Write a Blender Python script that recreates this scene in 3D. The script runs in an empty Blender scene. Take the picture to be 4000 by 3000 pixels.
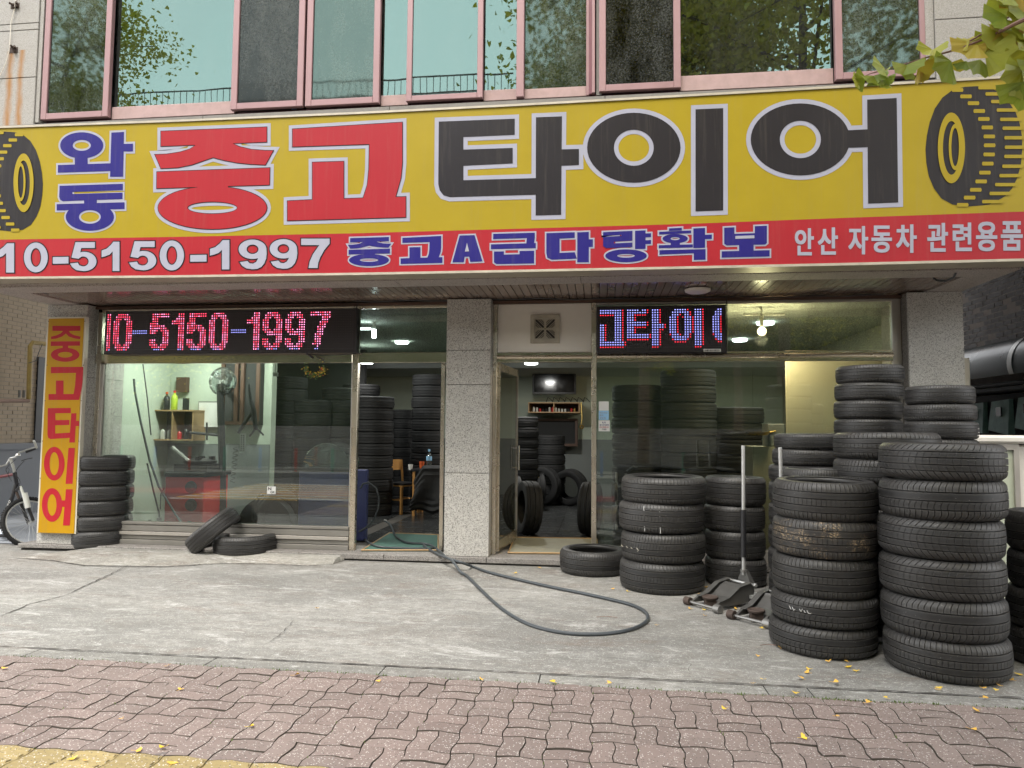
import bpy, bmesh, math, random
from mathutils import Vector, Matrix, Quaternion
from mathutils.geometry import tessellate_polygon
R = random.Random(7)
PI = math.pi
sc = bpy.context.scene
COL = sc.collection

# ---------------------------------------------------------------- camera, world, sun, exposure
M = ((0.9924062, 0.1227496, 0.0079024), (0.0000313, 0.0639927, -0.9979504), (-0.1230037, 0.9903724, 0.0635029))
FPX = 2765.175
H = 1.45
cam_d = bpy.data.cameras.new('camera')
cam = bpy.data.objects.new('camera', cam_d)
COL.objects.link(cam)
cam.matrix_world = Matrix(((M[0][0], -M[1][0], -M[2][0], 0), (M[0][1], -M[1][1], -M[2][1], 0),
                           (M[0][2], -M[1][2], -M[2][2], H), (0, 0, 0, 1)))
cam_d.sensor_width = 36
cam_d.lens = 36 * FPX / 4000
cam_d.clip_end = 400
cam_d.clip_start = 0.05
sc.camera = cam

world = bpy.data.worlds.new("World")
sc.world = world
world.use_nodes = True
wn = world.node_tree.nodes
wl = world.node_tree.links
wn.clear()
sky = wn.new('ShaderNodeTexSky')
sky.sky_type = 'NISHITA'
sky.sun_disc = False
sky.sun_elevation = math.radians(60)
sky.sun_rotation = math.radians(195)
sky.dust_density = 0.6
sky.air_density = 1.3
hs = wn.new('ShaderNodeHueSaturation')
hs.inputs['Saturation'].default_value = 0.06
bg = wn.new('ShaderNodeBackground')
bg.inputs['Strength'].default_value = 0.15
wo = wn.new('ShaderNodeOutputWorld')
wl.new(sky.outputs[0], hs.inputs['Color'])
wl.new(hs.outputs[0], bg.inputs['Color'])
wl.new(bg.outputs[0], wo.inputs['Surface'])

sun_d = bpy.data.lights.new('sun', 'SUN')
sun_d.energy = 0.9
sun_d.angle = math.radians(20)
sun_d.color = (1.0, 0.94, 0.85)
sun = bpy.data.objects.new('sun', sun_d)
COL.objects.link(sun)
sun.rotation_euler = (math.radians(30), 0, math.radians(-15))
sun.location = (0, -20, 30)

sc.view_settings.view_transform = 'Standard'
sc.view_settings.look = 'None'
sc.view_settings.exposure = 2.2
sc.view_settings.gamma = 1
sc.view_settings.use_curve_mapping = False
sc.cycles.max_bounces = 8
sc.cycles.transparent_max_bounces = 16
sc.cycles.glossy_bounces = 4
sc.cycles.caustics_reflective = False
sc.cycles.caustics_refractive = False
sc.cycles.sample_clamp_indirect = 6
try:
    sc.cycles.use_denoising = True
except Exception:
    pass

# ---------------------------------------------------------------- photo -> place: a pixel of the 4000x3000 photo on a real plane
def ray(x, y):
    a, b = (x - 2000) / FPX, (y - 1500) / FPX
    return Vector([M[0][i] * a + M[1][i] * b + M[2][i] for i in range(3)])
CAM = Vector((0, 0, H))
def onY(x, y, Y): d = ray(x, y); return CAM + d * (Y / d.y)
def onZ(x, y, z=0.0): d = ray(x, y); return CAM + d * ((z - H) / d.z)
def onX(x, y, X): d = ray(x, y); return CAM + d * (X / d.x)

# ---------------------------------------------------------------- object helpers
def props(o, label=None, cat=None, group=None, kind=None):
    if label: o['label'] = label
    if cat: o['category'] = cat
    if group: o['group'] = group
    if kind: o['kind'] = kind
    return o
def thing(name, label, cat, loc=(0, 0, 0), group=None, rot=None):
    o = bpy.data.objects.new(name, None)
    o.empty_display_size = 0.1
    o.location = loc
    if rot: o.rotation_euler = rot
    COL.objects.link(o)
    return props(o, label, cat, group)
def link(name, mesh, parent=None, loc=None, rot=None, scale=None):
    o = bpy.data.objects.new(name, mesh)
    if parent: o.parent = parent
    if loc is not None: o.location = loc
    if rot is not None: o.rotation_euler = rot
    if scale is not None: o.scale = scale
    COL.objects.link(o)
    return o
class MB:
    def __init__(s): s.v = []; s.f = []
    def add(s, vs, fs):
        n = len(s.v); s.v += [tuple(v) for v in vs]; s.f += [tuple(i + n for i in f) for f in fs]; return s
    def box(s, x0, x1, y0, y1, z0, z1):
        return s.add([(x0, y0, z0), (x1, y0, z0), (x1, y1, z0), (x0, y1, z0), (x0, y0, z1), (x1, y0, z1), (x1, y1, z1), (x0, y1, z1)],
                     [(3, 2, 1, 0), (4, 5, 6, 7), (0, 1, 5, 4), (1, 2, 6, 5), (2, 3, 7, 6), (3, 0, 4, 7)])
    def cbox(s, x0, x1, y0, y1, z0, z1, c=0.004):   # box with chamfered front (-Y) edges
        c = min(c, (x1 - x0) * .3, (z1 - z0) * .3)
        vs = [(x0, y1, z0), (x1, y1, z0), (x1, y1, z1), (x0, y1, z1),
              (x0, y0 + c, z0), (x1, y0 + c, z0), (x1, y0 + c, z1), (x0, y0 + c, z1),
              (x0 + c, y0, z0 + c), (x1 - c, y0, z0 + c), (x1 - c, y0, z1 - c), (x0 + c, y0, z1 - c)]
        return s.add(vs, [(3, 2, 1, 0)[::-1], (0, 1, 5, 4), (1, 2, 6, 5), (2, 3, 7, 6), (3, 0, 4, 7),
                          (4, 5, 9, 8), (5, 6, 10, 9), (6, 7, 11, 10), (7, 4, 8, 11), (8, 9, 10, 11)])
    def tube(s, pts, r, n=8, cap=True, radii=None):
        pts = [Vector(p) for p in pts]
        up = Vector((0, 0, 1)); base = len(s.v); prev = None
        for i, p in enumerate(pts):
            d = (pts[min(i + 1, len(pts) - 1)] - pts[max(i - 1, 0)])
            d = d.normalized() if d.length > 1e-9 else Vector((0, 0, 1))
            if prev is None:
                a = d.cross(up)
                if a.length < .05: a = d.cross(Vector((1, 0, 0)))
                a.normalize()
            else:
                a = prev - d * prev.dot(d)
                if a.length < 1e-5: a = d.orthogonal()
                a.normalize()
            prev = a
            b = d.cross(a); rr = radii[i] if radii else r
            for k in range(n):
                t = 2 * PI * k / n
                s.v.append(tuple(p + a * (math.cos(t) * rr) + b * (math.sin(t) * rr)))
        for i in range(len(pts) - 1):
            for k in range(n):
                k2 = (k + 1) % n; q = base + i * n
                s.f.append((q + k, q + k2, q + n + k2, q + n + k))
        if cap:
            s.f.append(tuple(base + k for k in range(n))[::-1])
            q = base + (len(pts) - 1) * n
            s.f.append(tuple(q + k for k in range(n)))
        return s
    def lathe(s, prof, c=(0, 0, 0), n=32, axis='Z', a0=0, a1=2 * PI, cap=False):
        base = len(s.v); full = abs(a1 - a0 - 2 * PI) < 1e-6; m = n if full else n + 1
        for k in range(m):
            t = a0 + (a1 - a0) * k / n
            for (r, z) in prof:
                x, y, w = r * math.cos(t), r * math.sin(t), z
                if axis == 'X': x, y, w = w, x, y
                elif axis == 'Y': x, y, w = x, w, y
                s.v.append((c[0] + x, c[1] + y, c[2] + w))
        L = len(prof)
        for k in range(n):
            k2 = (k + 1) % m
            for j in range(L - 1):
                s.f.append((base + k * L + j, base + k2 * L + j, base + k2 * L + j + 1, base + k * L + j + 1))
        if cap:
            s.f.append(tuple(base + k * L for k in range(m))[::-1]); s.f.append(tuple(base + k * L + L - 1 for k in range(m)))
        return s
    def prism(s, poly, axis, a, b):   # 2D polygon extruded from a to b along axis
        def P(p, w): return {'Y': (p[0], w, p[1]), 'Z': (p[0], p[1], w), 'X': (w, p[0], p[1])}[axis]
        n = len(poly); base = len(s.v)
        s.v += [P(p, a) for p in poly] + [P(p, b) for p in poly]
        tris = tessellate_polygon([[Vector((p[0], p[1], 0)) for p in poly]])
        for t in tris:
            s.f.append(tuple(base + i for i in t)); s.f.append(tuple(base + n + i for i in t[::-1]))
        for i in range(n):
            j = (i + 1) % n
            s.f.append((base + i, base + j, base + n + j, base + n + i))
        return s
    def mesh(s, name, m=None, loc=(0, 0, 0), smooth=False, fix=True):
        me = bpy.data.meshes.new(name)
        l = Vector(loc)
        me.from_pydata([tuple(Vector(v) - l) for v in s.v], [], s.f)
        if fix:
            bm = bmesh.new(); bm.from_mesh(me)
            bmesh.ops.recalc_face_normals(bm, faces=bm.faces)
            bm.to_mesh(me); bm.free()
        if m:
            for q in (m if isinstance(m, (list, tuple)) else [m]): me.materials.append(q)
        if smooth:
            me.shade_smooth()
        me.update()
        return me
def smooth_by_angle(me, ang=35):
    bm = bmesh.new(); bm.from_mesh(me)
    for f in bm.faces: f.smooth = True
    for e in bm.edges:
        if len(e.link_faces) == 2 and e.calc_face_angle(0) > math.radians(ang): e.smooth = False
    bm.to_mesh(me); bm.free()
    return me
def wloc(p):   # location of a parent chain (only translations are used for parents here)
    l = Vector((0, 0, 0))
    while p: l += p.location; p = p.parent
    return l
def part(name, mb, m, parent, label=None, smooth=False, kind=None, fix=True):
    me = mb.mesh(name, m, wloc(parent), smooth=False, fix=fix)
    if smooth: smooth_by_angle(me)
    o = link(name, me, parent)
    return props(o, label, kind=kind)
def single(name, mb, m, label, cat, group=None, loc=None, smooth=False, kind=None):
    if loc is None:
        loc = Vector((sum(v[0] for v in mb.v) / len(mb.v), sum(v[1] for v in mb.v) / len(mb.v), min(v[2] for v in mb.v)))
    me = mb.mesh(name, m, loc)
    if smooth: smooth_by_angle(me)
    o = link(name, me, None, loc)
    return props(o, label, cat, group, kind)
def struct(name, mb, m, parent=None, kind='structure', smooth=False):
    o = link(name, mb.mesh(name, m), parent)
    if smooth: smooth_by_angle(o.data)
    return props(o, kind=None if parent else kind)

# ---------------------------------------------------------------- materials
class NT:
    def __init__(s, name):
        s.m = bpy.data.materials.new(name); s.m.use_nodes = True
        s.t = s.m.node_tree; s.t.nodes.clear()
        s.out = s.n('ShaderNodeOutputMaterial')
    def n(s, ty, **kw):
        x = s.t.nodes.new(ty)
        for k, v in kw.items(): setattr(x, k, v)
        return x
    def l(s, a, b): s.t.links.new(a, b)
    def pos(s, scale=(1, 1, 1), obj=False):
        if obj: src = s.n('ShaderNodeTexCoord').outputs['Object']
        else: src = s.n('ShaderNodeNewGeometry').outputs['Position']
        mp = s.n('ShaderNodeMapping'); mp.inputs['Scale'].default_value = scale
        s.l(src, mp.inputs['Vector']); return mp.outputs[0]
    def noise(s, vec, scale, detail=4, rough=.6, dist=0):
        x = s.n('ShaderNodeTexNoise'); x.inputs['Scale'].default_value = scale; x.inputs['Detail'].default_value = detail
        x.inputs['Roughness'].default_value = rough; x.inputs['Distortion'].default_value = dist
        s.l(vec, x.inputs['Vector']); return x.outputs['Fac']
    def vor(s, vec, scale, out='Distance', feature='F1'):
        x = s.n('ShaderNodeTexVoronoi'); x.feature = feature; x.inputs['Scale'].default_value = scale
        s.l(vec, x.inputs['Vector']); return x.outputs[out]
    def ramp(s, fac, stops, const=False):
        x = s.n('ShaderNodeValToRGB'); e = x.color_ramp.elements
        if const: x.color_ramp.interpolation = 'CONSTANT'
        while len(e) > 1: e.remove(e[-1])
        e[0].position = stops[0][0]; e[0].color = c4(stops[0][1])
        for p, c in stops[1:]:
            q = e.new(p); q.color = c4(c)
        s.l(fac, x.inputs['Fac']); return x.outputs['Color']
    def mix(s, fac, a, b, mode='MIX'):
        x = s.n('ShaderNodeMix'); x.data_type = 'RGBA'; x.blend_type = mode
        for i, v in ((0, fac), (6, a), (7, b)):
            if hasattr(v, 'links') or hasattr(v, 'is_linked'): s.l(v, x.inputs[i])
            elif i == 0: x.inputs[0].default_value = v
            else: x.inputs[i].default_value = c4(v)
        return x.outputs[2]
    def math(s, op, a, b=0.0, clamp=False):
        x = s.n('ShaderNodeMath', operation=op); x.use_clamp = clamp
        for i, v in ((0, a), (1, b)):
            if hasattr(v, 'is_linked'): s.l(v, x.inputs[i])
            else: x.inputs[i].default_value = v
        return x.outputs[0]
    def bsdf(s, color, rough=.6, metal=0.0, bump=None, bstr=.3, bdist=.01, spec=None, emis=None, estr=0, coat=0):
        b = s.n('ShaderNodeBsdfPrincipled')
        if hasattr(color, 'is_linked'): s.l(color, b.inputs['Base Color'])
        else: b.inputs['Base Color'].default_value = c4(color)
        if hasattr(rough, 'is_linked'): s.l(rough, b.inputs['Roughness'])
        else: b.inputs['Roughness'].default_value = rough
        b.inputs['Metallic'].default_value = metal
        if spec is not None: b.inputs['Specular IOR Level'].default_value = spec
        if coat: b.inputs['Coat Weight'].default_value = coat; b.inputs['Coat Roughness'].default_value = .05
        if emis is not None:
            b.inputs['Emission Color'].default_value = c4(emis); b.inputs['Emission Strength'].default_value = estr
        if bump is not None:
            u = s.n('ShaderNodeBump'); u.inputs['Strength'].default_value = bstr; u.inputs['Distance'].default_value = bdist
            s.l(bump, u.inputs['Height']); s.l(u.outputs[0], b.inputs['Normal'])
        s.l(b.outputs[0], s.out.inputs['Surface'])
        return s.m
def c4(c):
    if isinstance(c, (int, float)): return (c, c, c, 1)
    return (c[0], c[1], c[2], 1) if len(c) == 3 else tuple(c)
def mul(c, k): return tuple(x * k for x in c[:3])
def plain(name, c, rough=.5, metal=0.0, var=.12, scale=6, bump=.05, obj=False, spec=None, coat=0):
    t = NT(name); v = t.pos(obj=obj)
    n1 = t.noise(v, scale, 5, .65)
    col = t.mix(n1, mul(c, 1 - var), mul(c, 1 + var))
    n2 = t.noise(v, scale * 12, 3, .6)
    rg = t.math('MULTIPLY_ADD', n1, .25); 
    t.t.nodes[-1].inputs[2].default_value = rough - .12
    return t.bsdf(col, rg, metal, n2, bump, .003, spec=spec, coat=coat)
def granite(name, base, dark, light, sc_=1.0):
    t = NT(name); v = t.pos()
    s1 = t.vor(v, 160 * sc_, 'Color'); s2 = t.noise(v, 150 * sc_, 2, .5); big = t.noise(v, 1.6, 4, .6)
    sep = t.n('ShaderNodeSeparateColor'); t.l(s1, sep.inputs[0])
    col = t.ramp(sep.outputs[0], [(0, dark), (.16, dark), (.24, base), (.72, base), (.8, light), (1, light)])
    col = t.mix(t.math('MULTIPLY', s2, .15), col, base)
    col = t.mix(t.math('MULTIPLY', big, .5), col, mul(base, .72))
    mpz = t.pos((1, 1, .22))
    streak = t.ramp(t.noise(mpz, 3.2, 5, .7), [(.52, (0, 0, 0)), (.75, (1, 1, 1))])
    col = t.mix(t.math('MULTIPLY', streak, .35), col, mul(base, .6))
    return t.bsdf(col, .7, 0, s2, .15, .003)
def flat(name, c, rough=.5, spec=.22):
    t = NT(name); v = t.pos()
    n1 = t.noise(v, 3.5, 4, .6)
    col = t.mix(n1, mul(c, .90), mul(c, 1.10))
    st = t.ramp(t.noise(t.pos((7, 1, .35)), 3, 5, .7), [(.52, (0, 0, 0)), (.72, (1, 1, 1))])
    col = t.mix(t.math('MULTIPLY', st, .10), col, (.20, .18, .14))
    return t.bsdf(col, rough, 0, t.noise(t.pos((1.4, 1, .5)), 1.6, 3), .22, .03, spec=spec)
def emit(name, c, s):
    t = NT(name); e = t.n('ShaderNodeEmission'); e.inputs[0].default_value = c4(c); e.inputs[1].default_value = s
    t.l(e.outputs[0], t.out.inputs['Surface']); return t.m
def glassmat(name, tint, refl, rcol=(1, 1, 1), rough=.0, dirt=.12, ior=1.5, dirtcol=(.55, .57, .55), wavy=.0):
    t = NT(name); v = t.pos()
    tr = t.n('ShaderNodeBsdfTransparent'); tr.inputs[0].default_value = c4(tint)
    gl = t.n('ShaderNodeBsdfGlossy'); gl.inputs['Roughness'].default_value = rough; gl.inputs[0].default_value = c4(rcol)
    if wavy:
        u = t.n('ShaderNodeBump'); u.inputs['Strength'].default_value = wavy; u.inputs['Distance'].default_value = .01
        t.l(t.noise(v, 1.7, 2, .5), u.inputs['Height']); t.l(u.outputs[0], gl.inputs['Normal'])
    fr = t.n('ShaderNodeFresnel'); fr.inputs[0].default_value = ior
    fac = t.math('MULTIPLY_ADD', fr.outputs[0], 1.6, True); t.t.nodes[-1].inputs[2].default_value = refl
    mx = t.n('ShaderNodeMixShader'); t.l(fac, mx.inputs[0]); t.l(tr.outputs[0], mx.inputs[1]); t.l(gl.outputs[0], mx.inputs[2])
    df = t.n('ShaderNodeBsdfDiffuse'); df.inputs[0].default_value = c4(dirtcol)
    d1 = t.noise(t.pos((1, 1, .35)), 2.2, 6, .7); d2 = t.noise(v, 60, 3, .7)
    dm = t.ramp(t.math('MULTIPLY', d1, d2), [(.17, (.0, .0, .0)), (.45, (1, 1, 1))])
    m2 = t.n('ShaderNodeMixShader'); t.l(t.math('MULTIPLY', dm, dirt), m2.inputs[0]); t.l(mx.outputs[0], m2.inputs[1]); t.l(df.outputs[0], m2.inputs[2])
    t.l(m2.outputs[0], t.out.inputs['Surface']); return t.m

MT = {}
MT['granite'] = granite('granite_grey', (.46, .442, .41), (.11, .105, .10), (.62, .60, .56))
MT['granite_r'] = granite('granite_light', (.56, .55, .525), (.18, .175, .17), (.68, .67, .65))
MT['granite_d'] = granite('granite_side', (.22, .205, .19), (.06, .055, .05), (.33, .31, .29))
MT['beam'] = granite('beam_granite', (.46, .41, .385), (.13, .11, .10), (.44, .40, .37))
MT['joint'] = plain('joint_dark', (.05, .045, .04), .9)
# wall panels upstairs, with rust runs below the two old brackets
def upper_granite():
    t = NT('upper_granite'); v = t.pos()
    s1 = t.vor(v, 150, 'Color'); sep = t.n('ShaderNodeSeparateColor'); t.l(s1, sep.inputs[0])
    base = (.29, .283, .268)
    col = t.ramp(sep.outputs[0], [(0, (.20, .19, .18)), (.15, (.22, .21, .2)), (.25, base), (.8, base), (1, (.38, .37, .36))])
    col = t.mix(t.math('MULTIPLY', t.noise(v, 2.0, 5, .6), .6), col, (.27, .25, .22))
    xyz = t.n('ShaderNodeSeparateXYZ'); t.l(v, xyz.inputs[0])
    wob = t.math('MULTIPLY', t.noise(t.pos((1, 1, .5)), 7, 3), .08)
    tot = None
    for x0 in RUSTX:
        d = t.math('ABSOLUTE', t.math('SUBTRACT', t.math('ADD', xyz.outputs[0], wob), x0 + .04))
        k = t.math('SUBTRACT', 1.0, t.math('DIVIDE', d, .055), True)
        tot = k if tot is None else t.math('MAXIMUM', tot, k)
    zz = t.math('LESS_THAN', xyz.outputs[2], RUSTZ)
    n = t.math('MULTIPLY', t.math('MULTIPLY', tot, zz), t.math('ADD', t.noise(t.pos((4, 4, .8)), 6, 4), .45), True)
    col = t.mix(n, col, (.26, .125, .035))
    return t.bsdf(col, .8, 0, t.noise(v, 120, 2), .3, .004)
RUSTX = [onY(33, 300, 6.62).x, onY(78, 300, 6.62).x]
RUSTZ = onY(50, 195, 6.62).z
MT['upper'] = upper_granite()
MT['ledge'] = plain('ledge_stone', (.17, .16, .15), .8, var=.35, scale=9)
MT['steel'] = plain('stainless_steel', (.60, .54, .44), .26, .85, var=.1, scale=2.5, bump=.02)
MT['steel_w'] = plain('stainless_wavy', (.62, .57, .46), .14, .9, var=.1, scale=3, bump=.25)
MT['alu'] = plain('window_aluminium', (.46, .43, .39), .38, .5, var=.1)
MT['chrome'] = plain('chrome', (.8, .78, .72), .12, 1.0)
MT['pink'] = plain('pink_frame', (.275, .165, .172), .5, .15, var=.14, scale=4)
MT['maroon'] = plain('maroon_frame', (.15, .055, .07), .45, .15, var=.2, scale=4)
MT['pinkw'] = plain('weathered_pink_rail', (.34, .235, .225), .7, 0, var=.38, scale=7)
MT['rail_grey'] = plain('dark_track', (.07, .055, .055), .6)
MT['white'] = plain('white_paint', (.72, .68, .62), .55, var=.1, scale=2.5)
MT['ivory'] = plain('ivory_frame', (.60, .56, .46), .5, var=.12)
MT['alu_dirty'] = plain('sign_frame', (.40, .36, .29), .5, .2, var=.35, scale=8)
MT['black'] = plain('black_plastic', (.018, .018, .02), .4)
MT['blackm'] = plain('matte_black', (.02, .02, .021), .8)
MT['cable'] = plain('rubber_hose', (.045, .052, .058), .42, var=.25, scale=5)
MT['white_cable'] = plain('old_white_cable', (.55, .52, .45), .6)
MT['wood'] = plain('pale_wood', (.42, .27, .13), .5, var=.2, scale=5)
MT['wood_o'] = plain('orange_wood', (.50, .25, .075), .4, var=.15, scale=5)
MT['wood_d'] = plain('dark_wood', (.085, .045, .03), .5, var=.3, scale=5)
MT['red_m'] = plain('red_machine_paint', (.66, .022, .02), .35, var=.08)
MT['blue_m'] = plain('blue_machine_paint', (.06, .07, .20), .4, var=.15)
MT['green_w'] = plain('pale_green_wall', (.50, .56, .47), .8, var=.06, scale=2)
MT['grey_w'] = plain('grey_wall', (.20, .215, .21), .8, var=.12, scale=2)
MT['cream_w'] = plain('cream_wall', (.50, .47, .36), .7, var=.08, scale=2)
MT['cream_l'] = plain('cream_panel', (.72, .68, .52), .6, var=.12, scale=1.2)
MT['sill'] = plain('sill_aluminium', (.27, .255, .23), .4, .5, var=.2, scale=3)
MT['ceil'] = plain('ceiling_white', (.55, .56, .50), .8, var=.05)
MT['dark_in'] = plain('dark_interior', (.03, .03, .03), .9)
MT['teal_in'] = plain('dim_room_wall', (.16, .20, .19), .9)
MT['leaf_y'] = plain('ginkgo_leaf_yellow', (.62, .42, .04), .5, var=.2, scale=30)
MT['leaf_o'] = plain('fallen_leaf_orange', (.62, .36, .06), .6, var=.25, scale=30)
MT['rust'] = plain('rusty_iron', (.075, .054, .045), .75, .35, var=.5, scale=30)
MT['gun'] = plain('worn_steel', (.24, .235, .225), .38, .6, var=.3, scale=20)
MT['jackdark'] = plain('jack_dark_metal', (.115, .112, .105), .42, .5, var=.25, scale=15)
MT['silver'] = plain('silver_pipe', (.50, .50, .49), .38, .5, var=.12, scale=10)
MT['paper'] = plain('paper', (.72, .72, .70), .7, var=.04)
MT['skyblue'] = plain('sticker_blue', (.30, .55, .80), .5)
MT['plastic_y'] = plain('lime_plastic', (.42, .55, .05), .4)
MT['plastic_r'] = plain('red_plastic', (.55, .03, .03), .4)
MT['plastic_w'] = plain('white_plastic', (.65, .65, .60), .45)
MT['gold'] = plain('brass', (.55, .38, .12), .3, .8)
MT['orange_cup'] = plain('orange_cup', (.65, .12, .03), .5)
MT['screen'] = plain('tv_screen', (.006, .006, .008), .12, coat=.4)
MT['lamp'] = emit('lamp_cool', (.95, 1, .97), 6)
MT['lamp_warm'] = emit('lamp_warm', (1, .72, .36), 4)
MT['lamp_tube'] = emit('lamp_tube', (.9, .96, 1), 7)
# street-side
def concrete(name, base, stain=.6):
    t = NT(name); v = t.pos(); vs = t.pos((.45, 1, 1))
    big = t.noise(vs, 1.1, 6, .65, .6); mid = t.noise(vs, 5.5, 6, .7, .4); fine = t.noise(v, 130, 3, .7); spk = t.vor(v, 170, 'Color')
    sep = t.n('ShaderNodeSeparateColor'); t.l(spk, sep.inputs[0])
    col = t.mix(t.ramp(big, [(.38, (0, 0, 0)), (.62, (1, 1, 1))]), mul(base, .66), mul(base, 1.2))
    col = t.mix(t.math('MULTIPLY', t.ramp(mid, [(.46, (0, 0, 0)), (.68, (1, 1, 1))]), .6), col, mul(base, .55))
    lt = t.ramp(t.noise(vs, 3.3, 8, .75, .8), [(.55, (0, 0, 0)), (.70, (1, 1, 1))])
    col = t.mix(t.math('MULTIPLY', lt, .6), col, (.46, .455, .43))
    br = t.ramp(t.noise(t.pos((.35, 1.2, 1)), 2.6, 9, .8, 1.2), [(.545, (0, 0, 0)), (.62, (1, 1, 1))])
    col = t.mix(t.math('MULTIPLY', br, .8 * stain), col, (.15, .105, .08))
    gr = t.ramp(t.noise(vs, 26, 6, .85), [(.40, (0, 0, 0)), (.60, (1, 1, 1))])
    col = t.mix(t.math('MULTIPLY', gr, .62), col, mul(base, .46))
    gr2 = t.ramp(t.noise(t.pos((.5, 1.3, 1)), 17, 5, .8), [(.56, (0, 0, 0)), (.66, (1, 1, 1))])
    col = t.mix(t.math('MULTIPLY', gr2, .6), col, (.44, .435, .41))
    sp = t.ramp(t.noise(v, 9, 5, .8), [(.66, (0, 0, 0)), (.70, (1, 1, 1))])
    col = t.mix(t.math('MULTIPLY', sp, .6), col, (.10, .095, .09))
    bl_ = t.ramp(t.noise(t.pos((.8, 1.6, 1)), 3.7, 6, .8, .6), [(.54, (0, 0, 0)), (.60, (1, 1, 1))])
    col = t.mix(t.math('MULTIPLY', bl_, .45 * stain), col, (.13, .115, .10))
    D_ = t.ramp(t.noise(t.pos((.55, 1.1, 1)), 1.7, 11, .78, 1.0), [(.545, (0, 0, 0)), (.60, (1, 1, 1))])
    col = t.mix(t.math('MULTIPLY', D_, .62 * stain), col, (.125, .108, .092))
    W_ = t.ramp(t.noise(t.pos((.6, 1.25, 3)), 2.3, 11, .8, .8), [(.56, (0, 0, 0)), (.62, (1, 1, 1))])
    col = t.mix(t.math('MULTIPLY', W_, .8 * stain), col, (.47, .465, .445))
    col = t.mix(t.ramp(sep.outputs[0], [(0, (.35, .35, .35)), (.12, (0, 0, 0)), (1, (0, 0, 0))]), col, (.10, .10, .10))
    col = t.mix(t.ramp(sep.outputs[1], [(.88, (0, 0, 0)), (1, (.4, .4, .4))]), col, (.62, .62, .6))
    hgt = t.math('ADD', t.math('MULTIPLY', mid, 1.0), t.math('MULTIPLY', fine, .35))
    return t.bsdf(col, .85, 0, hgt, .5, .006)
MT['apron'] = concrete('apron_concrete', (.25, .243, .224))
MT['kerb'] = concrete('strip_concrete', (.235, .228, .208), .2)
MT['patch'] = concrete('patch_concrete', (.30, .288, .255), .8)
MT['bluefloor'] = plain('blue_grey_floor', (.30, .32, .35), .6, var=.15, scale=1.5)
MT['sideground'] = concrete('side_ground', (.27, .255, .235), .3)
def paver(name, base, sat):
    t = NT(name); v = t.pos()
    oi = t.n('ShaderNodeObjectInfo')
    sp = t.vor(v, 115, 'Color'); sep = t.n('ShaderNodeSeparateColor'); t.l(sp, sep.inputs[0])
    dist = t.vor(v, 115)
    big = t.noise(v, 1.3, 4, .6); mid = t.noise(v, 14, 5, .7)
    b = t.mix(oi.outputs['Random'], mul(base, .82), mul(base, 1.18))
    b = t.mix(t.math('MULTIPLY', t.ramp(big, [(.35, (0, 0, 0)), (.65, (1, 1, 1))]), .55), b, (.21, .178, .16) if sat else mul(base, .8))
    b = t.mix(t.math('MULTIPLY', mid, .5), b, mul(base, .62))
    near = t.math('LESS_THAN', dist, .38)
    lt = t.math('MULTIPLY', t.math('GREATER_THAN', sep.outputs[0], .80), near)
    dk = t.math('MULTIPLY', t.math('LESS_THAN', sep.outputs[0], .16), near)
    b = t.mix(t.math('MULTIPLY', lt, .75), b, (.52, .49, .46))
    b = t.mix(t.math('MULTIPLY', dk, .75), b, (.05, .045, .045))
    blot = t.ramp(t.noise(v, 6.5, 3, .6), [(.70, (0, 0, 0)), (.73, (1, 1, 1))])
    b = t.mix(t.math('MULTIPLY', blot, .6), b, (.07, .065, .065))
    return t.bsdf(b, .85, 0, t.math('ADD', sep.outputs[1], mid), .35, .003)
MT['paver'] = paver('red_paver', (.188, .142, .128), True)
MT['paver_y'] = paver('yellow_paver', (.29, .225, .10), False)
MT['sand'] = plain('joint_sand', (.055, .045, .035), .95, var=.4, scale=12)
def asphalt():
    t = NT('asphalt'); v = t.pos(); n = t.noise(v, 60, 3)
    xyz = t.n('ShaderNodeSeparateXYZ'); t.l(v, xyz.inputs[0])
    col = t.mix(n, (.05, .05, .052), (.09, .088, .085))
    return t.bsdf(col, .85, 0, n, .3, .005)
MT['asphalt'] = asphalt()
MT['redroad'] = plain('red_road_paint', (.20, .055, .055), .8, var=.2)
MT['roadwhite'] = plain('road_white', (.62, .62, .60), .7, var=.2, scale=12)
MT['roadyellow'] = plain('road_yellow', (.60, .36, .06), .7, var=.2, scale=12)
# soffit board: glossy brown
t = NT('soffit_board'); v = t.pos()
oi = t.n('ShaderNodeObjectInfo')
c = t.mix(oi.outputs['Random'], (.17, .125, .105), (.25, .19, .16))
c = t.mix(t.math('MULTIPLY', t.noise(t.pos((6, 1, 1)), 3, 4), .5), c, (.32, .26, .22))
MT['soffit'] = t.bsdf(c, .16, 0.0, t.noise(v, 7, 2), .05, .01, spec=.8)
# sign colours
MT['s_yel'] = flat('sign_yellow', (.30, .225, .012), .38)
MT['s_red'] = flat('sign_red', (.31, .016, .024), .38)
MT['s_blue'] = flat('sign_blue', (.017, .013, .145), .38)
MT['s_dark'] = flat('sign_charcoal', (.017, .015, .018), .38)
MT['s_white'] = flat('sign_white', (.31, .315, .385), .38)
MT['s_blk'] = flat('sign_black', (.012, .010, .014), .38)
MT['v_yel'] = flat('board_amber', (.46, .245, .004), .5)
MT['v_red'] = flat('board_red', (.42, .014, .025), .5)
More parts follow.
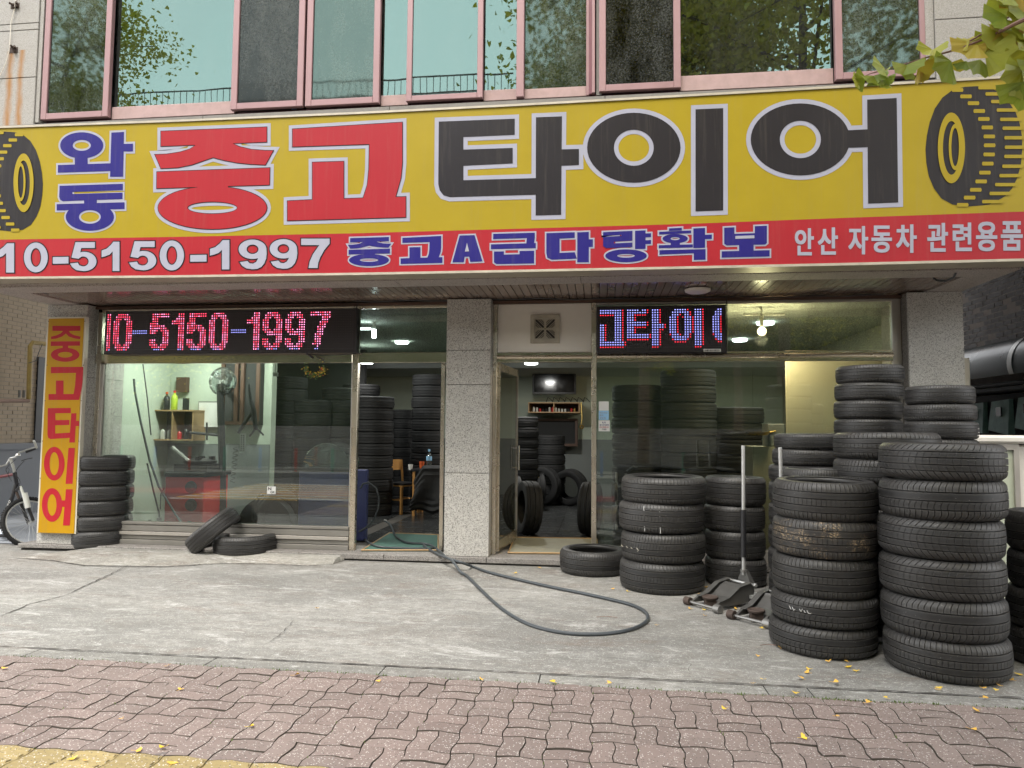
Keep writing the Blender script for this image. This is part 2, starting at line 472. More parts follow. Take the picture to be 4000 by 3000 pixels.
# glass
MT['gl_shop'] = glassmat('shop_glass', (.82, .88, .84), .015, dirt=.035, wavy=.02)
MT['gl_door'] = glassmat('door_glass', (.45, .56, .52), .01, dirt=.05)
MT['gl_tr'] = glassmat('dusty_transom', (.66, .74, .70), .02, dirt=.35, dirtcol=(.12, .13, .115))
MT['gl_up'] = glassmat('teal_upper_glass', (.10, .20, .18), .30, (.20, .31, .285), dirt=.06, wavy=.04)
MT['gl_scr'] = glassmat('screened_glass', (.10, .14, .13), .08, (.12, .14, .135), rough=.06, dirt=.5, dirtcol=(.16, .17, .16), wavy=.05)
MT['gl_scr2'] = glassmat('hazy_teal_glass', (.08, .14, .13), .16, (.19, .28, .25), rough=.03, dirt=.35, dirtcol=(.25, .30, .27), wavy=.12)
MT['pet'] = glassmat('clear_plastic', (.85, .9, .92), .12, dirt=.1)

# rubber: worn edges and dust
def rubber(name, dust, dustcol, mud=0.0):
    t = NT(name); v = t.pos(obj=True); oi = t.n('ShaderNodeObjectInfo')
    g = t.n('ShaderNodeNewGeometry')
    add = t.n('ShaderNodeVectorMath', operation='ADD')
    cmb = t.n('ShaderNodeCombineXYZ')
    for i in range(3): t.l(t.math('MULTIPLY', oi.outputs['Random'], 20.0), cmb.inputs[i])
    t.l(v, add.inputs[0]); t.l(cmb.outputs[0], add.inputs[1]); vv = add.outputs[0]
    base = t.mix(oi.outputs['Random'], (.0045, .0045, .0048), (.012, .0115, .0117))
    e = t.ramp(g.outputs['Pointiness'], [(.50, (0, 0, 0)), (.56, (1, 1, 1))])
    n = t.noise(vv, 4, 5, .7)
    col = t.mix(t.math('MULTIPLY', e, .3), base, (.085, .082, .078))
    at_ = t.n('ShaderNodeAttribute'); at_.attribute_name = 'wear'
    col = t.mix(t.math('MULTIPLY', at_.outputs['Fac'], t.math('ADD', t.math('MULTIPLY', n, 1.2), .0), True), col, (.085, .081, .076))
    dn = t.ramp(t.noise(vv, 9, 6, .75), [(.42, (0, 0, 0)), (.72, (1, 1, 1))])
    col = t.mix(t.math('MULTIPLY', dn, dust), col, dustcol)
    spk = t.vor(vv, 34, 'Color'); sd = t.vor(vv, 34); sep = t.n('ShaderNodeSeparateColor'); t.l(spk, sep.inputs[0])
    dots = t.math('MULTIPLY', t.math('GREATER_THAN', sep.outputs[0], .962), t.math('LESS_THAN', sd, .20))
    col = t.mix(t.math('MULTIPLY', dots, .8), col, (.42, .41, .38))
    if mud:
        mm = t.ramp(t.noise(vv, 2.2, 4, .6), [(.50, (0, 0, 0)), (.62, (1, 1, 1))])
        mf = t.ramp(t.noise(vv, 26, 4, .7), [(.52, (0, 0, 0)), (.60, (1, 1, 1))])
        col = t.mix(t.math('MULTIPLY', t.math('MULTIPLY', mm, mf), mud), col, (.38, .28, .17))
    return t.bsdf(col, t.math('ADD', t.math('MULTIPLY', n, .2), .40), 0, t.noise(vv, 40, 3), .12, .01, spec=.5)
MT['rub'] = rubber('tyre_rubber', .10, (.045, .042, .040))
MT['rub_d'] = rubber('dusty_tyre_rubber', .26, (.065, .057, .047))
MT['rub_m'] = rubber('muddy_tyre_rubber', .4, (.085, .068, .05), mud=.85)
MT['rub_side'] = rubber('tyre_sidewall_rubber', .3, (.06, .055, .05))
MT['rub_in'] = plain('dark_tyre_rubber', (.0075, .0075, .008), .75, var=.2, scale=8, obj=True)

# ================================================================ GROUND
mb = MB(); mb.box(-60, 60, -5.6, 1.75, -.5, -.13); struct('road', mb, MT['asphalt'])
mb = MB(); mb.box(-60, 60, 1.75, 14.0, -.5, -.045); mb.box(-60, 60, 14.0, 60, -.5, -.046); struct('ground', mb, MT['sideground'])
mb = MB(); mb.box(-60, 60, -40, -5.6, -.5, 0.02); struct('far_pavement', mb, MT['kerb'])
mb = MB(); mb.box(-60, 60, 1.95, 4.15, -.07, -.018); struct('paver_bed', mb, MT['sand'])
# kerb between road and pavement (behind the camera's feet)
kr = thing('road_kerb', 'grey concrete kerb stones between the pavement and the road', 'kerb', (0, 1.85, -.13))
for i in range(12):
    b = MB(); b.box(-6 + i, -5.006 + i, 1.75, 1.945, -.14, -.005); part('kerb_stone', b, MT['kerb'], kr)
# road markings, seen as reflections in the shop glass
mk = MB(); mk.add([(-60, -1.5, -.126), (60, -1.5, -.126), (60, -.2, -.126), (-60, -.2, -.126)], [(0, 1, 2, 3)]); struct('red_road_surface', mk, MT['redroad'])
my = MB(); mw = MB()
for i in range(16):
    y0 = 1.70 - i * .30
    (mw if i % 2 else my).add([(-9.4, y0 - .55, -.122), (-3.4, y0 - .16, -.122), (-3.4, y0, -.122), (-9.4, y0 - .39, -.122)], [(0, 1, 2, 3)])
for i in range(8):
    x0 = .3 + .01 * i; mw.add([(x0, 1.2 - i * .6, -.121), (x0 + 1.5, 1.2 - i * .6, -.121), (x0 + 1.5, 1.42 - i * .6, -.121), (x0, 1.42 - i * .6, -.121)], [(0, 1, 2, 3)])
struct('yellow_road_marking', my, MT['roadyellow']); struct('white_road_marking', mw, MT['roadwhite'])

# concrete apron, with a gently uneven top
def sheet(x0, x1, y0, y1, nx, ny, zf):
    m = MB(); vs = []
    for j in range(ny + 1):
        for i in range(nx + 1):
            x = x0 + (x1 - x0) * i / nx; y = y0 + (y1 - y0) * j / ny
            vs.append((x, y, zf(x, y)))
    fs = [(j * (nx + 1) + i, j * (nx + 1) + i + 1, (j + 1) * (nx + 1) + i + 1, (j + 1) * (nx + 1) + i) for j in range(ny) for i in range(nx)]
    m.add(vs, fs)
    m.add([(x0, y0, -.09), (x1, y0, -.09), (x1, y0, zf(x1, y0)), (x0, y0, zf(x0, y0))], [(0, 1, 2, 3)])
    return m
ap = sheet(-7.35, 5.4, 4.325, 7.95, 60, 16, lambda x, y: .004 * math.sin(x * 1.7 + y) * math.sin(y * 2.1) - (.012 if y < 4.4 else 0))
apron = struct('concrete_apron', ap, MT['apron'], kind='structure', smooth=True)
# left alley floor, blue-grey paint
bf = MB(); bf.add([(-7.35, 8.0, -.004), (-6.0, 8.0, -.004), (-6.0, 22, -.004), (-14, 22, -.004), (-14, 9.2, -.004)], [(0, 1, 2, 3, 4)]); bf.add([(-14, 4.6, -.012), (-7.35, 4.6, -.012), (-7.35, 8.0, -.012), (-14, 9.2, -.012)], [(0, 1, 2, 3)])
o = struct('alley_floor', bf, [MT['bluefloor'], MT['sideground']]); o.data.polygons[1].material_index = 1
bf = MB(); bf.add([(5.4, 4.3, -.008), (12, 4.3, -.008), (12, 25, -.008), (3.7, 25, -.008), (3.7, 7.95, -.009), (5.4, 7.95, -.009)], [(0, 1, 2, 3, 4, 5)]); struct('side_yard', bf, MT['sideground'])
# narrow strip of edging concrete between apron and pavers
st = thing('edging_strip', 'narrow grey concrete edging strip between red pavers and the apron', 'kerb', (0, 4.2, -.02))
xs = [-8, -6.4, -4.9, -3.62, -2.4, -1.3, -.35, .93, 1.17, 2.3, 3.6, 5, 6.5]
for a, b in zip(xs, xs[1:]):
    m = MB(); w = R.uniform(-.004, .004)
    m.add([(a + .004, 4.15, -.08), (b - .004, 4.15, -.08), (b - .004, 4.308 + w, -.08), (a + .004, 4.308 + w, -.08),
           (a + .004, 4.15, -.006), (b - .004, 4.15, -.006), (b - .004, 4.308 + w, -.008), (a + .004, 4.308 + w, -.008)],
          [(3, 2, 1, 0), (4, 5, 6, 7), (0, 1, 5, 4), (1, 2, 6, 5), (2, 3, 7, 6), (3, 0, 4, 7)])
    part('edging_stone', m, MT['kerb'], st)
# cracks: dirt-filled ribbons
def ribbon(pts, w, m=None, jit=.01, z=.006):
    m = m or MB(); P = []
    for a, b in zip(pts, pts[1:]):
        n = max(2, int((Vector(b) - Vector(a)).length / .04))
        for i in range(n): P.append(Vector(a).lerp(Vector(b), i / n) + Vector((R.uniform(-jit, jit), R.uniform(-jit, jit), 0)))
    P.append(Vector(pts[-1])); vs = []; fs = []
    for i, p in enumerate(P):
        d = (P[min(i + 1, len(P) - 1)] - P[max(i - 1, 0)]).normalized(); nrm = Vector((-d.y, d.x, 0))
        ww = w * R.uniform(.3, 1.3) * min(1, .25 + min(i, len(P) - 1 - i) / 4)
        vs += [tuple(p + nrm * ww + Vector((0, 0, z))), tuple(p - nrm * ww + Vector((0, 0, z)))]
    fs = [(2 * i, 2 * i + 1, 2 * i + 3, 2 * i + 2) for i in range(len(P) - 1)]
    return m.add(vs, fs)
G = lambda x, y: tuple(onZ(x, y))
ck = MB()
ribbon([(-7.3, 4.317, 0), (-3, 4.315, 0), (-1, 4.318, 0), (.6, 4.314, 0), (2.5, 4.318, 0), (5.3, 4.315, 0)], .0085, ck, .002, -.003)
ribbon([G(60, 2182), G(200, 2190), G(330, 2211), G(470, 2213), G(640, 2216), G(760, 2210), G(840, 2190)], .008, ck)
ribbon([G(700, 2212), G(860, 2203), G(1050, 2205), G(1200, 2213), G(1340, 2195)], .007, ck)
ribbon([G(1040, 2520), G(1100, 2475), G(1150, 2425)], .003, ck)
ribbon([G(420, 2345), G(640, 2300), G(760, 2255)], .0016, ck)
ribbon([G(250, 2330), G(430, 2245), G(540, 2190)], .006, ck); ribbon([G(0, 2410), G(120, 2360), G(250, 2330)], .007, ck)
ribbon([G(2250, 2560), G(2700, 2600), G(2690, 2640)], .002, ck); ribbon([G(1650, 2450), G(2000, 2500)], .0015, ck)
props(link('apron_crack', ck.mesh('apron_crack', MT['joint']), apron), None, kind='stuff')

# step of granite slabs under the shop front, and the patched ramp
sp_ = thing('door_step', 'low grey granite step running along the foot of the shop front', 'step', (-1.5, 7.9, 0))
xs = [-6.72, -5.6, -4.4, -3.3, -2.33, -1.2, -.1, 1.0, 2.1, 3.2, 3.85]
for i, (a, b) in enumerate(zip(xs, xs[1:])):
    m = MB(); m.cbox(a + .002, b - .002, 7.565, 8.12, .018 if i else .03, .076, .006)
    part('step_slab', m, MT['granite_d'], sp_)
m = MB(); m.box(-6.7, 3.83, 7.60, 8.1, -.05, .018); part('step_base', m, MT['joint'], sp_)
pts = [G(60, 2182), G(110, 2163), G(170, 2142), G(300, 2135), G(520, 2140)]
pm = MB(); fr = [G(60, 2182), G(200, 2189), G(330, 2209), G(470, 2211), G(640, 2214), G(760, 2207), G(860, 2201), G(1050, 2203), G(1200, 2210), G(1300, 2205), G(1345, 2190)]
bk = []
for i, p in enumerate(fr):
    bk.append((p[0] if i > 1 else p[0] + .12 * (2 - i), 7.562 if i else 7.45, .058 if 0 < i < 10 else .02))
n = len(fr); vs = [(x, y, .004) for x, y, z in fr]
mid = [((a[0] + b[0]) / 2, (a[1] * .7 + b[1] * .3), b[2] * .72) for a, b in zip(fr, bk)]
vs += mid + bk
pm.add(vs, [(r * n + i, r * n + i + 1, (r + 1) * n + i + 1, (r + 1) * n + i) for r in range(2) for i in range(n - 1)])
struct('patched_ramp', pm, MT['patch'], smooth=True)

# ---- pavers: basket weave of wavy-edged blocks
PM = .207
def S(t):
    t = t % 1.0
    return (0, .9, 1, .9, 0, -.9, -1, -.9)[int(t * 8) % 8] * (1 - (t * 8) % 1) + (0, .9, 1, .9, 0, -.9, -1, -.9)[(int(t * 8) + 1) % 8] * ((t * 8) % 1)
AMP = .0085
def warp(x, y): return (x + AMP * S(y / PM), y + AMP * S(x / PM))
def paver_rect(x0, x1, y0, y1, g, ridges=False):
    y0, y1 = y0 + g * .9, y1 - g * .9
    nx = 4 if x1 - x0 > y1 - y0 else 2; ny = 4 if y1 - y0 >= x1 - x0 else 2
    if abs((x1 - x0) - (y1 - y0)) < .01: nx = ny = 4
    def ring(i, z):
        out = []
        X0, X1, Y0, Y1 = x0 + i, x1 - i, y0 + i, y1 - i
        for k in range(nx): out.append((X0 + (X1 - X0) * k / nx, Y0))
        for k in range(ny): out.append((X1, Y0 + (Y1 - Y0) * k / ny))
        for k in range(nx): out.append((X1 - (X1 - X0) * k / nx, Y1))
        for k in range(ny): out.append((X0, Y1 - (Y1 - Y0) * k / ny))
        return [(*warp(*p), z) for p in out]
    return ring(g, -.035) + ring(g + .0003, -.0035), ring(g + .0013, 0.0)
pav = []
YB = 3.01
PMY = 4.143
for j in range(-1, 11):
    y0 = YB + (5 - j) * PM
    if y0 < YB - .01: continue
    for i in range(-24, 17):
        x0 = i * PM - .04
        if y0 + PM > 4.16:
            if y0 < 4.1: pav += [(x0, x0 + PM, y0, 4.143)]
            continue
        if (i + j) % 2: pav += [(x0, x0 + PM, y0, y0 + PM / 2), (x0, x0 + PM, y0 + PM / 2, y0 + PM)]
        else: pav += [(x0, x0 + PM / 2, y0, y0 + PM), (x0 + PM / 2, x0 + PM, y0, y0 + PM)]
# below this line the tactile strip (two rows), then red again
ypav = []
for j in range(0, 2):
    for i in range(-24, 17):
        x0 = i * PM - .04; y0 = YB - (j + 1) * PM
        ypav.append((x0, x0 + PM, y0, y0 + PM))
rest = []
for j in range(2, 5):
    for i in range(-24, 17):
        x0 = i * PM - .04; y0 = YB - (j + 1) * PM
        rest += [(x0, x0 + PM, y0, y0 + PM / 2), (x0, x0 + PM, y0 + PM / 2, y0 + PM)]
pavement = thing('pavement', 'pavement of wavy dusty red interlocking pavers in front of the shop', 'pavement', (0, 3.4, 0))
del pavement['category']; del pavement['label']; pavement['kind'] = 'structure'
def shows(r):
    cx, cy = (r[0] + r[1]) / 2, (r[2] + r[3]) / 2
    q = Vector((cx, cy, 0)) - CAM
    xx = sum(M[0][k] * q[k] for k in range(3)); yy = sum(M[1][k] * q[k] for k in range(3)); zz = sum(M[2][k] * q[k] for k in range(3))
    px, py = 2000 + FPX * xx / zz, 1500 + FPX * yy / zz
    return -40 < px < 4040 and py < 3060, zz
vis = sorted([(shows(r)[1], r) for r in pav if shows(r)[0]])
near = [r for _, r in vis[:300]]; far = [r for r in pav if r not in set(near)]
def build_paver(mb, r, ridges=False):
    a, b = paver_rect(*r, R.uniform(.0008, .0021))
    dz = R.uniform(-.004, .002); tx = R.uniform(-.02, .02); ty = R.uniform(-.02, .02)
    cx, cy = (r[0] + r[1]) / 2, (r[2] + r[3]) / 2
    T = lambda v: (v[0], v[1], v[2] + dz + (v[0] - cx) * tx + (v[1] - cy) * ty)
    n = len(b); vs = [T(v) for v in a + b]
    fs = [tuple(2 * n + i for i in range(n))] + [(l * n + i, l * n + (i + 1) % n, (l + 1) * n + (i + 1) % n, (l + 1) * n + i) for l in range(2) for i in range(n)]
    mb.add(vs, fs)
    if ridges:
        for k in range(4):
            yc = r[2] + (r[3] - r[2]) * (k + .5) / 4; h = .0045
            q = []
            for s_ in range(9):
                x = r[0] + .012 + (r[1] - r[0] - .024) * s_ / 8
                for dy, z in ((-.018, -.001), (-.009, h), (.009, h), (.018, -.001)):
                    X, Y_ = warp(x, yc + dy); q.append(T((X, Y_, z)))
            mb.add(q, [(s_ * 4 + t_, s_ * 4 + 4 + t_, s_ * 4 + 5 + t_, s_ * 4 + 1 + t_) for s_ in range(8) for t_ in range(3)])
for r in near:
    m = MB(); build_paver(m, r); o = part('paver', m, [MT['paver'], MT['sand']], pavement, fix=False)
    o.data.polygons.foreach_set('material_index', [0] + [1] * (len(o.data.polygons) - 1))
m = MB()
for r in far + rest: build_paver(m, r)
part('outer_pavers', m, MT['paver'], pavement, kind='stuff', fix=False)
nvis = 0
m2 = MB()
for r in ypav:
    if shows(r)[0]:
        m = MB(); build_paver(m, r, True); part('tactile_paver', m, MT['paver_y'], pavement, fix=False)
    else: build_paver(m2, r, True)
part('outer_tactile_pavers', m2, MT['paver_y'], pavement, kind='stuff', fix=False)

# ================================================================ THE BUILDING
YP, YG, YBM, YS, YU = 7.61, 7.80, 6.60, 6.36, 6.66
SOF = 2.88
bl = thing('tyre_shop_building', 'two storey granite clad building with tyre shop on its ground floor', 'building', (-1.4, 9, 0))
# columns
def column(x0, x1, mat, z0=.076, z1=SOF, splits=(.968, 1.932, 2.31), ybk=8.3):
    m = MB(); m.box(x0 + .012, x1 - .012, YP + .012, ybk, z0, z1)
    c = part('column', m, MT['joint'], bl)
    zs = [z0] + list(splits) + [z1]
    for a, b in zip(zs, zs[1:]):
        m = MB(); m.cbox(x0, x1, YP, YP + .03, a + .0025, b - .0025, .003); part('granite_panel', m, mat, c)
        for s, xa, xb in ((0, x0, x0 + .03), (1, x1 - .03, x1)):
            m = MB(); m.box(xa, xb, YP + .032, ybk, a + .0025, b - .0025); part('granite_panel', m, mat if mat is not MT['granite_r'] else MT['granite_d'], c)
    return c
column(-6.52, -6.005, MT['granite'], splits=(.95, 2.02))
column(-1.675, -1.185, MT['granite'])
column(3.125, 3.65, MT['granite_r'], splits=(.97, ))
# canopy beam: front lip, underside slabs, end returns
xb = [-6.45, -4.35, -3.05, -1.98, -.18, 1.78, 3.63]
for i, (a, b) in enumerate(zip(xb, xb[1:])):
    m = MB(); m.box(a + .003, b - .003, YBM, YBM + .03, SOF, 3.02); m.box(a + .003, b - .003, YBM - .02, YBM, 2.905, 2.925)
    part('beam_fascia', m, MT['beam'], bl)
    m = MB(); m.box(a + .003, b - .003, YBM + .031, 6.90, SOF, SOF + .03)
    part('beam_soffit_slab', m, MT['beam'], bl)
for q in ((-6.45, -6.13, 6.903, 8.3, SOF, SOF + .03), (3.31, 3.63, 6.903, 8.3, SOF, SOF + .03), (-6.47, -6.45, YBM, 8.3, SOF, 3.4), (3.63, 3.65, YBM, 8.3, SOF, 3.4)):
    m = MB(); m.box(*q); part('end_slab', m, MT['beam'], bl)
m = MB(); m.box(-6.44, 3.62, YBM + .04, 8.5, SOF + .045, 3.4); part('canopy_core', m, MT['joint'], bl)
# glossy soffit boards
sf = MB(); sf.box(-6.13, 3.31, 6.90, YG - .02, SOF + .035, SOF + .044); sf = part('soffit', sf, MT['blackm'], bl)
nb = 117; w = (3.31 + 6.13) / nb
bm_ = MB(); bm_.add([(0, 0, 0), (w - .009, 0, 0), (w - .009, .92, 0), (0, .92, 0), (-.003, 0, .012), (w - .006, 0, .012), (w - .006, .92, .012), (-.003, .92, .012)],
                    [(3, 2, 1, 0), (4, 5, 6, 7), (0, 1, 5, 4), (1, 2, 6, 5), (2, 3, 7, 6), (3, 0, 4, 7)])
bme = bm_.mesh('soffit_board', MT['soffit'])
l = wloc(sf)
for i in range(nb):
    o = link('soffit_board', bme, sf, Vector((-6.13 + i * w, 6.90, SOF + .012)) - l, (0, R.uniform(-.012, .012), 0))
m = MB(); m.box(-6.02, 3.13, YG - .055, YG - .02, 2.845, 2.875); part('soffit_trim', m, MT['wood_d'], bl)

# ---- shop front frames
def frame(name, x0, x1, z0, z1, y0=YG - .03, y1=YG + .03, mat='steel'):
    m = MB(); m.cbox(x0, x1, y0, y1, z0, z1, .004); return part(name, m, MT[mat], bl)
ZT, ZL, ZLT = 2.845, 2.19, 2.305
XG0, XG1, XD0, XD1 = -5.985, -2.80, -2.735, -1.70
frame('door_post', XG1, XD0, .076, ZT, mat='steel')
frame('door_post', -.09, -.036, .076, ZT, mat='steel')
frame('door_post', -1.183, -1.135, .076, ZT, mat='steel')
frame('window_post', XG0, -5.93, .076, ZT)
frame('window_post', 3.03, 3.12, .076, ZT, mat='alu')
frame('head_rail', XG0, XG1, ZT - .04, ZT, mat='steel_w')
frame('head_rail', XD0, XD1, ZT - .03, ZT)
frame('head_rail', -.036, 3.03, ZT - .025, ZT, mat='alu')
frame('lintel_beam', XG0, XG1, ZL, ZLT, YG - .05, mat='steel_w')
frame('lintel_beam', XD0, XD1, ZL, ZLT, YG - .045, mat='steel_w')
frame('lintel_beam', -1.135, -.09, ZL, ZL + .035, YG - .045, mat='steel_w'); frame('lintel_beam', -1.135, -.09, ZL + .075, ZLT - .01, YG - .035, mat='steel_w')
frame('lintel_beam', -.036, 3.03, ZL, ZL + .04, YG - .045, mat='steel_w'); frame('lintel_beam', -.036, 3.03, ZL + .085, ZLT - .005, YG - .035, mat='steel_w')
m = MB(); m.tube([(-1.135, YG - .035, ZL + .055), (-.09, YG - .035, ZL + .055)], .021, 10); part('shutter_tube', m, MT['steel'], bl, smooth=True)
m = MB(); m.tube([(-.036, YG - .035, ZL + .062), (3.03, YG - .035, ZL + .062)], .021, 10); part('shutter_tube', m, MT['steel'], bl, smooth=True)
frame('window_stile', -5.93, -5.885, .33, ZL, mat='alu')
frame('window_stile', XG1 - .012, XG1, .33, ZL, mat='alu')
for a, b, d in ((.076, .13, .05), (.135, .18, .03), (.185, .225, .055), (.23, .30, .04), (.305, .338, .05)):
    frame('sill_rail', XG0, XG1, a, b, YG - d, mat='sill' if d < .052 else 'alu')
frame('sill_rail', -.036, 3.03, .076, .20, YG - .05, mat='alu')
# glass panes
def pane(name, x0, x1, z0, z1, mat, y=YG, label=None):
    m = MB(); m.box(x0, x1, y - .004, y + .004, z0, z1); return part(name, m, MT[mat], bl, label)
pane('window_pane', -5.884, XG1 - .013, .339, ZL - .001, 'gl_shop')
pane('window_pane', -.035, 1.62, .201, ZL - .001, 'gl_shop')
pane('window_pane', 1.625, 3.029, .201, ZL - .001, 'gl_shop', YG + .02)
pane('transom_pane', XG0 + .001, XG1 - .001, ZLT + .001, ZT - .041, 'gl_tr')
pane('transom_pane', XD0 + .001, XD1, ZLT + .001, ZT - .031, 'gl_tr')
pane('transom_pane', -.035, 3.029, ZLT + .001, ZT - .026, 'gl_tr')
# white panel with square vent over the right-hand door
m = MB(); m.cbox(-1.13, -.092, YG - .02, YG + .02, ZLT - .006, ZT - .002, .004); vp = part('vent_panel', m, MT['white'], bl)
a, b = onY(2073, 1230, YG - .03), onY(2186, 1340, YG - .03)
x0, x1, z0, z1 = a.x, b.x, b.z, a.z
m = MB()
for q in ((x0, x1, z0, z0 + .045), (x0, x1, z1 - .045, z1), (x0, x0 + .045, z0 + .0455, z1 - .0455), (x1 - .045, x1, z0 + .0455, z1 - .0455)): m.box(q[0], q[1], YG - .045, YG - .0205, q[2], q[3])
m.box(x0 + .045, x1 - .045, YG - .024, YG - .0205, z0 + .045, z1 - .045)
vg = part('vent_frame', m, MT['alu_dirty'], vp)
m = MB(); cx, cz = (x0 + x1) / 2, (z0 + z1) / 2; hw = (x1 - x0) / 2 - .045; zk = (z1 - z0) / (x1 - x0)
for q in range(4):
    sx, sz = (1, 1) if q == 0 else (-1, 1) if q == 1 else (-1, -1) if q == 2 else (1, -1)
    for k in range(9):   # slanted slots in each quarter
        d = -hw * .8 + k * hw * .2
        u0, v0 = max(0.012, d), max(0.012, -d); L = min(hw - .01 - u0, hw - .01 - v0)
        if L < .02: continue
        A = (cx + sx * u0, cz + sz * v0 * zk); B = (cx + sx * (u0 + L), cz + sz * (v0 + L) * zk); e = .0026
        m.add([(A[0] - e * sx, YG - .0275, A[1] + e * sz), (A[0] + e * sx, YG - .0275, A[1] - e * sz), (B[0] + e * sx, YG - .0275, B[1] - e * sz), (B[0] - e * sx, YG - .0275, B[1] + e * sz)], [(0, 1, 2, 3)])
part('vent_slot', m, MT['blackm'], vp)
m = MB()
m.lathe([(0, -.034), (.008, -.033), (.011, -.028)], (cx, YG, cz), 12, 'Y'); part('vent_screw', m, MT['chrome'], vp)
# open glass door leaves
def leaf(hx, ang, wid, label):
    d = thing('glass_door', label, 'door', (hx, YG + .03, .1)); dx, dy = math.cos(ang), math.sin(ang)
    def q(u0, u1, z0, z1, t):
        n = (-dy * t, dx * t)
        m = MB(); vs = [(hx + dx * u + n[0] * s_, YG + .03 + dy * u + n[1] * s_, z) for z in (z0, z1) for s_ in (-1, 1) for u in (u0, u1)]
        return m.add(vs, [(0, 1, 3, 2), (4, 6, 7, 5), (0, 4, 5, 1), (2, 3, 7, 6), (0, 2, 6, 4), (1, 5, 7, 3)])
    part('door_pane', q(.022, wid - .022, .22, 2.10, .006), MT['gl_door'], d)
    part('bottom_rail', q(0, wid, .10, .22, .02), MT['steel'], d); part('top_rail', q(0, wid, 2.10, 2.185, .02), MT['steel'], d)
    part('stile', q(0, .02, .2205, 2.0995, .02), MT['steel'], d); part('stile', q(wid - .02, wid, .2205, 2.0995, .02), MT['alu'], d)
    m = MB(); u = wid - .09
    for t in (-.05, .05):
        P = [(hx + dx * u - dy * t, YG + .03 + dy * u + dx * t, z) for z in (.95, 1.25)]
        m.tube(P, .014, 10)
        for z in (.98, 1.22): m.tube([(hx + dx * u, YG + .03 + dy * u, z), (hx + dx * u - dy * t, YG + .03 + dy * u + dx * t, z)], .008, 8)
    part('pull_handle', m, MT['chrome'], d, smooth=True)
    return d
leaf(-1.125, math.radians(84), .93, 'open glass door leaf with steel pull handle in the right doorway')
leaf(-1.76, math.radians(97), .93, 'glass door leaf folded open against the inside of the left doorway')

# ---- interior shell
FZ = .08
ROOM = (-6.3, 3.6, 7.86, 14.6, 2.83)
m = MB(); m.box(-6.3, 3.6, YG + .06, 14.6, -.05, .06); fl = part('shop_floor', m, MT['dark_in'], bl)
def tilemat():
    t = NT('black_floor_tile'); v = t.pos(); oi = t.n('ShaderNodeObjectInfo')
    n = t.noise(t.pos((1, 4, 1)), 4, 5, .7)
    c = t.mix(n, (.018, .019, .02), (.06, .062, .062)); return t.bsdf(c, t.math('ADD', t.math('MULTIPLY', n, .25), .12), 0, n, .05, .01)
MT['tile'] = tilemat()
tm = MB(); tm.box(.003, .597, .003, .597, .0, .02); tme = tm.mesh('floor_tile', MT['tile']); tl = wloc(fl)
m = MB(); m.box(-6.29, 3.59, YG + .07, 14.58, .06, .072); part('tile_grout', m, MT['joint'], fl)
for i in range(16):
    for j in range(10):
        x, y = -5.95 + i * .6, 8.42 + j * .6
        if -3.2 < x < 1.5: link('floor_tile', tme, fl, Vector((x, y, .0600)) - tl)
for q in ((-6.29, -3.16), (1.46, 3.59)):
    m = MB(); m.box(q[0], q[1], 8.0, 14.5, .0725, .079); part('floor_screed', m, MT['tile'], fl)
def wallp(name, x0, x1, y0, y1, z0, z1, mat): m = MB(); m.box(x0, x1, y0, y1, z0, z1); return part(name, m, MT[mat], bl)
wallp('ceiling', -6.4, 3.64, YG + .05, 14.7, 2.835, 2.87, 'ceil')
wallp('lowered_ceiling', -6.3, 3.6, 12.55, 14.598, 2.54, 2.70, 'ceil')
wallp('lowered_ceiling_face', -6.3, 3.6, 12.5, 12.545, 2.54, 2.83, 'grey_w')
wallp('back_wall', -6.3, 3.6, 14.6, 14.8, .05, 2.83, 'green_w')
wallp('back_wall_dado', -6.3, 3.6, 14.57, 14.598, .08, 1.25, 'grey_w')
wallp('side_wall', -6.49, -6.3, YG + .4, 14.7, .05, 2.83, 'green_w')
wallp('side_wall', 3.6, 3.64, YG + .2, 14.7, .05, 2.83, 'cream_w')
wallp('partition_wall', -6.3, -4.72, 9.75, 9.9, .08, 2.83, 'green_w')
wallp('partition_dado', -6.3, -4.72, 9.735, 9.748, .08, 1.2, 'grey_w')
wallp('partition_wall', -1.70, -1.62, 8.4, 8.9, .08, 2.83, 'cream_w')
wallp('dark_partition', -6.2, -4.12, 12.05, 12.15, .08, 2.83, 'dark_in')
wallp('upper_slab', -6.48, 3.64, 8.52, 14.8, 2.885, 3.05, 'joint')
wallp('outer_side_wall', -6.52, -6.495, 8.32, 14.8, -.02, 6.3, 'granite')
wallp('outer_side_wall', 3.645, 3.67, 8.32, 14.8, -.02, 6.3, 'granite')
wallp('outer_back_wall', -6.5, 3.65, 14.81, 14.9, -.02, 6.3, 'granite')
# ceiling lamps (lit in the photograph)
def lamp(x, y, lx, ly, z, mat, r, power, col, name='ceiling_lamp', lab=None, warm=False):
    p = onZ(x, y, z) if not lx else Vector((lx, ly, z)); d = thing(name, lab, 'lamp', p)
    m = MB(); m.lathe([(0, 0), (r, 0), (r * 1.08, .012), (r * 1.08, .03), (0, .03)], p, 24); 
    part('lamp_disc', m, MT[mat], d)
    L = bpy.data.lights.new('lamp_light', 'AREA'); L.shape = 'DISK'; L.size = r * 1.6; L.energy = power; L.color = col
    o = bpy.data.objects.new('lamp_light', L); COL.objects.link(o); o.parent = d; o.location = (0, 0, -.012)
    return d
# ================================================================ UPPER FLOOR
YW = 6.66
ZW0 = 4.69
def XW(x, y): return onY(x, y, YW).x
uw = bl
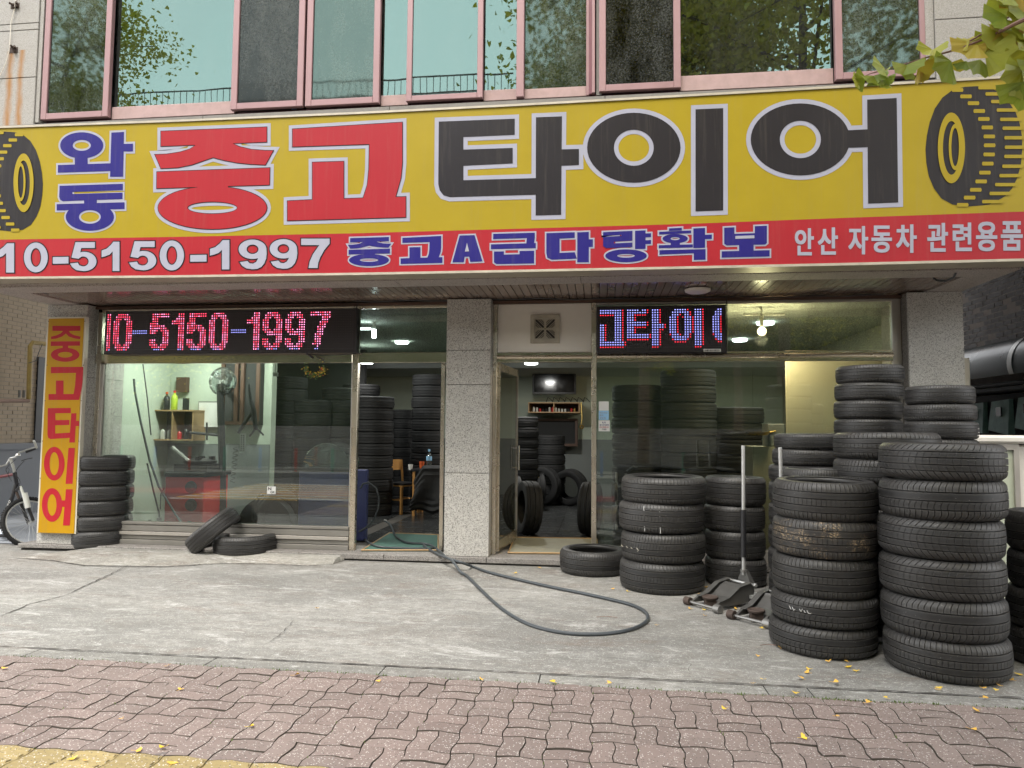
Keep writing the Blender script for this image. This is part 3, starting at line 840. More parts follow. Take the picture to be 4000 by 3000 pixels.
# granite wall panels left and right of the windows
def upanels(x0, x1, zs, xj=()):
    xs = [x0] + list(xj) + [x1]
    for a, b in zip(xs, xs[1:]):
        for c, d in zip(zs, zs[1:]):
            m = MB(); m.cbox(a + .003, b - .003, YU - .03, YU, c + .003, d - .003, .004); part('granite_panel', m, MT['upper'], bl)
zj = [onY(60, 120, YU - .03).z, onY(60, 305, YU - .03).z]
upanels(-9.5, onY(150, 300, YU - .03).x - .03, [4.3, zj[1], zj[0], 5.75, 6.3], (-8.0, -6.9))
zr = onY(3660, 77, YU - .03).z
xr0 = onY(3655, 200, YU - .03).x
upanels(xr0, 6.2, [4.3, zr, 5.9, 6.3], (4.4,))
m = MB(); m.box(xr0 - .075, xr0 - .003, YU - .015, YU + .1, 4.66, 6.3); part('window_reveal', m, MT['upper'], bl)
m = MB(); m.box(onY(150, 300, YU - .03).x - .027, onY(150, 300, YU).x + .04, YU - .015, YU + .1, 4.66, 6.3)
part('window_reveal', m, MT['upper'], bl)
m = MB(); m.box(-9.5, 6.2, YU, YU + .1, 3.0, 4.55); m.box(-9.5, 6.2, YU - .01, YU + .12, 6.3, 6.7); m.box(-9.5, -6.02, YU + .001, YU + .1, 4.55, 6.3); m.box(3.06, 6.2, YU + .001, YU + .1, 4.55, 6.3)
part('upper_wall_core', m, MT['ledge'], bl)
m = MB(); m.box(-9.5, 6.2, 6.8, 14.8, 6.7, 6.9); part('roof', m, MT['ledge'], bl)
# sill ledge
xs = [-6.22, -4.0, -2.05, .05, 1.95, 3.1]
for a, b in zip(xs, xs[1:]):
    m = MB(); m.add([(a + .003, YU - .10, 4.545), (b - .003, YU - .10, 4.545), (b - .003, YU + .05, 4.545), (a + .003, YU + .05, 4.545),
                     (a + .003, YU - .10, 4.60), (b - .003, YU - .10, 4.60), (b - .003, YU + .05, 4.665), (a + .003, YU + .05, 4.665)],
                    [(3, 2, 1, 0), (4, 5, 6, 7), (0, 1, 5, 4), (1, 2, 6, 5), (2, 3, 7, 6), (3, 0, 4, 7)])
    part('window_sill', m, MT['ledge'], bl)
# dim rooms behind the upper windows
m = MB(); m.box(-6.1, 3.1, 9.2, 9.3, 4.5, 6.3); m.box(-6.1, 3.1, 6.9, 9.2, 4.45, 4.5); m.box(-6.1, 3.1, 6.9, 9.2, 6.25, 6.3); m.box(-6.14, -6.1, 6.9, 9.3, 4.5, 6.3); m.box(3.1, 3.14, 6.9, 9.3, 4.5, 6.3)
part('upper_room_wall', m, MT['teal_in'], bl)
S1, S2, S3 = .6632, 1400 / 2111, 0
Z1 = lambda x: x * .6632
Z2 = lambda x: 1300 + x * .6632
Z3 = lambda x: 2600 + x * .6632
ylin = lambda x: 467 + (282 - 467) * (x - 156) / (3619 - 156) + 9 * math.sin(PI * (x - 156) / 3463)
wx = lambda x: onY(x, ylin(x), YW).x
ZTOP = 6.25
def member(mb, a, b, z0, z1, y0, y1): mb.cbox(a, b, y0, y1, z0, z1, .004)
def sash(px0, px1, glass, y=YU - .01, fw=.065, label=None, inner=None, z0=ZW0):
    a, b = wx(px0), wx(px1)
    m = MB(); member(m, a, a + fw, z0, ZTOP, y, y + .05); member(m, b - fw, b, z0, ZTOP, y, y + .05); member(m, a + fw + .0005, b - fw - .0005, z0, z0 + fw, y, y + .05)
    f = part('upper_window', m, MT['pink'], bl, label)
    a2, b2 = a + fw, b - fw
    if inner:   # dark inner sash seen through / beside
        m = MB(); iw = inner[1]
        if inner[0] == 'L': member(m, a2, a2 + iw, z0 + fw, ZTOP, y + .052, y + .09); m.cbox(a2 + iw, b2, y + .052, y + .09, z0 + fw, z0 + fw + .05, .004)
        if inner[0] == 'R': member(m, b2 - iw, b2, z0 + fw, ZTOP, y + .052, y + .09)
        if inner[0] == 'B': m.cbox(a2, b2, y + .052, y + .09, z0 + fw, z0 + fw + iw, .004)
        part('inner_frame', m, MT['maroon'], f)
    m = MB(); m.box(a2 + .001, b2 - .001, y + .02, y + .026, z0 + fw + .001, ZTOP - .001); part('window_pane', m, MT[glass], f)
def fixed(px0, px1, glass, y=YU + .05, rail=.11, label=None, z0=ZW0 - .01):
    a, b = wx(px0), wx(px1)
    m = MB(); m.cbox(a, b, y, y + .05, z0, z0 + rail, .004); f = part('upper_window', m, MT['pinkw'], bl, label)
    m = MB(); m.box(a + .001, b - .001, y + .015, y + .021, z0 + rail + .001, ZTOP); part('window_pane', m, MT[glass], f)
sash(Z1(240), Z1(636), 'gl_scr2', inner=('L', .085))
fixed(Z1(636), Z1(1366), 'gl_up', rail=.135)
sash(Z1(1362), Z1(1786), 'gl_scr', y=YU - .02)
sash(Z1(1797), Z2(272), 'gl_scr2', inner=('L', .06))
fixed(Z2(272), Z2(436), 'gl_up')
sash(Z2(432), Z2(882), 'gl_up', inner=('B', .075), fw=.055)
fixed(Z2(882), Z2(1082), 'gl_up')
m = MB(); a, b = wx(Z2(1080)), wx(Z2(1124)); m.cbox(a, b, YU - .005, YU + .09, ZW0 - .01, ZTOP, .004); part('window_mullion', m, MT['pink'], bl)
fixed(Z2(1124), Z2(1492), 'gl_scr2', rail=.10)
for k in range(3):
    a = wx(Z2(1492 + k * 17)); m = MB(); m.cbox(a, a + .03, YU - .0 + .015 * (2 - k), YU + .09, ZW0 - .012 + .004 * k, ZTOP, .004); part('window_track', m, MT['maroon' if k % 2 else 'pink'], bl)
m = MB(); a = wx(Z2(1552)); m.box(a, a + .05, YU + .02, YU + .09, ZW0 - .02, ZTOP); part('window_track', m, MT['ledge'], bl)
sash(Z2(1568), Z2(2050), 'gl_scr', inner=('B', .05))
fixed(Z2(2050), Z3(1000), 'gl_up', rail=.15)
sash(Z3(1002), Z3(1548), 'gl_scr2', inner=('R', .09))
m = MB(); m.box(-5.95, 3.0, YU + .095, YU + .12, ZW0 - .04, ZW0 + .02); part('window_track', m, MT['maroon'], bl)
# small things left on the sill inside the dark window
def bottle(name, lab, c, r, h, mat, capmat=None, cat='bottle', group=None, neck=.35, n=14):
    d = thing(name, lab, cat, c, group)
    m = MB(); m.lathe([(0, 0), (r * .92, 0), (r, h * .04), (r, h * .58), (r * .8, h * .72), (r * neck, h * .80), (r * neck, h * .88), (0, h * .88)], c, n); part('bottle_body', m, MT[mat], d, smooth=True)
    m = MB(); m.lathe([(0, h * .88), (r * neck * 1.15, h * .88), (r * neck * 1.15, h), (0, h)], c, n); part('bottle_cap', m, MT[capmat or 'plastic_w'], d)
    return d
c = onY(1150, 395, YU + .16); c.z = ZW0 + .03
bottle('detergent_bottle', 'blue and white plastic detergent bottle standing inside the dark upstairs window', c, .028, .17, 'skyblue')

# rusty brackets and dangling wire, upper left
for i, (x, y, lb) in enumerate(((58, 22, 'upper rusty bolt cluster on the granite wall at top left'), (52, 195, 'lower rusty bolt cluster on the granite wall with rust runs beneath'))):
    c = onY(x, y, YU - .035); m = MB()
    for k in range(4): 
        a = R.uniform(0, 6.28); m.tube([c + Vector((.02 * math.cos(a), 0, .02 * math.sin(a))), c + Vector((.05 * math.cos(a), -.03, .04 * math.sin(a)))], .012, 7)
    m.box(c.x - .05, c.x + .05, c.y, c.y + .006, c.z - .03, c.z + .03)
    single('wall_bracket', m, MT['rust'], lb, 'bracket', 'rusty wall brackets')
m = MB(); pts = [(62, -30), (58, 30), (42, 90), (40, 150), (36, 200), (22, 250), (5, 285), (-20, 330)]
m.tube([onY(x, y, YU - .05) for x, y in pts], .004, 6); single('loose_wire', m, MT['white_cable'], 'thin whitish wire hanging loose down the upper left granite wall', 'wire')

# ================================================================ BIG SIGN
sg = thing('fascia_sign', 'long yellow and red Korean used tyre sign board above the shop front', 'sign', (-1.4, YS, 2.95))
top = [(0, 502), (700, 477), (1400, 447), (2000, 417), (2650, 381), (3300, 344), (3950, 306)]
bot = [(0, 1082), (700, 1076), (1400, 1066), (2000, 1055), (2700, 1041), (3300, 1028), (3950, 1012)]
mid = [(0, 936), (700, 925), (1400, 911), (2000, 894), (2700, 874), (3300, 851), (3950, 828)]
def ext(L):
    P = [onY(x, y, YS) for x, y in L]; return [Vector((-7.3, YS, P[0].z))] + P + [Vector((4.0, YS, P[-1].z))]
T_, B_, M_ = ext(top), ext(bot), ext(mid)
def strip(A, B, y, name, mat):
    m = MB(); n = len(A); m.add([(a.x, y, a.z) for a in A] + [(b.x, y, b.z) for b in B], [(i, n + i, n + i + 1, i + 1) for i in range(n - 1)])
    return part(name, m, mat, sg)
strip(T_, M_, YS, 'sign_face', MT['s_yel']).data
strip(M_, B_, YS, 'sign_face', MT['s_red'])
m = MB(); n = len(T_)
for L, dz in ((T_, .02), (B_, -.022)):
    for a, b in zip(L, L[1:]):
        z0 = (a.z, b.z); lo = [(a.x, YS - .012, a.z), (b.x, YS - .012, b.z), (b.x, YS - .012, b.z + dz), (a.x, YS - .012, a.z + dz)]
        m.add(lo + [(p[0], YBM - .022, p[2]) for p in lo], [(0, 1, 2, 3), (4, 7, 6, 5), (0, 4, 5, 1), (3, 2, 6, 7), (0, 3, 7, 4), (1, 5, 6, 2)])
m.box(-7.32, -7.3, YS - .01, YBM - .02, B_[0].z, T_[0].z); m.box(4.0, 4.02, YS - .01, YBM - .02, B_[-1].z, T_[-1].z)
part('sign_frame', m, MT['alu_dirty'], sg)
m = MB(); m.box(-7.29, 3.99, YS + .01, YBM - .025, B_[0].z - .015, T_[0].z - .01 - .09); part('sign_box', m, MT['alu_dirty'], sg)

KEEP = [0]
def offpoly(P, d):
    if d == 0: return P
    n = len(P); A = sum(P[i][0] * P[(i + 1) % n][1] - P[(i + 1) % n][0] * P[i][1] for i in range(n)) / 2
    s = 1 if A > 0 else -1; out = []
    for i in range(n):
        p0, p1, p2 = Vector(P[i - 1]), Vector(P[i]), Vector(P[(i + 1) % n])
        a, b = (p1 - p0), (p2 - p1)
        if a.length < 1e-6 or b.length < 1e-6: out.append(tuple(p1)); continue
        a.normalize(); b.normalize(); n1 = Vector((a.y, -a.x)) * s; n2 = Vector((b.y, -b.x)) * s
        m = n1 + n2
        if m.length < .3: out.append(tuple(p1 + n1 * d)); continue
        m.normalize(); k = d / max(.42, m.dot(n1)); out.append(tuple(p1 + m * k))
    return out
def ell(cx, cy, rx, ry, n=48): return [(cx + rx * math.cos(2 * PI * i / n), cy + ry * math.sin(2 * PI * i / n)) for i in range(n)]
def art_mesh(prims, Y, d, mapf, y0):
    """prims: ('p', pts) polygon or ('r', cx, cy, rx, ry, ix, iy) ring, drawn in drawing units; mapf -> (x, z) on the board"""
    m = MB()
    for k, p in enumerate(prims):
        y = y0 - k * .00012
        if p[0] == 'p':
            P = offpoly([mapf(*q) for q in p[1]], d)
            tris = tessellate_polygon([[Vector((a, b, 0)) for a, b in P]])
            m.add([(a, y, b) for a, b in P], [tuple(t) for t in tris])
        else:
            _, cx, cy, rx, ry, ix, iy = p
            O = offpoly([mapf(*q) for q in ell(cx, cy, rx, ry)], d)
            if ix <= 0:
                m.add([(a, y, b) for a, b in O], [tuple(range(len(O)))]); continue
            I = [mapf(*q) for q in ell(cx, cy, ix, iy)]
            mx, mz = sum(q[0] for q in I) / len(I), sum(q[1] for q in I) / len(I); hx = max(abs(q[0] - mx) for q in I); hz = max(abs(q[1] - mz) for q in I)
            kx, kz = max(.25, (hx - d) / hx), max(.25, (hz - d) / hz); I = [(mx + (q[0] - mx) * kx, mz + (q[1] - mz) * kz) for q in I]
            n = len(O); m.add([(a, y, b) for a, b in O] + [(a, y, b) for a, b in I], [(i, (i + 1) % n, n + (i + 1) % n, n + i) for i in range(n)])
    return m
def onmap(ox, oy, s, Y):
    def f(x, y):
        p = onY(ox + x * s, oy + y * s, Y); return (p.x, p.z)
    return f
def letter(prims, mapf, fill, layers, parent, Y, label=None):
    """layers: list of (offset, material) from the bottom up"""
    y = Y - .002
    base = art_mesh(prims, Y, 0, mapf, Y - .002 - .002 * len(layers))
    o = part('letter', base, MT[fill], parent, label, fix=False)
    for i, (d, mt) in enumerate(layers):
        part('letter_outline', art_mesh(prims, Y, d, mapf, Y - .002 - .002 * i), MT[mt], o, fix=False)
    return o
f1 = onmap(0, 0, .6632, YS); f2 = onmap(1300, 0, .6632, YS); f3 = onmap(2600, 0, .6632, YS)
WO = [(.021, 's_white')]
wa = [('r', 483, 857, 127, 77, 53, 32), ('p', [(441, 918), (517, 918), (519, 985), (443, 987)]), ('p', [(343, 973), (690, 961), (690, 1007), (343, 1018)]),
      ('p', [(658, 782), (732, 778), (727, 1042), (650, 1042)]), ('p', [(700, 849), (785, 847), (785, 893), (700, 893)])]
letter(wa, f1, 's_blue', WO, sg, YS)
dong = [('p', [(353, 1095), (725, 1083), (725, 1120), (428, 1131), (428, 1143), (723, 1135), (723, 1173), (575, 1178), (495, 1181), (372, 1186), (357, 1178), (350, 1160)]),
        ('p', [(497, 1172), (572, 1170), (572, 1202), (497, 1204)]), ('p', [(336, 1203), (735, 1192), (735, 1232), (336, 1240)]), ('r', 531, 1278, 142, 82, 64, 40)]
letter(dong, f1, 's_blue', [(.019, 's_white')], sg, YS)
jung = [('p', [(950, 775), (1572, 750), (1572, 837), (1372, 846), (1410, 865), (1480, 882), (1560, 888), (1610, 889), (1565, 972), (1480, 968), (1400, 960), (1320, 945), (1257, 928),
               (1200, 948), (1130, 972), (1050, 988), (950, 993), (915, 912), (980, 910), (1060, 898), (1120, 880), (1155, 855), (950, 862)]),
        ('p', [(926, 1014), (1590, 990), (1588, 1090), (925, 1110)]), ('p', [(1165, 1090), (1345, 1085), (1345, 1150), (1165, 1150)]), ('r', 1253, 1225, 320, 125, 147, 36)]
RO = [(.040, 's_white'), (.007, 's_blk')]
letter(jung, f1, 's_red', RO, sg, YS)
c = 1300 / .6632   # zoom-2 x to zoom-1 x
go = [('p', [(1725, 762), (410 + c, 722), (410 + c, 960), (402 + c, 1050), (370 + c, 1162), (430 + c, 1160), (430 + c, 1280), (1695, 1300), (1695, 1185), (1842, 1178),
             (1842, 958), (2025, 952), (2025, 1172), (180 + c, 1168), (205 + c, 1090), (214 + c, 1000), (217 + c, 850), (1725, 865)])]
letter(go, f1, 's_red', RO, sg, YS)
DO = [(.040, 's_white')]
ta = [('p', [(625, 717), (1072, 700), (1072, 795), (770, 808), (770, 882), (1060, 872), (1060, 963), (770, 977), (770, 1062), (1250, 1048), (1250, 1146), (690, 1162), (652, 1150), (630, 1122), (622, 1085)]),
      ('p', [(1197, 692), (1350, 686), (1345, 1266), (1195, 1270)]), ('p', [(1330, 881), (1450, 878), (1450, 973), (1330, 978)])]
letter(ta, f2, 's_dark', DO, sg, YS)
letter([('r', 1773, 871, 275, 206, 117, 106)], f2, 's_dark', DO, sg, YS)
letter([('p', [(176, 645), (339, 638), (339, 1240), (176, 1246)])], f3, 's_dark', DO, sg, YS)
letter([('r', 793, 822, 292, 212, 121, 110), ('p', [(1050, 769), (1200, 762), (1200, 867), (1050, 872)]), ('p', [(1186, 588), (1360, 578), (1369, 1193), (1192, 1200)])], f3, 's_dark', DO, sg, YS)
# tyre pictures at both ends
body = [(1835, 508), (1760, 512), (1690, 530), (1630, 575), (1585, 640), (1555, 720), (1538, 800), (1530, 880), (1535, 960), (1550, 1040), (1580, 1110), (1625, 1170), (1690, 1205), (1780, 1217),
        (1905, 1205), (1950, 1185), (2000, 1155), (2040, 1110), (2070, 1050), (2092, 970), (2100, 880), (2098, 800), (2085, 730), (2060, 660), (2020, 600), (1975, 550), (1920, 522)]
c1 = [(1718, 531), (1768, 569), (1812, 609), (1846, 655), (1873, 702), (1893, 752), (1905, 805), (1907, 857), (1904, 911), (1896, 965), (1879, 1018), (1857, 1070), (1825, 1119), (1789, 1165), (1748, 1208)]
c2 = [(1840, 518), (1882, 555), (1915, 600), (1948, 650), (1968, 705), (1982, 757), (1993, 813), (1995, 869), (1992, 923), (1980, 981), (1963, 1036), (1938, 1089), (1905, 1141), (1862, 1189)]
def pill(x0, x1, y, h=11):
    return ('p', [(x0 + h * .3, y - h), (x1 - h * .3, y - h), (x1, y - h * .3), (x1, y + h * .3), (x1 - h * .3, y + h), (x0 + h * .3, y + h), (x0, y + h * .3), (x0, y - h * .3)])
def tyrepic(mapf):
    o = part('tyre_picture', art_mesh([('p', body)], YS, 0, mapf, YS - .002), MT['s_dark'], sg, fix=False)
    y = [pill(a - 34, a + 34, b) for a, b in c1] + [pill(a, min(2140, a + 125), b, 10) for a, b in c2] + [('r', 1681, 873, 80, 208, 50, 158), ('r', 1703, 868, 38, 136, 22, 112)]
    part('tyre_picture_highlight', art_mesh(y, YS, 0, mapf, YS - .004), MT['s_yel'], o, fix=False)
tyrepic(f3)
tyrepic(lambda x, y: f1(142 - (x - 1681) * .74, 1078 + (y - 873) * .83))
# telephone number
def cap(a0, a1, cx, cy, rx, ry, n=14): return [(cx + rx * math.cos(math.radians(a0 + (a1 - a0) * i / n)), cy + ry * math.sin(math.radians(a0 + (a1 - a0) * i / n))) for i in range(n + 1)]
DIG = {
 '1': [('p', [(66, 0), (100, 0), (100, 100), (62, 100), (62, 33), (45, 44), (20, 50), (0, 53), (0, 30), (28, 24), (50, 12)])],
 '0': [('r', 50, 50, 50, 51, 22, 32)],
 '-': [('p', [(0, 50), (100, 49), (100, 72), (0, 73)])],
 '7': [('p', [(0, 0), (100, 0), (100, 17), (82, 38), (68, 62), (60, 82), (58, 100), (26, 100), (30, 78), (42, 52), (64, 22), (0, 22)])],
 '5': [('p', [(20, 0), (94, 0), (94, 20), (42, 20), (38, 36)] + cap(-105, 100, 53, 66, 47, 33, 22)[0:] + [(24, 96), (8, 86), (0, 73), (29, 70), (34, 79)] + cap(120, -130, 50, 66, 20, 17, 16) + [(32, 57), (5, 53)])],
}
DIG['9'] = [('r', 50, 33, 49, 33, 21, 16), ('p', [(99, 30), (100, 48), (98, 65), (91, 82), (80, 94), (66, 100), (48, 101), (28, 98), (13, 89), (5, 77), (32, 73), (40, 81), (52, 82), (63, 76), (69, 66), (71, 50), (75, 45)])]
def unit(prims, x0, x1, y0, y1):
    g = lambda x, y: (x0 + (x1 - x0) * x / 100, y0 + (y1 - y0) * y / 100)
    out = []
    for p in prims:
        if p[0] == 'p': out.append(('p', [g(*q) for q in p[1]]))
        else: a = g(p[1], p[2]); k, l_ = (x1 - x0) / 100, (y1 - y0) / 100; out.append(('r', a[0], a[1], p[3] * k, p[4] * l_, p[5] * k, p[6] * l_))
    return out
DK = [(.011, 's_blk')]
for ch, a, b in (('1', -38, 85), ('0', 143, 283), ('-', 313, 405), ('5', 415, 570), ('1', 600, 705), ('5', 762, 922), ('0', 942, 1085), ('-', 1122, 1218), ('1', 1238, 1352), ('9', 1405, 1572), ('9', 1588, 1752), ('7', 1775, 1942)):
    xm = (a + b) / 2; t0 = 1434 - .0150 * xm; b0 = 1606 - .0145 * xm
    letter(unit(DIG[ch], a, b, t0, b0), f1, 's_white', DK, sg, YS)
# second line, blue with white edge
SO = [(.014, 's_white')]
def rebox(prims, sx0, sx1, sy0, sy1, x0, x1, y0, y1):
    g = lambda x, y: (x0 + (x - sx0) / (sx1 - sx0) * (x1 - x0), y0 + (y - sy0) / (sy1 - sy0) * (y1 - y0)); kx, ky = (x1 - x0) / (sx1 - sx0), (y1 - y0) / (sy1 - sy0); out = []
    for p in prims:
        if p[0] == 'p': out.append(('p', [g(*q) for q in p[1]]))
        else: a = g(p[1], p[2]); out.append(('r', a[0], a[1], p[3] * kx, p[4] * ky, p[5] * kx, p[6] * ky))
    return out
letter(rebox(jung, 915, 1610, 750, 1350, 90, 345, 1396, 1568), f2, 's_blue', SO, sg, YS)
letter(rebox(go, 1695, 430 + c, 722, 1300, 400, 646, 1390, 1555), f2, 's_blue', SO, sg, YS)
letter([('p', [(705, 1545), (748, 1388), (835, 1385), (882, 1540), (810, 1543), (804, 1512), (777, 1513), (772, 1545)])], f2, 's_blue', SO, sg, YS)
part('letter_counter', art_mesh([('p', [(791, 1436), (782, 1480), (800, 1479)])], YS, .004, f2, YS - .0065), MT['s_white'], sg, fix=False)
geup = [('p', [(945, 1378), (1190, 1371), (1190, 1400), (1186, 1436), (1140, 1437), (1143, 1403), (945, 1409)]), ('p', [(932, 1440), (1196, 1432), (1196, 1462), (932, 1468)]),
        ('p', [(950, 1482), (1008, 1481), (1008, 1500), (1100, 1498), (1100, 1479), (1186, 1477), (1186, 1552), (965, 1556), (950, 1546)])]
letter(geup, f2, 's_blue', SO, sg, YS)
da = [('p', [(1258, 1374), (1425, 1368), (1425, 1402), (1336, 1406), (1336, 1490), (1425, 1486), (1438, 1524), (1290, 1530), (1264, 1518), (1258, 1490)]),
      ('p', [(1440, 1369), (1508, 1366), (1508, 1545), (1440, 1545)]), ('p', [(1495, 1411), (1532, 1410), (1532, 1455), (1495, 1456)])]
letter(da, f2, 's_blue', SO, sg, YS)
ryang = [('p', [(1592, 1368), (1765, 1360), (1765, 1418), (1655, 1424), (1655, 1434), (1765, 1429), (1765, 1456), (1610, 1462), (1592, 1450), (1592, 1396), (1700, 1390), (1700, 1384), (1592, 1389)]),
         ('p', [(1780, 1360), (1842, 1357), (1842, 1466), (1780, 1468)]), ('p', [(1830, 1376), (1874, 1374), (1874, 1397), (1830, 1399)]), ('p', [(1830, 1416), (1874, 1414), (1874, 1437), (1830, 1439)]), ('r', 1727, 1507, 122, 38, 52, 11)]
letter(ryang, f2, 's_blue', SO, sg, YS)
hwak = [('p', [(20, 1346), (95, 1342), (95, 1358), (20, 1361)]), ('p', [(-38, 1366), (150, 1358), (150, 1374), (-38, 1382)]), ('r', 56, 1406, 74, 27, 27, 9), ('p', [(30, 1428), (84, 1427), (84, 1446), (30, 1447)]),
        ('p', [(-40, 1445), (160, 1440), (160, 1458), (-40, 1462)]), ('p', [(163, 1346), (232, 1343), (232, 1460), (163, 1462)]), ('p', [(222, 1384), (272, 1382), (272, 1408), (222, 1410)]),
        ('p', [(-36, 1474), (235, 1468), (235, 1530), (166, 1532), (166, 1492), (-36, 1500)])]
letter(hwak, f3, 's_blue', SO, sg, YS)
bo = [('p', [(345, 1342), (405, 1339), (405, 1378), (525, 1374), (525, 1333), (596, 1330), (596, 1432), (585, 1441), (360, 1446), (345, 1436)]), ('p', [(432, 1438), (518, 1436), (518, 1485), (432, 1487)]), ('p', [(330, 1481), (612, 1474), (612, 1511), (330, 1518)])]
letter(bo, f3, 's_blue', SO, sg, YS)
part('letter_counter', art_mesh([('p', [(412, 1393), (520, 1389), (520, 1402), (412, 1406)])], YS, .003, f3, YS - .0065), MT['s_white'], sg, fix=False)
# letters from the built-in font, fitted into boxes
def glyph2d(ch, bold):
    cu = bpy.data.curves.new('glyph', 'FONT'); cu.body = ch; cu.offset = bold; cu.resolution_u = 4
    o = bpy.data.objects.new('glyph', cu); COL.objects.link(o); bpy.context.view_layer.update()
    dg = bpy.context.evaluated_depsgraph_get(); me = bpy.data.meshes.new_from_object(o.evaluated_get(dg))
    vs = [(v.co.x, v.co.y) for v in me.vertices]; fs = [tuple(p.vertices) for p in me.polygons]
    bpy.data.objects.remove(o); bpy.data.curves.remove(cu); bpy.data.meshes.remove(me)
    x0, x1 = min(v[0] for v in vs), max(v[0] for v in vs); y0, y1 = min(v[1] for v in vs), max(v[1] for v in vs)
    return [((x - x0) / (x1 - x0) * 100, (y1 - y) / (y1 - y0) * 100) for x, y in vs], fs
def fontpart(ch, bold, mapf, box, y, mat, parent, name='letter'):
    vs, fs = glyph2d(ch, bold); x0, x1, y0, y1 = box; m = MB()
    sh = (0,)
    if bold > .03: vs, fs = glyph2d(ch, .012); sh = (-1, 0, 1)
    for k, q in enumerate((u, v) for u in sh for v in sh):
        P = [mapf(x0 + (x1 - x0) * (.05 + .9 * a / 100 + q[0] * .022), y0 + (y1 - y0) * (.03 + .94 * b / 100 + q[1] * .012)) for a, b in vs] if len(sh) > 1 else [mapf(x0 + (x1 - x0) * a / 100, y0 + (y1 - y0) * b / 100) for a, b in vs]
        m.add([(a, y - k * .00012, b) for a, b in P], fs)
    return part(name, m, MT[mat], parent, fix=False)
for ch, bx in (('안', (757, 876, 1342, 1508)), ('산', (892, 1018, 1337, 1504)), ('자', (1072, 1196, 1329, 1502)), ('동', (1208, 1336, 1326, 1492)), ('차', (1352, 1482, 1319, 1493)), ('관', (1536, 1666, 1310, 1487)),
               ('련', (1686, 1806, 1308, 1483)), ('용', (1823, 1956, 1303, 1484)), ('품', (1969, 2106, 1300, 1480))):
    fontpart(ch, .036, f3, bx, YS - .003, 's_white', sg)

# ================================================================ VERTICAL SIGN on the left column
YV = YP - .06
vs_ = thing('vertical_sign', 'tall narrow amber sign board with red Korean letters on left column', 'sign', (-6.27, YV, .2))
A, B, C_, D = onY(181, 1238, YV), onY(338, 1238, YV), onY(293, 2090, YV), onY(147, 2078, YV)
x0, x1, z0, z1 = (A.x + D.x) / 2, (B.x + C_.x) / 2, (C_.z + D.z) / 2, (A.z + B.z) / 2
m = MB(); m.box(x0, x1, YV, YP - .002, z0, z1); part('board_frame', m, MT['ivory'], vs_)
m = MB(); m.cbox(x0 + .022, x1 - .018, YV - .006, YV - .001, z0 + .004, z1 - .018, .002); part('board_face', m, MT['v_yel'], vs_)
f4 = onmap(0, 1050, .7236, YV - .007)
def vlet(prims):
    part('letter', art_mesh(prims, YV, 0, f4, YV - .0075), MT['v_red'], vs_, fix=False)
vlet([('p', [(283, 308), (434, 308), (434, 335), (372, 336), (380, 347), (400, 358), (436, 366), (432, 380), (400, 376), (372, 366), (356, 350), (335, 366), (305, 377), (276, 380), (275, 366), (305, 359), (330, 347), (340, 336), (283, 335)]),
      ('p', [(274, 392), (432, 391), (432, 415), (274, 417)]), ('p', [(338, 412), (368, 412), (368, 432), (338, 432)]), ('r', 352, 464, 77, 38, 39, 15)])
vlet([('p', [(275, 530), (450, 529), (447, 600), (442, 640), (434, 681), (426, 708), (262, 708), (262, 676), (302, 676), (302, 603), (343, 603), (343, 676), (397, 676), (405, 630), (410, 562), (275, 564)])])
vlet([('p', [(258, 752), (382, 751), (382, 779), (299, 780), (299, 817), (374, 816), (374, 843), (298, 845), (298, 889), (384, 884), (384, 912), (272, 919), (260, 912), (256, 895)]), ('p', [(385, 780), (413, 779), (404, 938), (374, 938)]), ('p', [(405, 821), (428, 821), (427, 849), (404, 849)])])
vlet([('r', 293, 1052, 56, 91, 25, 62), ('p', [(370, 967), (405, 967), (392, 1161), (354, 1161)])])
vlet([('r', 281, 1275, 55, 91, 24, 58), ('p', [(325, 1250), (362, 1250), (360, 1285), (325, 1285)]), ('p', [(356, 1190), (393, 1190), (377, 1386), (340, 1386)])])
m = MB()
for x, y in ((262, 283), (458, 283), (254, 520), (450, 520), (243, 712), (438, 712), (230, 930), (425, 930), (216, 1130), (412, 1130)):
    p = f4(x, y); m.lathe([(0, -.010), (.005, -.009), (.006, -.006)], (p[0], YV, p[1]), 8, 'Y')
part('board_screw', m, MT['rust'], vs_, kind='stuff')

# ================================================================ LED DISPLAYS
MT['led_r'] = emit('led_pink_red', (1, .06, .13), 1.25); MT['led_h'] = emit('led_hot_pink', (1, .26, .50), 1.4); MT['led_w'] = emit('led_blue_white', (.34, .36, 1), .85)
MT['led_rd'] = emit('led_red', (1, .02, .05), .75); MT['led_o'] = plain('led_off', (.20, .17, .17), .4)
MT['led_back'] = plain('led_panel_black', (.016, .012, .014), .5)
FIVE = ['21-28', '21-28', '21-23', '21-23', '20-23', '20-26', '20-27', '20-23,25-28', '20-22,26-28', '26-28', '26-28', '20-22,26-28', '20-22,26-28', '20-23,25-28', '21-27', '22-26']
ONE = ['33-35', '33-35', '32-35', '30-35', '30-35'] + ['33-35'] * 11
ZERO = ['49-53', '48-54', '48-50,52-54'] + ['47-49,53-55'] * 10 + ['48-50,52-54', '48-54', '49-53']
NINE = ['73-77', '72-78', '72-74,76-78'] + ['71-73,77-79'] * 4 + ['71-74,76-79', '72-79', '73-79', '77-79', '71-73,77-79', '71-73,77-79', '71-74,76-78', '72-78', '73-77']
SEV = ['92-100', '92-100', '97-100', '97-99', '96-99', '96-98', '95-98', '95-97', '95-97', '94-97', '94-96', '94-96', '94-96', '93-96', '95-95', '94-95']
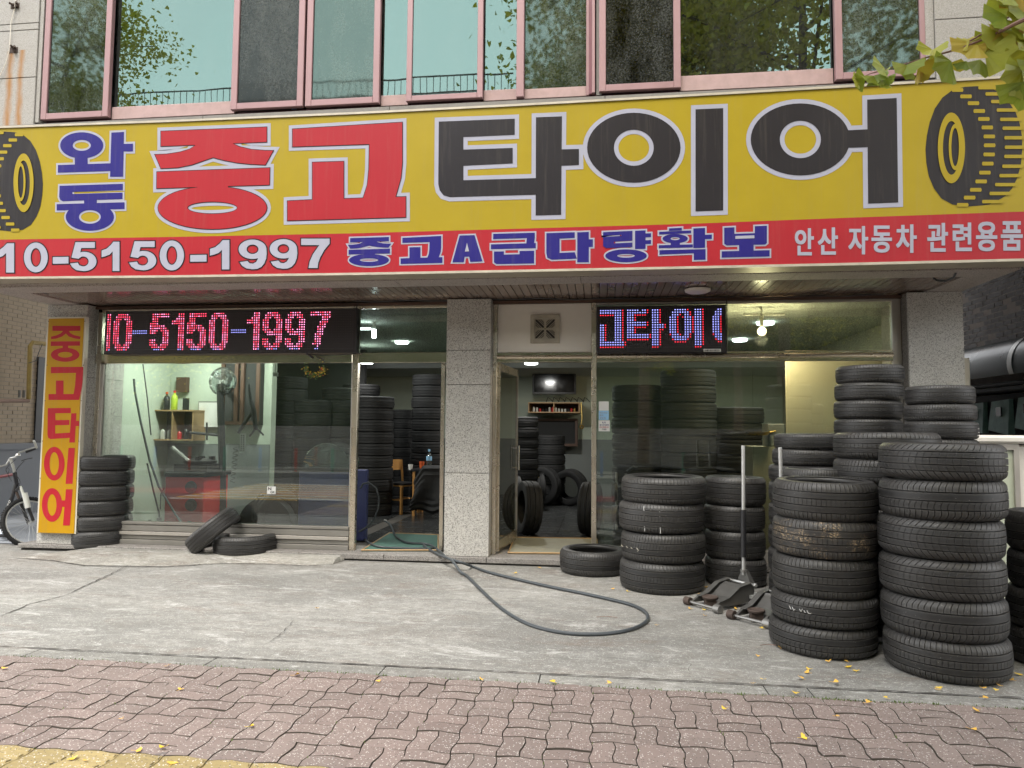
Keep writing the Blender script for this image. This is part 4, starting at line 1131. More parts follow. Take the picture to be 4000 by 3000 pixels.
def cells(rows, off):
    out = set()
    for r, s_ in enumerate(rows):
        for q in s_.split(','):
            a, b = map(int, q.split('-'))
            for k in range(a, b + 1): out.add((k + off, r))
    return out
pink = set(); bw = set()
for r in range(16): pink |= {(0, r), (1, r)}
for rows, off in ((ZERO, -44), (FIVE, 0), (ONE, 0), (FIVE, 17), (ZERO, 0), (ONE, 34), (NINE, 0), (NINE, 10), (SEV, 0)): pink |= cells(rows, off)
for k in range(7): bw |= {(12 + k, 7), (12 + k, 8), (57 + k, 7), (57 + k, 8)}
for q in [q for q in pink if q[1] == 15 and R.random() < .6]: pink.discard(q); bw.add(q)
def led(name, lab, px, nx, ny, cellmap, margins):
    YL = YG - .16
    a, b = onY(px[0], px[2], YL), onY(px[1], px[3], YL); x0, x1, z1, z0 = a.x, b.x, a.z, b.z
    d = thing(name, lab, 'LED sign', ((x0 + x1) / 2, YL, z0), 'LED signs above the shop windows')
    m = MB(); m.cbox(x0, x1, YL, YG - .06, z0, z1, .01); part('housing', m, MT['led_back'], d)
    gx0, gx1, gz0, gz1 = x0 + margins[0], x1 - margins[1], z0 + margins[2], z1 - margins[3]
    M_s = {}; pit = (gx1 - gx0) / (nx - 1); piz = (gz1 - gz0) / (ny - 1)
    for c in range(nx):
        for r in range(ny):
            k = cellmap(c, r); mm = M_s.setdefault(k, MB()); x = gx0 + c * pit; z = gz1 - r * piz; q = .0052 * (1 if nx > 60 else 1.05) if k != 'led_o' else .0034
            n = 6; base = [(x + q * math.cos(i * PI / 3), YL - .004, z + q * math.sin(i * PI / 3)) for i in range(n)] + [(x, YL - .008, z)]
            mm.add(base, [(i, (i + 1) % n, n) for i in range(n)])
    for k, mm in M_s.items(): part('unlit_diode' if k == 'led_o' else 'lit_diode', mm, MT[k], d, kind='stuff', fix=False)
    m = MB(); m.box(x0 + .02, x1 - .02, YL - .004, YL, z1 - .012, z1 - .003); part('top_edge', m, MT['black'], d)
    return d, (x0, x1, z0, z1, YL)
def cm1(c, r):
    if (c, r) in bw: return 'led_w'
    if (c, r) in pink: return 'led_h' if R.random() < (.25 + .45 * (c / 110)) else 'led_r'
    return 'led_o'
_, L1 = led('led_sign', 'long black LED board over left window showing pink phone number digits', (411, 1391, 1216, 1378), 111, 16, cm1, (.045, .045, .05, .045))
ROWS = """b0-8 r9 b11-15 b17-18 r19 b21-23 r24 b30-34 r35 b38-40 r41 b47-48
b0-8 r9 b11-18 r19 b21-23 r24 b29-35 r36 b38-40 r41 b46-48
r0-5 b6-8 r9 b11-13 r14-18 b21-23 r24 b29-31 r32 b34-35 r36 b38-40 r41 b46-48
b6-8 r9 b11-13 r14 b21-23 r24 b28-30 r31 r33 b34-36 r37 b38-40 r41 b45-47 r48
b6-8 r9 b11-13 r14 b21-23 r24 b28-30 r31 b34-36 r37 b38-40 r41 b45-47 r48
b6-8 r9 b11-18 r19 b21-23 r24 b28-30 r31 b34-36 r37 b38-40 r41 b45-47 r48
b0-1 r2 b6-8 r9 b11-18 r19 b21-25 r26 b28-30 r31 b34-36 r37 b38-40 r41 b45-47 r48
b0-1 r2 b6-8 r9 b11-13 r14-18 b21-25 r26 b28-30 r31 b34-36 r37 b38-40 r41 b45-47 r48
b0-1 r2 b6-8 r9 b11-13 r14 b21-23 r24-25 b28-30 r31 b34-36 r37 b38-40 r41 b45-47 r48
b0-1 r2 b6-8 r9 b11-13 r14 b21-23 r24 b28-30 r31 b34-36 r37 b38-40 r41 b45-47 r48
b0-1 r2 b6-8 r9 b11-19 r20 b21-23 r24 r28 b29-31 r32 b34-35 r36 b38-40 r41 r45 b46-48
b0-1 r2 b6-8 r9 b11-19 r20 b21-23 r24 b29-35 r36 b38-40 r41 b46-48
b0-1 r2 b6-8 r9 r11-19 b21-23 r24 r29 b30-34 r35 b38-40 r41 r46 b47-48
b0-9 r10 b21-23 r24 r30-34 b38-40 r41 r47-48
b0-9 r10 b21-23 r24 b38-40 r41
r0-9 r21-23 r38-40""".split('\n')
CM = {}
for r, s_ in enumerate(ROWS):
    for q in s_.split():
        a, _, b = q[1:].partition('-')
        for k in range(int(a), int(b or a) + 1): CM[(k, r)] = 'led_w' if q[0] == 'b' else 'led_rd'
l2, L2 = led('led_sign', 'short black LED board over right window showing blue and red Korean letters', (2330, 2838, 1196, 1378), 49, 16, lambda c, r: CM.get((c, r), 'led_o'), (.045, .055, .065, .05))
x0, x1, z0, z1, YL = L2
pa, pb = onY(2748, 1363, YL), onY(2816, 1374, YL)
m = MB(); m.box(pa.x, pb.x, YL - .004, YL - .0005, pb.z, pa.z); tgp = part('maker_plate', m, MT['paper'], l2)
fm = onmap(0, 0, 1, YL)
xx = 2752
for ch in '㈜1544-0823':
    w_ = 3 if ch == '-' else 6 if ch != '㈜' else 8
    fontpart(ch, .02, fm, (xx, xx + w_ - 1.2, 1366 if ch != '-' else 1368, 1372 if ch != '-' else 1369), YL - .0055, 's_blk', tgp, 'character'); xx += w_
# loose cables along the soffit edge
for pts, lb, yy in (([(20, 1200), (900, 1196)], None, 0),):
    pass
m = MB(); P = []
for i in range(30):
    x = 1392 + i * 71; P.append(onY(x, 1176 - (x - 1392) * .011 + 3 * math.sin(i * 1.7) + 2 * math.sin(i * .6), YG - .12))
m.tube(P, .007, 6); single('soffit_cable', m, MT['black'], 'black cable running along the soffit edge above the doors', 'cable')
m = MB(); m.tube([onY(2838, 1165, YG - .13), onY(2839, 1200, YG - .15), onY(2840, 1300, YG - .15), onY(2838, 1382, YG - .15)], .006, 6); single('drop_cable', m, MT['black'], 'black cable hanging beside right end of the short LED board', 'cable')
m = MB(); m.tube([onY(1398, 1185, YG - .13), onY(1393, 1200, YG - .14), onY(1391, 1260, YG - .15), onY(1391, 1340, YG - .15)], .006, 6); single('drop_cable', m, MT['black'], 'black cable hanging beside right end of the long LED board', 'cable')
m = MB(); m.tube([onY(1391, 1381, YG - .2), onY(1330, 1386, YG - .2), onY(1260, 1388, YG - .2), onY(1215, 1384, YG - .19), onY(1195, 1379, YG - .18)], .005, 6); m.tube([onY(1198, 1380, YG - .19), onY(1222, 1397, YG - .22)], .014, 8)
single('plug_lead', m, MT['black'], 'short black lead and plug dangling beneath the long LED board', 'cable', smooth=True)
m = MB(); P = [onY(3735, 1040, 6.75), onY(3738, 1055, 6.7), onY(3725, 1085, 6.75), onY(3690, 1098, 6.8), onY(3660, 1095, 6.9), onY(3645, 1085, 7.0)]
m.tube(P, .010, 8); single('hanging_loop', m, MT['cable'], 'thick black cable looped down from the right end of the sign underside', 'cable', smooth=True)
# round lamp fitting on the soffit and small junction stub
c = onZ(2725, 1132, SOF - .0)
d = thing('soffit_lamp', 'round white unlit lamp fitted to the dark soffit over right window', 'lamp', c)
m = MB(); m.lathe([(0, -.03), (.10, -.03), (.125, -.018), (.13, .002)], c, 28); part('lamp_shade', m, MT['white'], d, smooth=True)
# ================================================================ TYRES
def tread_mesh(kind, seed):
    rr = random.Random(seed)
    nb = {0: 72, 1: 64, 2: 78, 3: 56, 4: 84}[kind % 5]
    gro = {0: (-.26, -.09, .09, .26), 1: (-.22, 0.0, .22), 2: (-.27, -.10, .10, .27), 3: (-.24, -.07, .12, .28), 4: (-.2, -.02, .2)}[kind % 5]
    gw = {0: .034, 1: .040, 2: .030, 3: .034, 4: .036}[kind % 5]
    slant = {0: .0, 1: .5, 2: -.3, 3: .75, 4: .35}[kind % 5]
    zs = []   # (z, depth, rib index)
    def prof(z):
        a = abs(z)
        if a < .30: return 1.0 - .012 * (a / .30) ** 2
        return .988 - .075 * ((a - .30) / .18) ** 2.2
    edges = [-.47] + list(gro) + [.47]
    for i in range(len(edges) - 1):
        a, b = edges[i], edges[i + 1]
        a2 = a + (gw / 2 if i else 0); b2 = b - (gw / 2 if i < len(edges) - 2 else 0)
        k = 5 if (i == 0 or i == len(edges) - 2) else 3
        lo = i > 0; hi = i < len(edges) - 2
        fr_ = [0] + ([.10] if lo else []) + ([.5] if k == 3 else [.25, .5, .75]) + ([.90] if hi else []) + [1]
        for f_ in fr_: zs.append((a2 + (b2 - a2) * f_, 0, i, 1.0 if (f_ == 0 and lo) or (f_ == 1 and hi) else 0.0))
        if i < len(edges) - 2:
            zs.append((b2 + gw * .18, .042, -1, .0)); zs.append((b2 + gw * .82, .042, -1, .0))
    nr = len(edges) - 1
    fr = (0.0, .05, .11, .16, .55); V = []; WE = []; n = nb * 5
    for k in range(nb):
        for q, f_ in enumerate(fr):
            for (z, dep, rib, we) in zs:
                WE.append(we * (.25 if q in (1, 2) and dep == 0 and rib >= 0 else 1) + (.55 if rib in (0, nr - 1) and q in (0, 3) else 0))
                r = prof(z) - dep
                sh = rib in (0, nr - 1)
                if dep == 0 and q in (1, 2):
                    if sh:
                        e = min(abs(z) - .30, 1) if kind % 5 != 3 else 1
                        r -= .020 * (1 if abs(z) > abs(edges[1] if z < 0 else edges[-2]) + .035 else 0)
                    elif (kind + rib) % 2 == 0 or kind % 5 in (3,):
                        r -= .0045 if kind % 5 == 3 else .006
                if dep == 0 and q == 4 and sh and kind % 5 in (0, 2, 4): r -= .006
                th = (k + f_) / nb * 2 * PI
                zz = z if z > 0 or kind % 5 in (1, 3) else -z
                th += slant * (zz * zz if kind % 5 == 3 else zz * .35) + (.02 * (1 if rib % 2 else -1) if kind % 5 == 2 else 0) + (.09 * math.sin(z * 14) / 4 if kind % 5 == 1 else 0)
                if kind % 5 == 0 and dep > 0: pass
                V.append((r * math.cos(th), r * math.sin(th), z))
    L = len(zs); F = []
    for i in range(n):
        j = (i + 1) % n
        for m_ in range(L - 1): F.append((i * L + m_, j * L + m_, j * L + m_ + 1, i * L + m_ + 1))
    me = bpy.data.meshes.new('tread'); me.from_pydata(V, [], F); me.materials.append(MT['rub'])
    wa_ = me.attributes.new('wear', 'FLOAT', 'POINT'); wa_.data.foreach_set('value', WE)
    smooth_by_angle(me, 40); return me, prof(.47)
def side_mesh(rim, seed, r0, zb=.5):
    m = MB()
    P = [(r0, .47), (r0 - .012, .485), (.85, zb + .0), (.80, zb - .004), (.79, zb - .012), (.74, zb - .016), (rim + .055, zb - .045), (rim + .045, zb - .035), (rim + .02, zb - .045), (rim + .004, zb - .07), (rim, zb - .12), (rim + .02, zb - .17),
         (rim + .07, zb - .14), (.82, zb - .075), (.90, zb - .10), (.94, .34), (.95, .15), (.95, 0)]
    m.lathe(P, (0, 0, 0), 72)
    me = m.mesh('sidewall', MT['rub_side']); smooth_by_angle(me, 30); return me
TR = {}
for k in range(5):
    TR[k], R0 = tread_mesh(k, k)
SIDE = {k: side_mesh(v, k, R0) for k, v in ((0, .66), (1, .62), (2, .71))}
def low_tyre():
    m = MB()
    P = [(.62, .38), (.64, .44), (.78, .49), (.88, .5), (.955, .45), (.988, .33), (.965, .27), (.965, .25), (.99, .24), (1, .05), (.975, .03), (.975, -.03), (1, -.05), (.99, -.24), (.965, -.25), (.965, -.27), (.988, -.33), (.955, -.45), (.88, -.5), (.78, -.49), (.64, -.44), (.62, -.38), (.9, -.36), (.94, 0), (.9, .36), (.62, .38)]
    m.lathe(P, (0, 0, 0), 44); me = m.mesh('tyre', MT['rub_in']); smooth_by_angle(me, 40); return me
LOW = low_tyre()
ORD = ['bottom', 'second', 'third', 'fourth', 'fifth', 'sixth', 'seventh', 'eighth', 'ninth', 'tenth', 'eleventh', 'twelfth', 'thirteenth', 'fourteenth']
def tyre(c, r, w, kind, label, group, rot=(0, 0, 0), side=0, mat=None, smat=None):
    o = thing('tyre', label, 'tyre', c, group)
    o.rotation_mode = 'QUATERNION'
    q = rot if isinstance(rot, Quaternion) else Matrix.Rotation(rot[0], 3, 'X').to_quaternion() @ Matrix.Rotation(rot[1], 3, 'Y').to_quaternion() @ Matrix.Rotation(rot[2], 3, 'Z').to_quaternion()
    o.rotation_quaternion = q
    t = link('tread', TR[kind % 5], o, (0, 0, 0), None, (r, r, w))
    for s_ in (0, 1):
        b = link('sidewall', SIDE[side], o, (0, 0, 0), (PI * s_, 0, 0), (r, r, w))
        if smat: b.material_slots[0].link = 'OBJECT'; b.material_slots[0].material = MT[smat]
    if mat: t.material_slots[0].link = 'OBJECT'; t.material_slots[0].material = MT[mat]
    return o
def solve(xl, xr, yb, g=0.0):
    """centre and radius of an upright stack from its left/right edges and the lowest front point on ground height g"""
    xm = (xl + xr) / 2
    a, b = ray(xl, yb - 40), ray(xr, yb - 40)
    a2, b2 = Vector((a.x, a.y)).normalized(), Vector((b.x, b.y)).normalized()
    al = math.acos(a2.dot(b2)) / 2; dr = (a2 + b2).normalized()
    p = onZ(xm, yb, g); Df = Vector((p.x, p.y)).dot(dr); D = Df / (1 - math.sin(al))
    return dr, D, D * math.sin(al)
def zfront(x, y, Df):
    d = ray(x, y); return H + d.z / math.hypot(d.x, d.y) * Df
def stack(ys, exts, where, group, g=0.0, kinds=None, side=0, mats=None, D=None, tilts=None, first_label=None, dirty=None):
    """ys: front boundary heights from top to bottom (len n+1), exts: (xl, xr) per tyre from top to bottom"""
    n = len(exts); dr, D0, r0 = solve(exts[-1][0], exts[-1][1], ys[-1], g)
    if D is None: D = D0
    for i in range(n):
        xl, xr = exts[i]; xm = (xl + xr) / 2
        a, b = ray(xl, (ys[i] + ys[i + 1]) / 2), ray(xr, (ys[i] + ys[i + 1]) / 2)
        a2, b2 = Vector((a.x, a.y)).normalized(), Vector((b.x, b.y)).normalized(); al = math.acos(min(1, a2.dot(b2))) / 2
        dd = (a2 + b2).normalized(); r = D * math.sin(al) * 1.0; Df = D - r
        zt, zb = zfront(xm, ys[i], Df), zfront(xm, ys[i + 1], Df)
        k = (kinds[i] if kinds else (i * 3 + len(where)) % 5)
        ind = n - 1 - i
        nm = 'topmost' if i == 0 else ORD[ind] if ind == 0 else ORD[ind] + ' from bottom'
        lb = f"{nm} tyre of {where}"
        tl = tilts[i] if tilts else (R.uniform(-.012, .012), R.uniform(-.012, .012))
        tyre((dd.x * D, dd.y * D, (zt + zb) / 2), r, (zt - zb), k, lb, group, (tl[0], tl[1], R.uniform(0, 6)), side, (mats or {}).get(i), None)
# left stack beside the amber sign
stack([1783, 1839, 1900, 1960, 2020, 2080, 2148], [(298, 531), (292, 527), (291, 525), (288, 521), (286, 519), (276, 509)], 'the narrow six-tyre stack beside the amber sign', 'tyres stacked beside the amber sign', g=.03,
      kinds=[0, 0, 2, 2, 4, 4], tilts=[(0, 0), (0, .0), (0, -.02), (0, -.035), (0, -.035), (0.0, -.075)])
# stack of four at the right window
stack([1868, 1973, 2091, 2209, 2331], [(2427, 2760), (2417, 2752), (2426, 2757), (2420, 2755)], 'the four-tyre stack right of the doorway', 'tyres in the stacks at right', kinds=[0, 2, 4, 2], side=2,
      mats={0: 'rub_d', 1: 'rub_d', 2: 'rub_d'}, tilts=[(.015, 0), (-.01, .01), (0, -.01), (0, 0)])
stack([1868, 1980, 2081, 2192, 2302], [(2750, 2994), (2748, 2990), (2750, 2992), (2752, 2996)], 'the dark stack behind the trolley jack handle', 'tyres in the stacks at right', kinds=[3, 3, 1, 3])
# front pair of big stacks
stack([1885, 2039, 2192, 2348, 2465, 2581], [(3018, 3434), (3017, 3434), (3016, 3430), (3011, 3437), (3003, 3433)], 'the open five-tyre stack nearest the trolley jacks', 'tyres in the stacks at right', kinds=[0, 0, 0, 1, 1], side=2,
      mats={0: 'rub_d', 1: 'rub_m', 2: 'rub_d'}, tilts=[(.02, .005), (.0, .012), (.0, 0), (0, 0), (0, 0)])
stack([1734, 1880, 2038, 2195, 2354, 2516, 2677], [(3430, 3940), (3432, 3942), (3427, 3933), (3432, 3938), (3439, 3947), (3449, 3961)], 'the tall six-tyre stack closest to the camera', 'tyres in the stacks at right', kinds=[3, 1, 3, 3, 1, 0], side=2,
      mats={5: 'rub_d', 3: 'rub_d'}, tilts=[(.0, .008), (0, -.01), (0, .012), (0, 0), (0, -.01), (0, 0)])
# cropped stack at the far right
stack([2010, 2172, 2323, 2481, 2633], [(3925, 4330), (3933, 4335), (3928, 4330), (3935, 4338)], 'the stack cut off by the right edge', 'tyres in the stacks at right', kinds=[4, 2, 0, 4], mats={0: 'rub_d'})
# stacks behind, feet hidden
def hstack(xl, xr, ys, D, where, kinds, side=0, mats=None):
    exts = [(xl[i], xr[i]) for i in range(len(xl))]
    r = None
    stack(ys, exts, where, 'tyres in the stacks at right', kinds=kinds, side=side, mats=mats, D=D)
def hidden(xl, xr, ys, D, where, kinds, side=0, mats=None):
    """visible tyres from the photo, then further ones down to the ground"""
    ys = list(ys); xl = list(xl); xr = list(xr); kinds = list(kinds)
    while True:
        a, b = ray(xl[-1], ys[-1]), ray(xr[-1], ys[-1]); al = math.acos(Vector((a.x, a.y)).normalized().dot(Vector((b.x, b.y)).normalized())) / 2
        Df = D - D * math.sin(al); hgt = zfront((xl[-1] + xr[-1]) / 2, ys[-1], Df)
        if hgt < .1: break
        n = max(1, round(hgt / .19)); h = hgt / n; dy = h / Df * FPX * 1.0
        ys.append(ys[-1] + dy); xl.append(xl[-1] + R.uniform(-3, 3)); xr.append(xr[-1] + R.uniform(-3, 3)); kinds.append(kinds[-1])
        if n == 1: break
    hstack(xl, xr, ys, D, where, kinds, side, mats)
hidden([3262, 3258, 3255, 3256], [3536, 3533, 3530, 3531], [1420, 1492, 1562, 1636, 1706], 6.9, 'the tallest stack against the right column', [0, 3, 2, 2], 1)
hidden([3532, 3529, 3529], [3813, 3820, 3827], [1503, 1577, 1644, 1716], 6.5, 'the narrow-tyred stack in front of the light column', [2, 4, 2], 1)
hidden([3253, 3254], [3680, 3672], [1690, 1797, 1900], 5.9, 'the wide stack wedged behind the two front stacks', [0, 4], 2, {0: 'rub_d', 1: 'rub_d'})
hidden([3022, 3015, 3001], [3285, 3280, 3270], [1694, 1756, 1821, 1886], 6.65, 'the low stack left of the right column', [0, 4, 2], 1)
hidden([3056], [3340], [1835, 1935], 5.95, 'the stack mostly hidden behind the five-tyre stack', [4], 1, {0: 'rub_d'})

# lying and leaning tyres on the ground
dr, D, r = solve(830, 1087, 2178, .03)
base_t = tyre((dr.x * D, dr.y * D, .03 + .105), r, .21, 2, 'loose tyre lying flat below left window with another leaning on it', 'loose tyres on the ground', (0, -.02, 1.0), 1)
# leaning: its axle points up-left; one edge on the ground, resting on the flat tyre
ln_c = onY(833, 2072, D * dr.y - .10)
tilt = math.radians(40)
ax = Vector((-math.sin(tilt), -.16, math.cos(tilt))).normalized()
tyre(ln_c, .315, .20, 0, 'tyre leaning slanted on the loose tyre below the left window', 'loose tyres on the ground', Vector((0, 0, 1)).rotation_difference(ax) @ Quaternion((0, 0, 1), .4), 1)
dr, D, r = solve(2186, 2452, 2259, .0)
tyre((dr.x * D, dr.y * D, .118), r, .236, 4, 'single tyre lying flat in front of the right doorway sill', 'loose tyres on the ground', (0, 0, 2.0), 2, 'rub', None)
# chalk marks and the white tag on one tyre
def mark(pts, D, name, lab, mat='paper', rad=.0022):
    m = MB()
    for P in pts:
        m.tube([onY(x, y, D) for x, y in P], rad, 5)
    single(name, m, MT[mat], lab, 'chalk mark')

def on_cyl(x, y, cx, cy, r):
    d = ray(x, y); a = d.x ** 2 + d.y ** 2; b = -2 * (d.x * cx + d.y * cy); c = cx * cx + cy * cy - r * r
    t_ = (-b - math.sqrt(max(0, b * b - 4 * a * c))) / (2 * a); return CAM + d * t_
def chalk(lines, cx, cy, r, lab, rad=.0018, mat='paper'):
    m = MB()
    for L in lines: m.tube([on_cyl(x, y, cx, cy, r + .001) for x, y in L], rad, 5)
    single('chalk_mark', m, MT[mat], lab, 'chalk mark', 'chalk marks on tyre treads')
c8, c10, c4s = (1.498, 5.129, .339), (2.119, 4.768, .342), (.571, 6.785, .384)
chalk([[(3083, 2366), (3090, 2380)], [(3094, 2370), (3100, 2384), (3106, 2380)], [(3122, 2378), (3130, 2390), (3134, 2378)], [(3140, 2384), (3146, 2394)], [(3152, 2384), (3158, 2396), (3168, 2398)]], *c8, 'white chalk scribble on fourth tyre of the five-tyre stack')
chalk([[(3459, 2366), (3470, 2374), (3474, 2384)], [(3478, 2374), (3486, 2384), (3492, 2380)], [(3496, 2380), (3504, 2392)], [(3508, 2386), (3516, 2394), (3520, 2388)]], *c10, 'white smeared lettering on second lowest tyre of tall stack', .003)
chalk([[(3546, 1790), (3548, 1800)], [(3568, 1798), (3574, 1798)], [(3596, 1799), (3600, 1804)], [(3628, 1799), (3630, 1806)], [(3650, 1800), (3656, 1804)], [(3676, 1800), (3684, 1810)], [(3692, 1798), (3698, 1808), (3700, 1800)]], *c10, 'row of small white chalk dashes on topmost tyre of tall stack', .0022)
chalk([[(2515, 1975), (2516, 2020)], [(2517, 2040), (2518, 2076)]], *c4s, 'left pale vertical chalk line on second tyre of four-tyre stack', .0022)
chalk([[(2577, 1998), (2578, 2040)], [(2579, 2056), (2580, 2084)]], *c4s, 'right pale vertical chalk line on second tyre of four-tyre stack', .0022)
chalk([[(2427, 2128), (2434, 2136)], [(2446, 2134), (2452, 2140)], [(2464, 2138), (2470, 2144)], [(2486, 2140), (2494, 2150), (2490, 2154)]], *c4s, 'faded yellow marks at left of third tyre in four-tyre stack', .002, 'ivory')
# ================================================================ INTERIOR THINGS (seen dimly through glass and doorways)
def wpt(x, y, Y): return onY(x, y, Y)
def istack(px, half, y_top, Y, n, where, g=FZ, r=None, jit=.008):
    r = r or half * Y / FPX; p = onY(px, 1700, Y); zt = onY(px, y_top, Y - r * .7).z; h = (zt - g) / n
    rt = None
    for i in range(n):
        o = link('tyre', LOW, None, (p.x + R.uniform(-jit, jit), p.y + R.uniform(-jit, jit), g + h * (i + .5)), (0, 0, R.uniform(0, 6)), (r, r, h))
        nm = 'topmost' if i == n - 1 else ('bottom' if i == 0 else f'{ORD[i]} from floor')
        props(o, f'{nm} tyre of {where}', 'tyre', 'tyres stacked inside the shop')
istack(1462, 78, 1548, 11.0, 10, 'the dark stack left inside the left doorway')
istack(1408, 76, 1500, 11.9, 11, 'the stack behind the left doorway post')
istack(1570, 60, 1600, 12.6, 10, 'the shadowed stack between the two tall doorway stacks')
istack(1680, 76, 1462, 11.9, 12, 'the tallest stack inside the left doorway')
istack(1120, 78, 1470, 10.9, 11, 'the high stack seen through middle of left window')
istack(1220, 75, 1562, 10.8, 9, 'the medium stack seen through left window near wreath')
istack(1330, 78, 1515, 11.2, 10, 'the stack seen through right end of left window')
istack(1010, 70, 1640, 11.6, 8, 'the low stack seen behind the dark cabinet')
istack(2045, 60, 1628, 12.0, 9, 'the stack left of the long shelf in right doorway')
istack(2147, 62, 1700, 13.2, 7, 'the stack under the wall shelf in right doorway')
istack(2490, 98, 1503, 9.9, 9, 'the first dark stack behind the stickered window')
istack(2690, 105, 1442, 9.6, 10, 'the tallest dark stack behind right window')
istack(2880, 98, 1590, 9.7, 8, 'the dark stack behind right window near the box')
istack(2600, 90, 1560, 11.0, 9, 'the rear stack between two dark stacks at right window')
def upright(px, y_b, Y, r, w, yaw, lean, lab):
    p = onY(px, 1700, Y)
    o = link('tyre', LOW, None, (p.x, p.y, FZ + r), None, (r, r, w)); ax = Vector((math.cos(yaw), math.sin(yaw), lean)).normalized()
    o.rotation_mode = 'QUATERNION'; o.rotation_quaternion = Vector((0, 0, 1)).rotation_difference(ax); props(o, lab, 'tyre', 'tyres standing upright inside the shop')
upright(2066, 2063, 9.35, .345, .235, math.radians(200), .05, 'nearest upright tyre standing on tiles in the right doorway')
upright(2092, 1951, 12.2, .33, .22, math.radians(200), .05, 'upright tyre just behind the nearest one in right doorway')
upright(2120, 1900, 12.9, .35, .22, math.radians(250), .06, 'upright dark tyre at the back beneath the shelf')
upright(2228, 1936, 12.9, .33, .24, math.radians(243), -.12, 'upright tyre at back right showing its round opening')
upright(2306, 2063, 9.4, .345, .23, math.radians(170), .03, 'upright tyre half hidden behind the doorway post')
upright(2005, 2000, 10.8, .33, .22, math.radians(195), .03, 'upright tyre seen through the open glass door leaf')

def boxthing(name, lab, cat, a, b, Y0, Y1, mat, parts=None, group=None):
    """a=(x,y) top-left, b=(x,y) bottom-right pixel of the front face at depth Y0"""
    p, q = onY(*a, Y0), onY(*b, Y0); d = thing(name, lab, cat, ((p.x + q.x) / 2, Y0, q.z), group)
    m = MB(); m.cbox(p.x, q.x, Y0, Y1, q.z, p.z, .006); part('case', m, MT[mat], d)
    return d, p, q
# television and shelf in the right doorway
d, p, q = boxthing('television', 'black flat television on the back wall in the right doorway', 'television', (2080, 1440), (2250, 1540), 13.9, 13.96, 'black')
m = MB(); m.box(p.x + .03, q.x - .03, 13.895, 13.899, q.z + .04, p.z - .03); part('screen', m, MT['screen'], d)
m = MB(); m.box((p.x + q.x) / 2 - .2, (p.x + q.x) / 2 + .2, 13.96, 14.6, q.z + .2, p.z - .2); part('wall_mount', m, MT['black'], d)
p, q = onY(2063, 1571, 13.8), onY(2264, 1613, 13.8); d = thing('wall_shelf', 'open wooden box shelf holding small red and yellow items below television', 'shelf', ((p.x + q.x) / 2, 14, q.z))
m = MB(); m.box(p.x, q.x, 13.8, 14.57, p.z - .02, p.z); m.box(p.x, q.x, 13.8, 14.57, q.z, q.z + .02); part('shelf_board', m, MT['wood'], d)
for x in (p.x, (p.x + q.x) / 2 - .01, q.x - .02): m = MB(); m.box(x, x + .02, 13.81, 14.57, q.z + .021, p.z - .021); part('upright', m, MT['wood'], d)
m = MB(); m.box(p.x + .02, q.x - .02, 14.5, 14.55, q.z + .021, p.z - .021); part('back_board', m, MT['wood_d'], d)
for i in range(14):
    x = p.x + .1 + i * (q.x - p.x - .2) / 13; m = MB(); h = R.uniform(.04, .08); m.lathe([(0, 0), (.02, 0), (.022, h), (.008, h + .02), (0, h + .02)], (x, 13.95, q.z + .021), 8)
    single('small_jar', m, MT[R.choice(['plastic_r', 'black', 'plastic_w', 'gold'])], f'small jar or fitting, number {i + 1} from left along the wooden box shelf' if 0 else 'small jar or fitting in the wooden box shelf below the television', 'jar', 'small items in the wooden box shelf')
m = MB()
for i in range(7):
    x = p.x + .35 + i * .12; m.tube([Vector((x, 13.9, p.z + .01)), Vector((x + .03, 13.88, p.z + .10)), Vector((x + .09, 13.9, p.z + .06)), Vector((x + .13, 13.9, p.z + .01))], .008, 5)
single('tangled_cables', m, MT['black'], 'tangled black cables lying on the wooden box shelf', 'cables')
m = MB(); x = q.x + .03
m.tube([(x, 13.8, p.z), (x + .02, 13.78, q.z - .1), (x, 13.78, q.z - .22)], .012, 6); m.lathe([(.03, -.012), (.045, 0), (.03, .012), (.018, 0), (.03, -.012)], (x + .01, 13.78, q.z - .27), 12, 'Y')
single('hanging_keys', m, MT['gold'], 'brownish strap with rings hanging at right end of the box shelf', 'strap')
p, q = onY(2062, 1634, 14.1), onY(2255, 1744, 14.1); d = thing('wall_hatch', 'dark framed opening in the back wall beneath the box shelf', 'opening', ((p.x + q.x) / 2, 14.1, q.z))
m = MB(); m.box(p.x + .05, q.x - .05, 14.3, 14.55, q.z + .05, p.z - .05); part('opening', m, MT['dark_in'], d)
m = MB(); m.box(p.x, q.x, 14.25, 14.57, p.z - .05, p.z); m.box(p.x, q.x, 14.25, 14.57, q.z, q.z + .05); m.box(p.x, p.x + .05, 14.25, 14.57, q.z + .051, p.z - .051); m.box(q.x - .05, q.x, 14.25, 14.57, q.z + .051, p.z - .051); part('frame', m, MT['wood_d'], d)
m = MB(); a = onZ(2135, 1950, FZ); m.box(a.x, a.x + .75, a.y - .15, a.y + .15, FZ + .001, FZ + .012); single('pale_board', m, MT['green_w'], 'pale flat board lying on the tiled floor in right doorway', 'board')

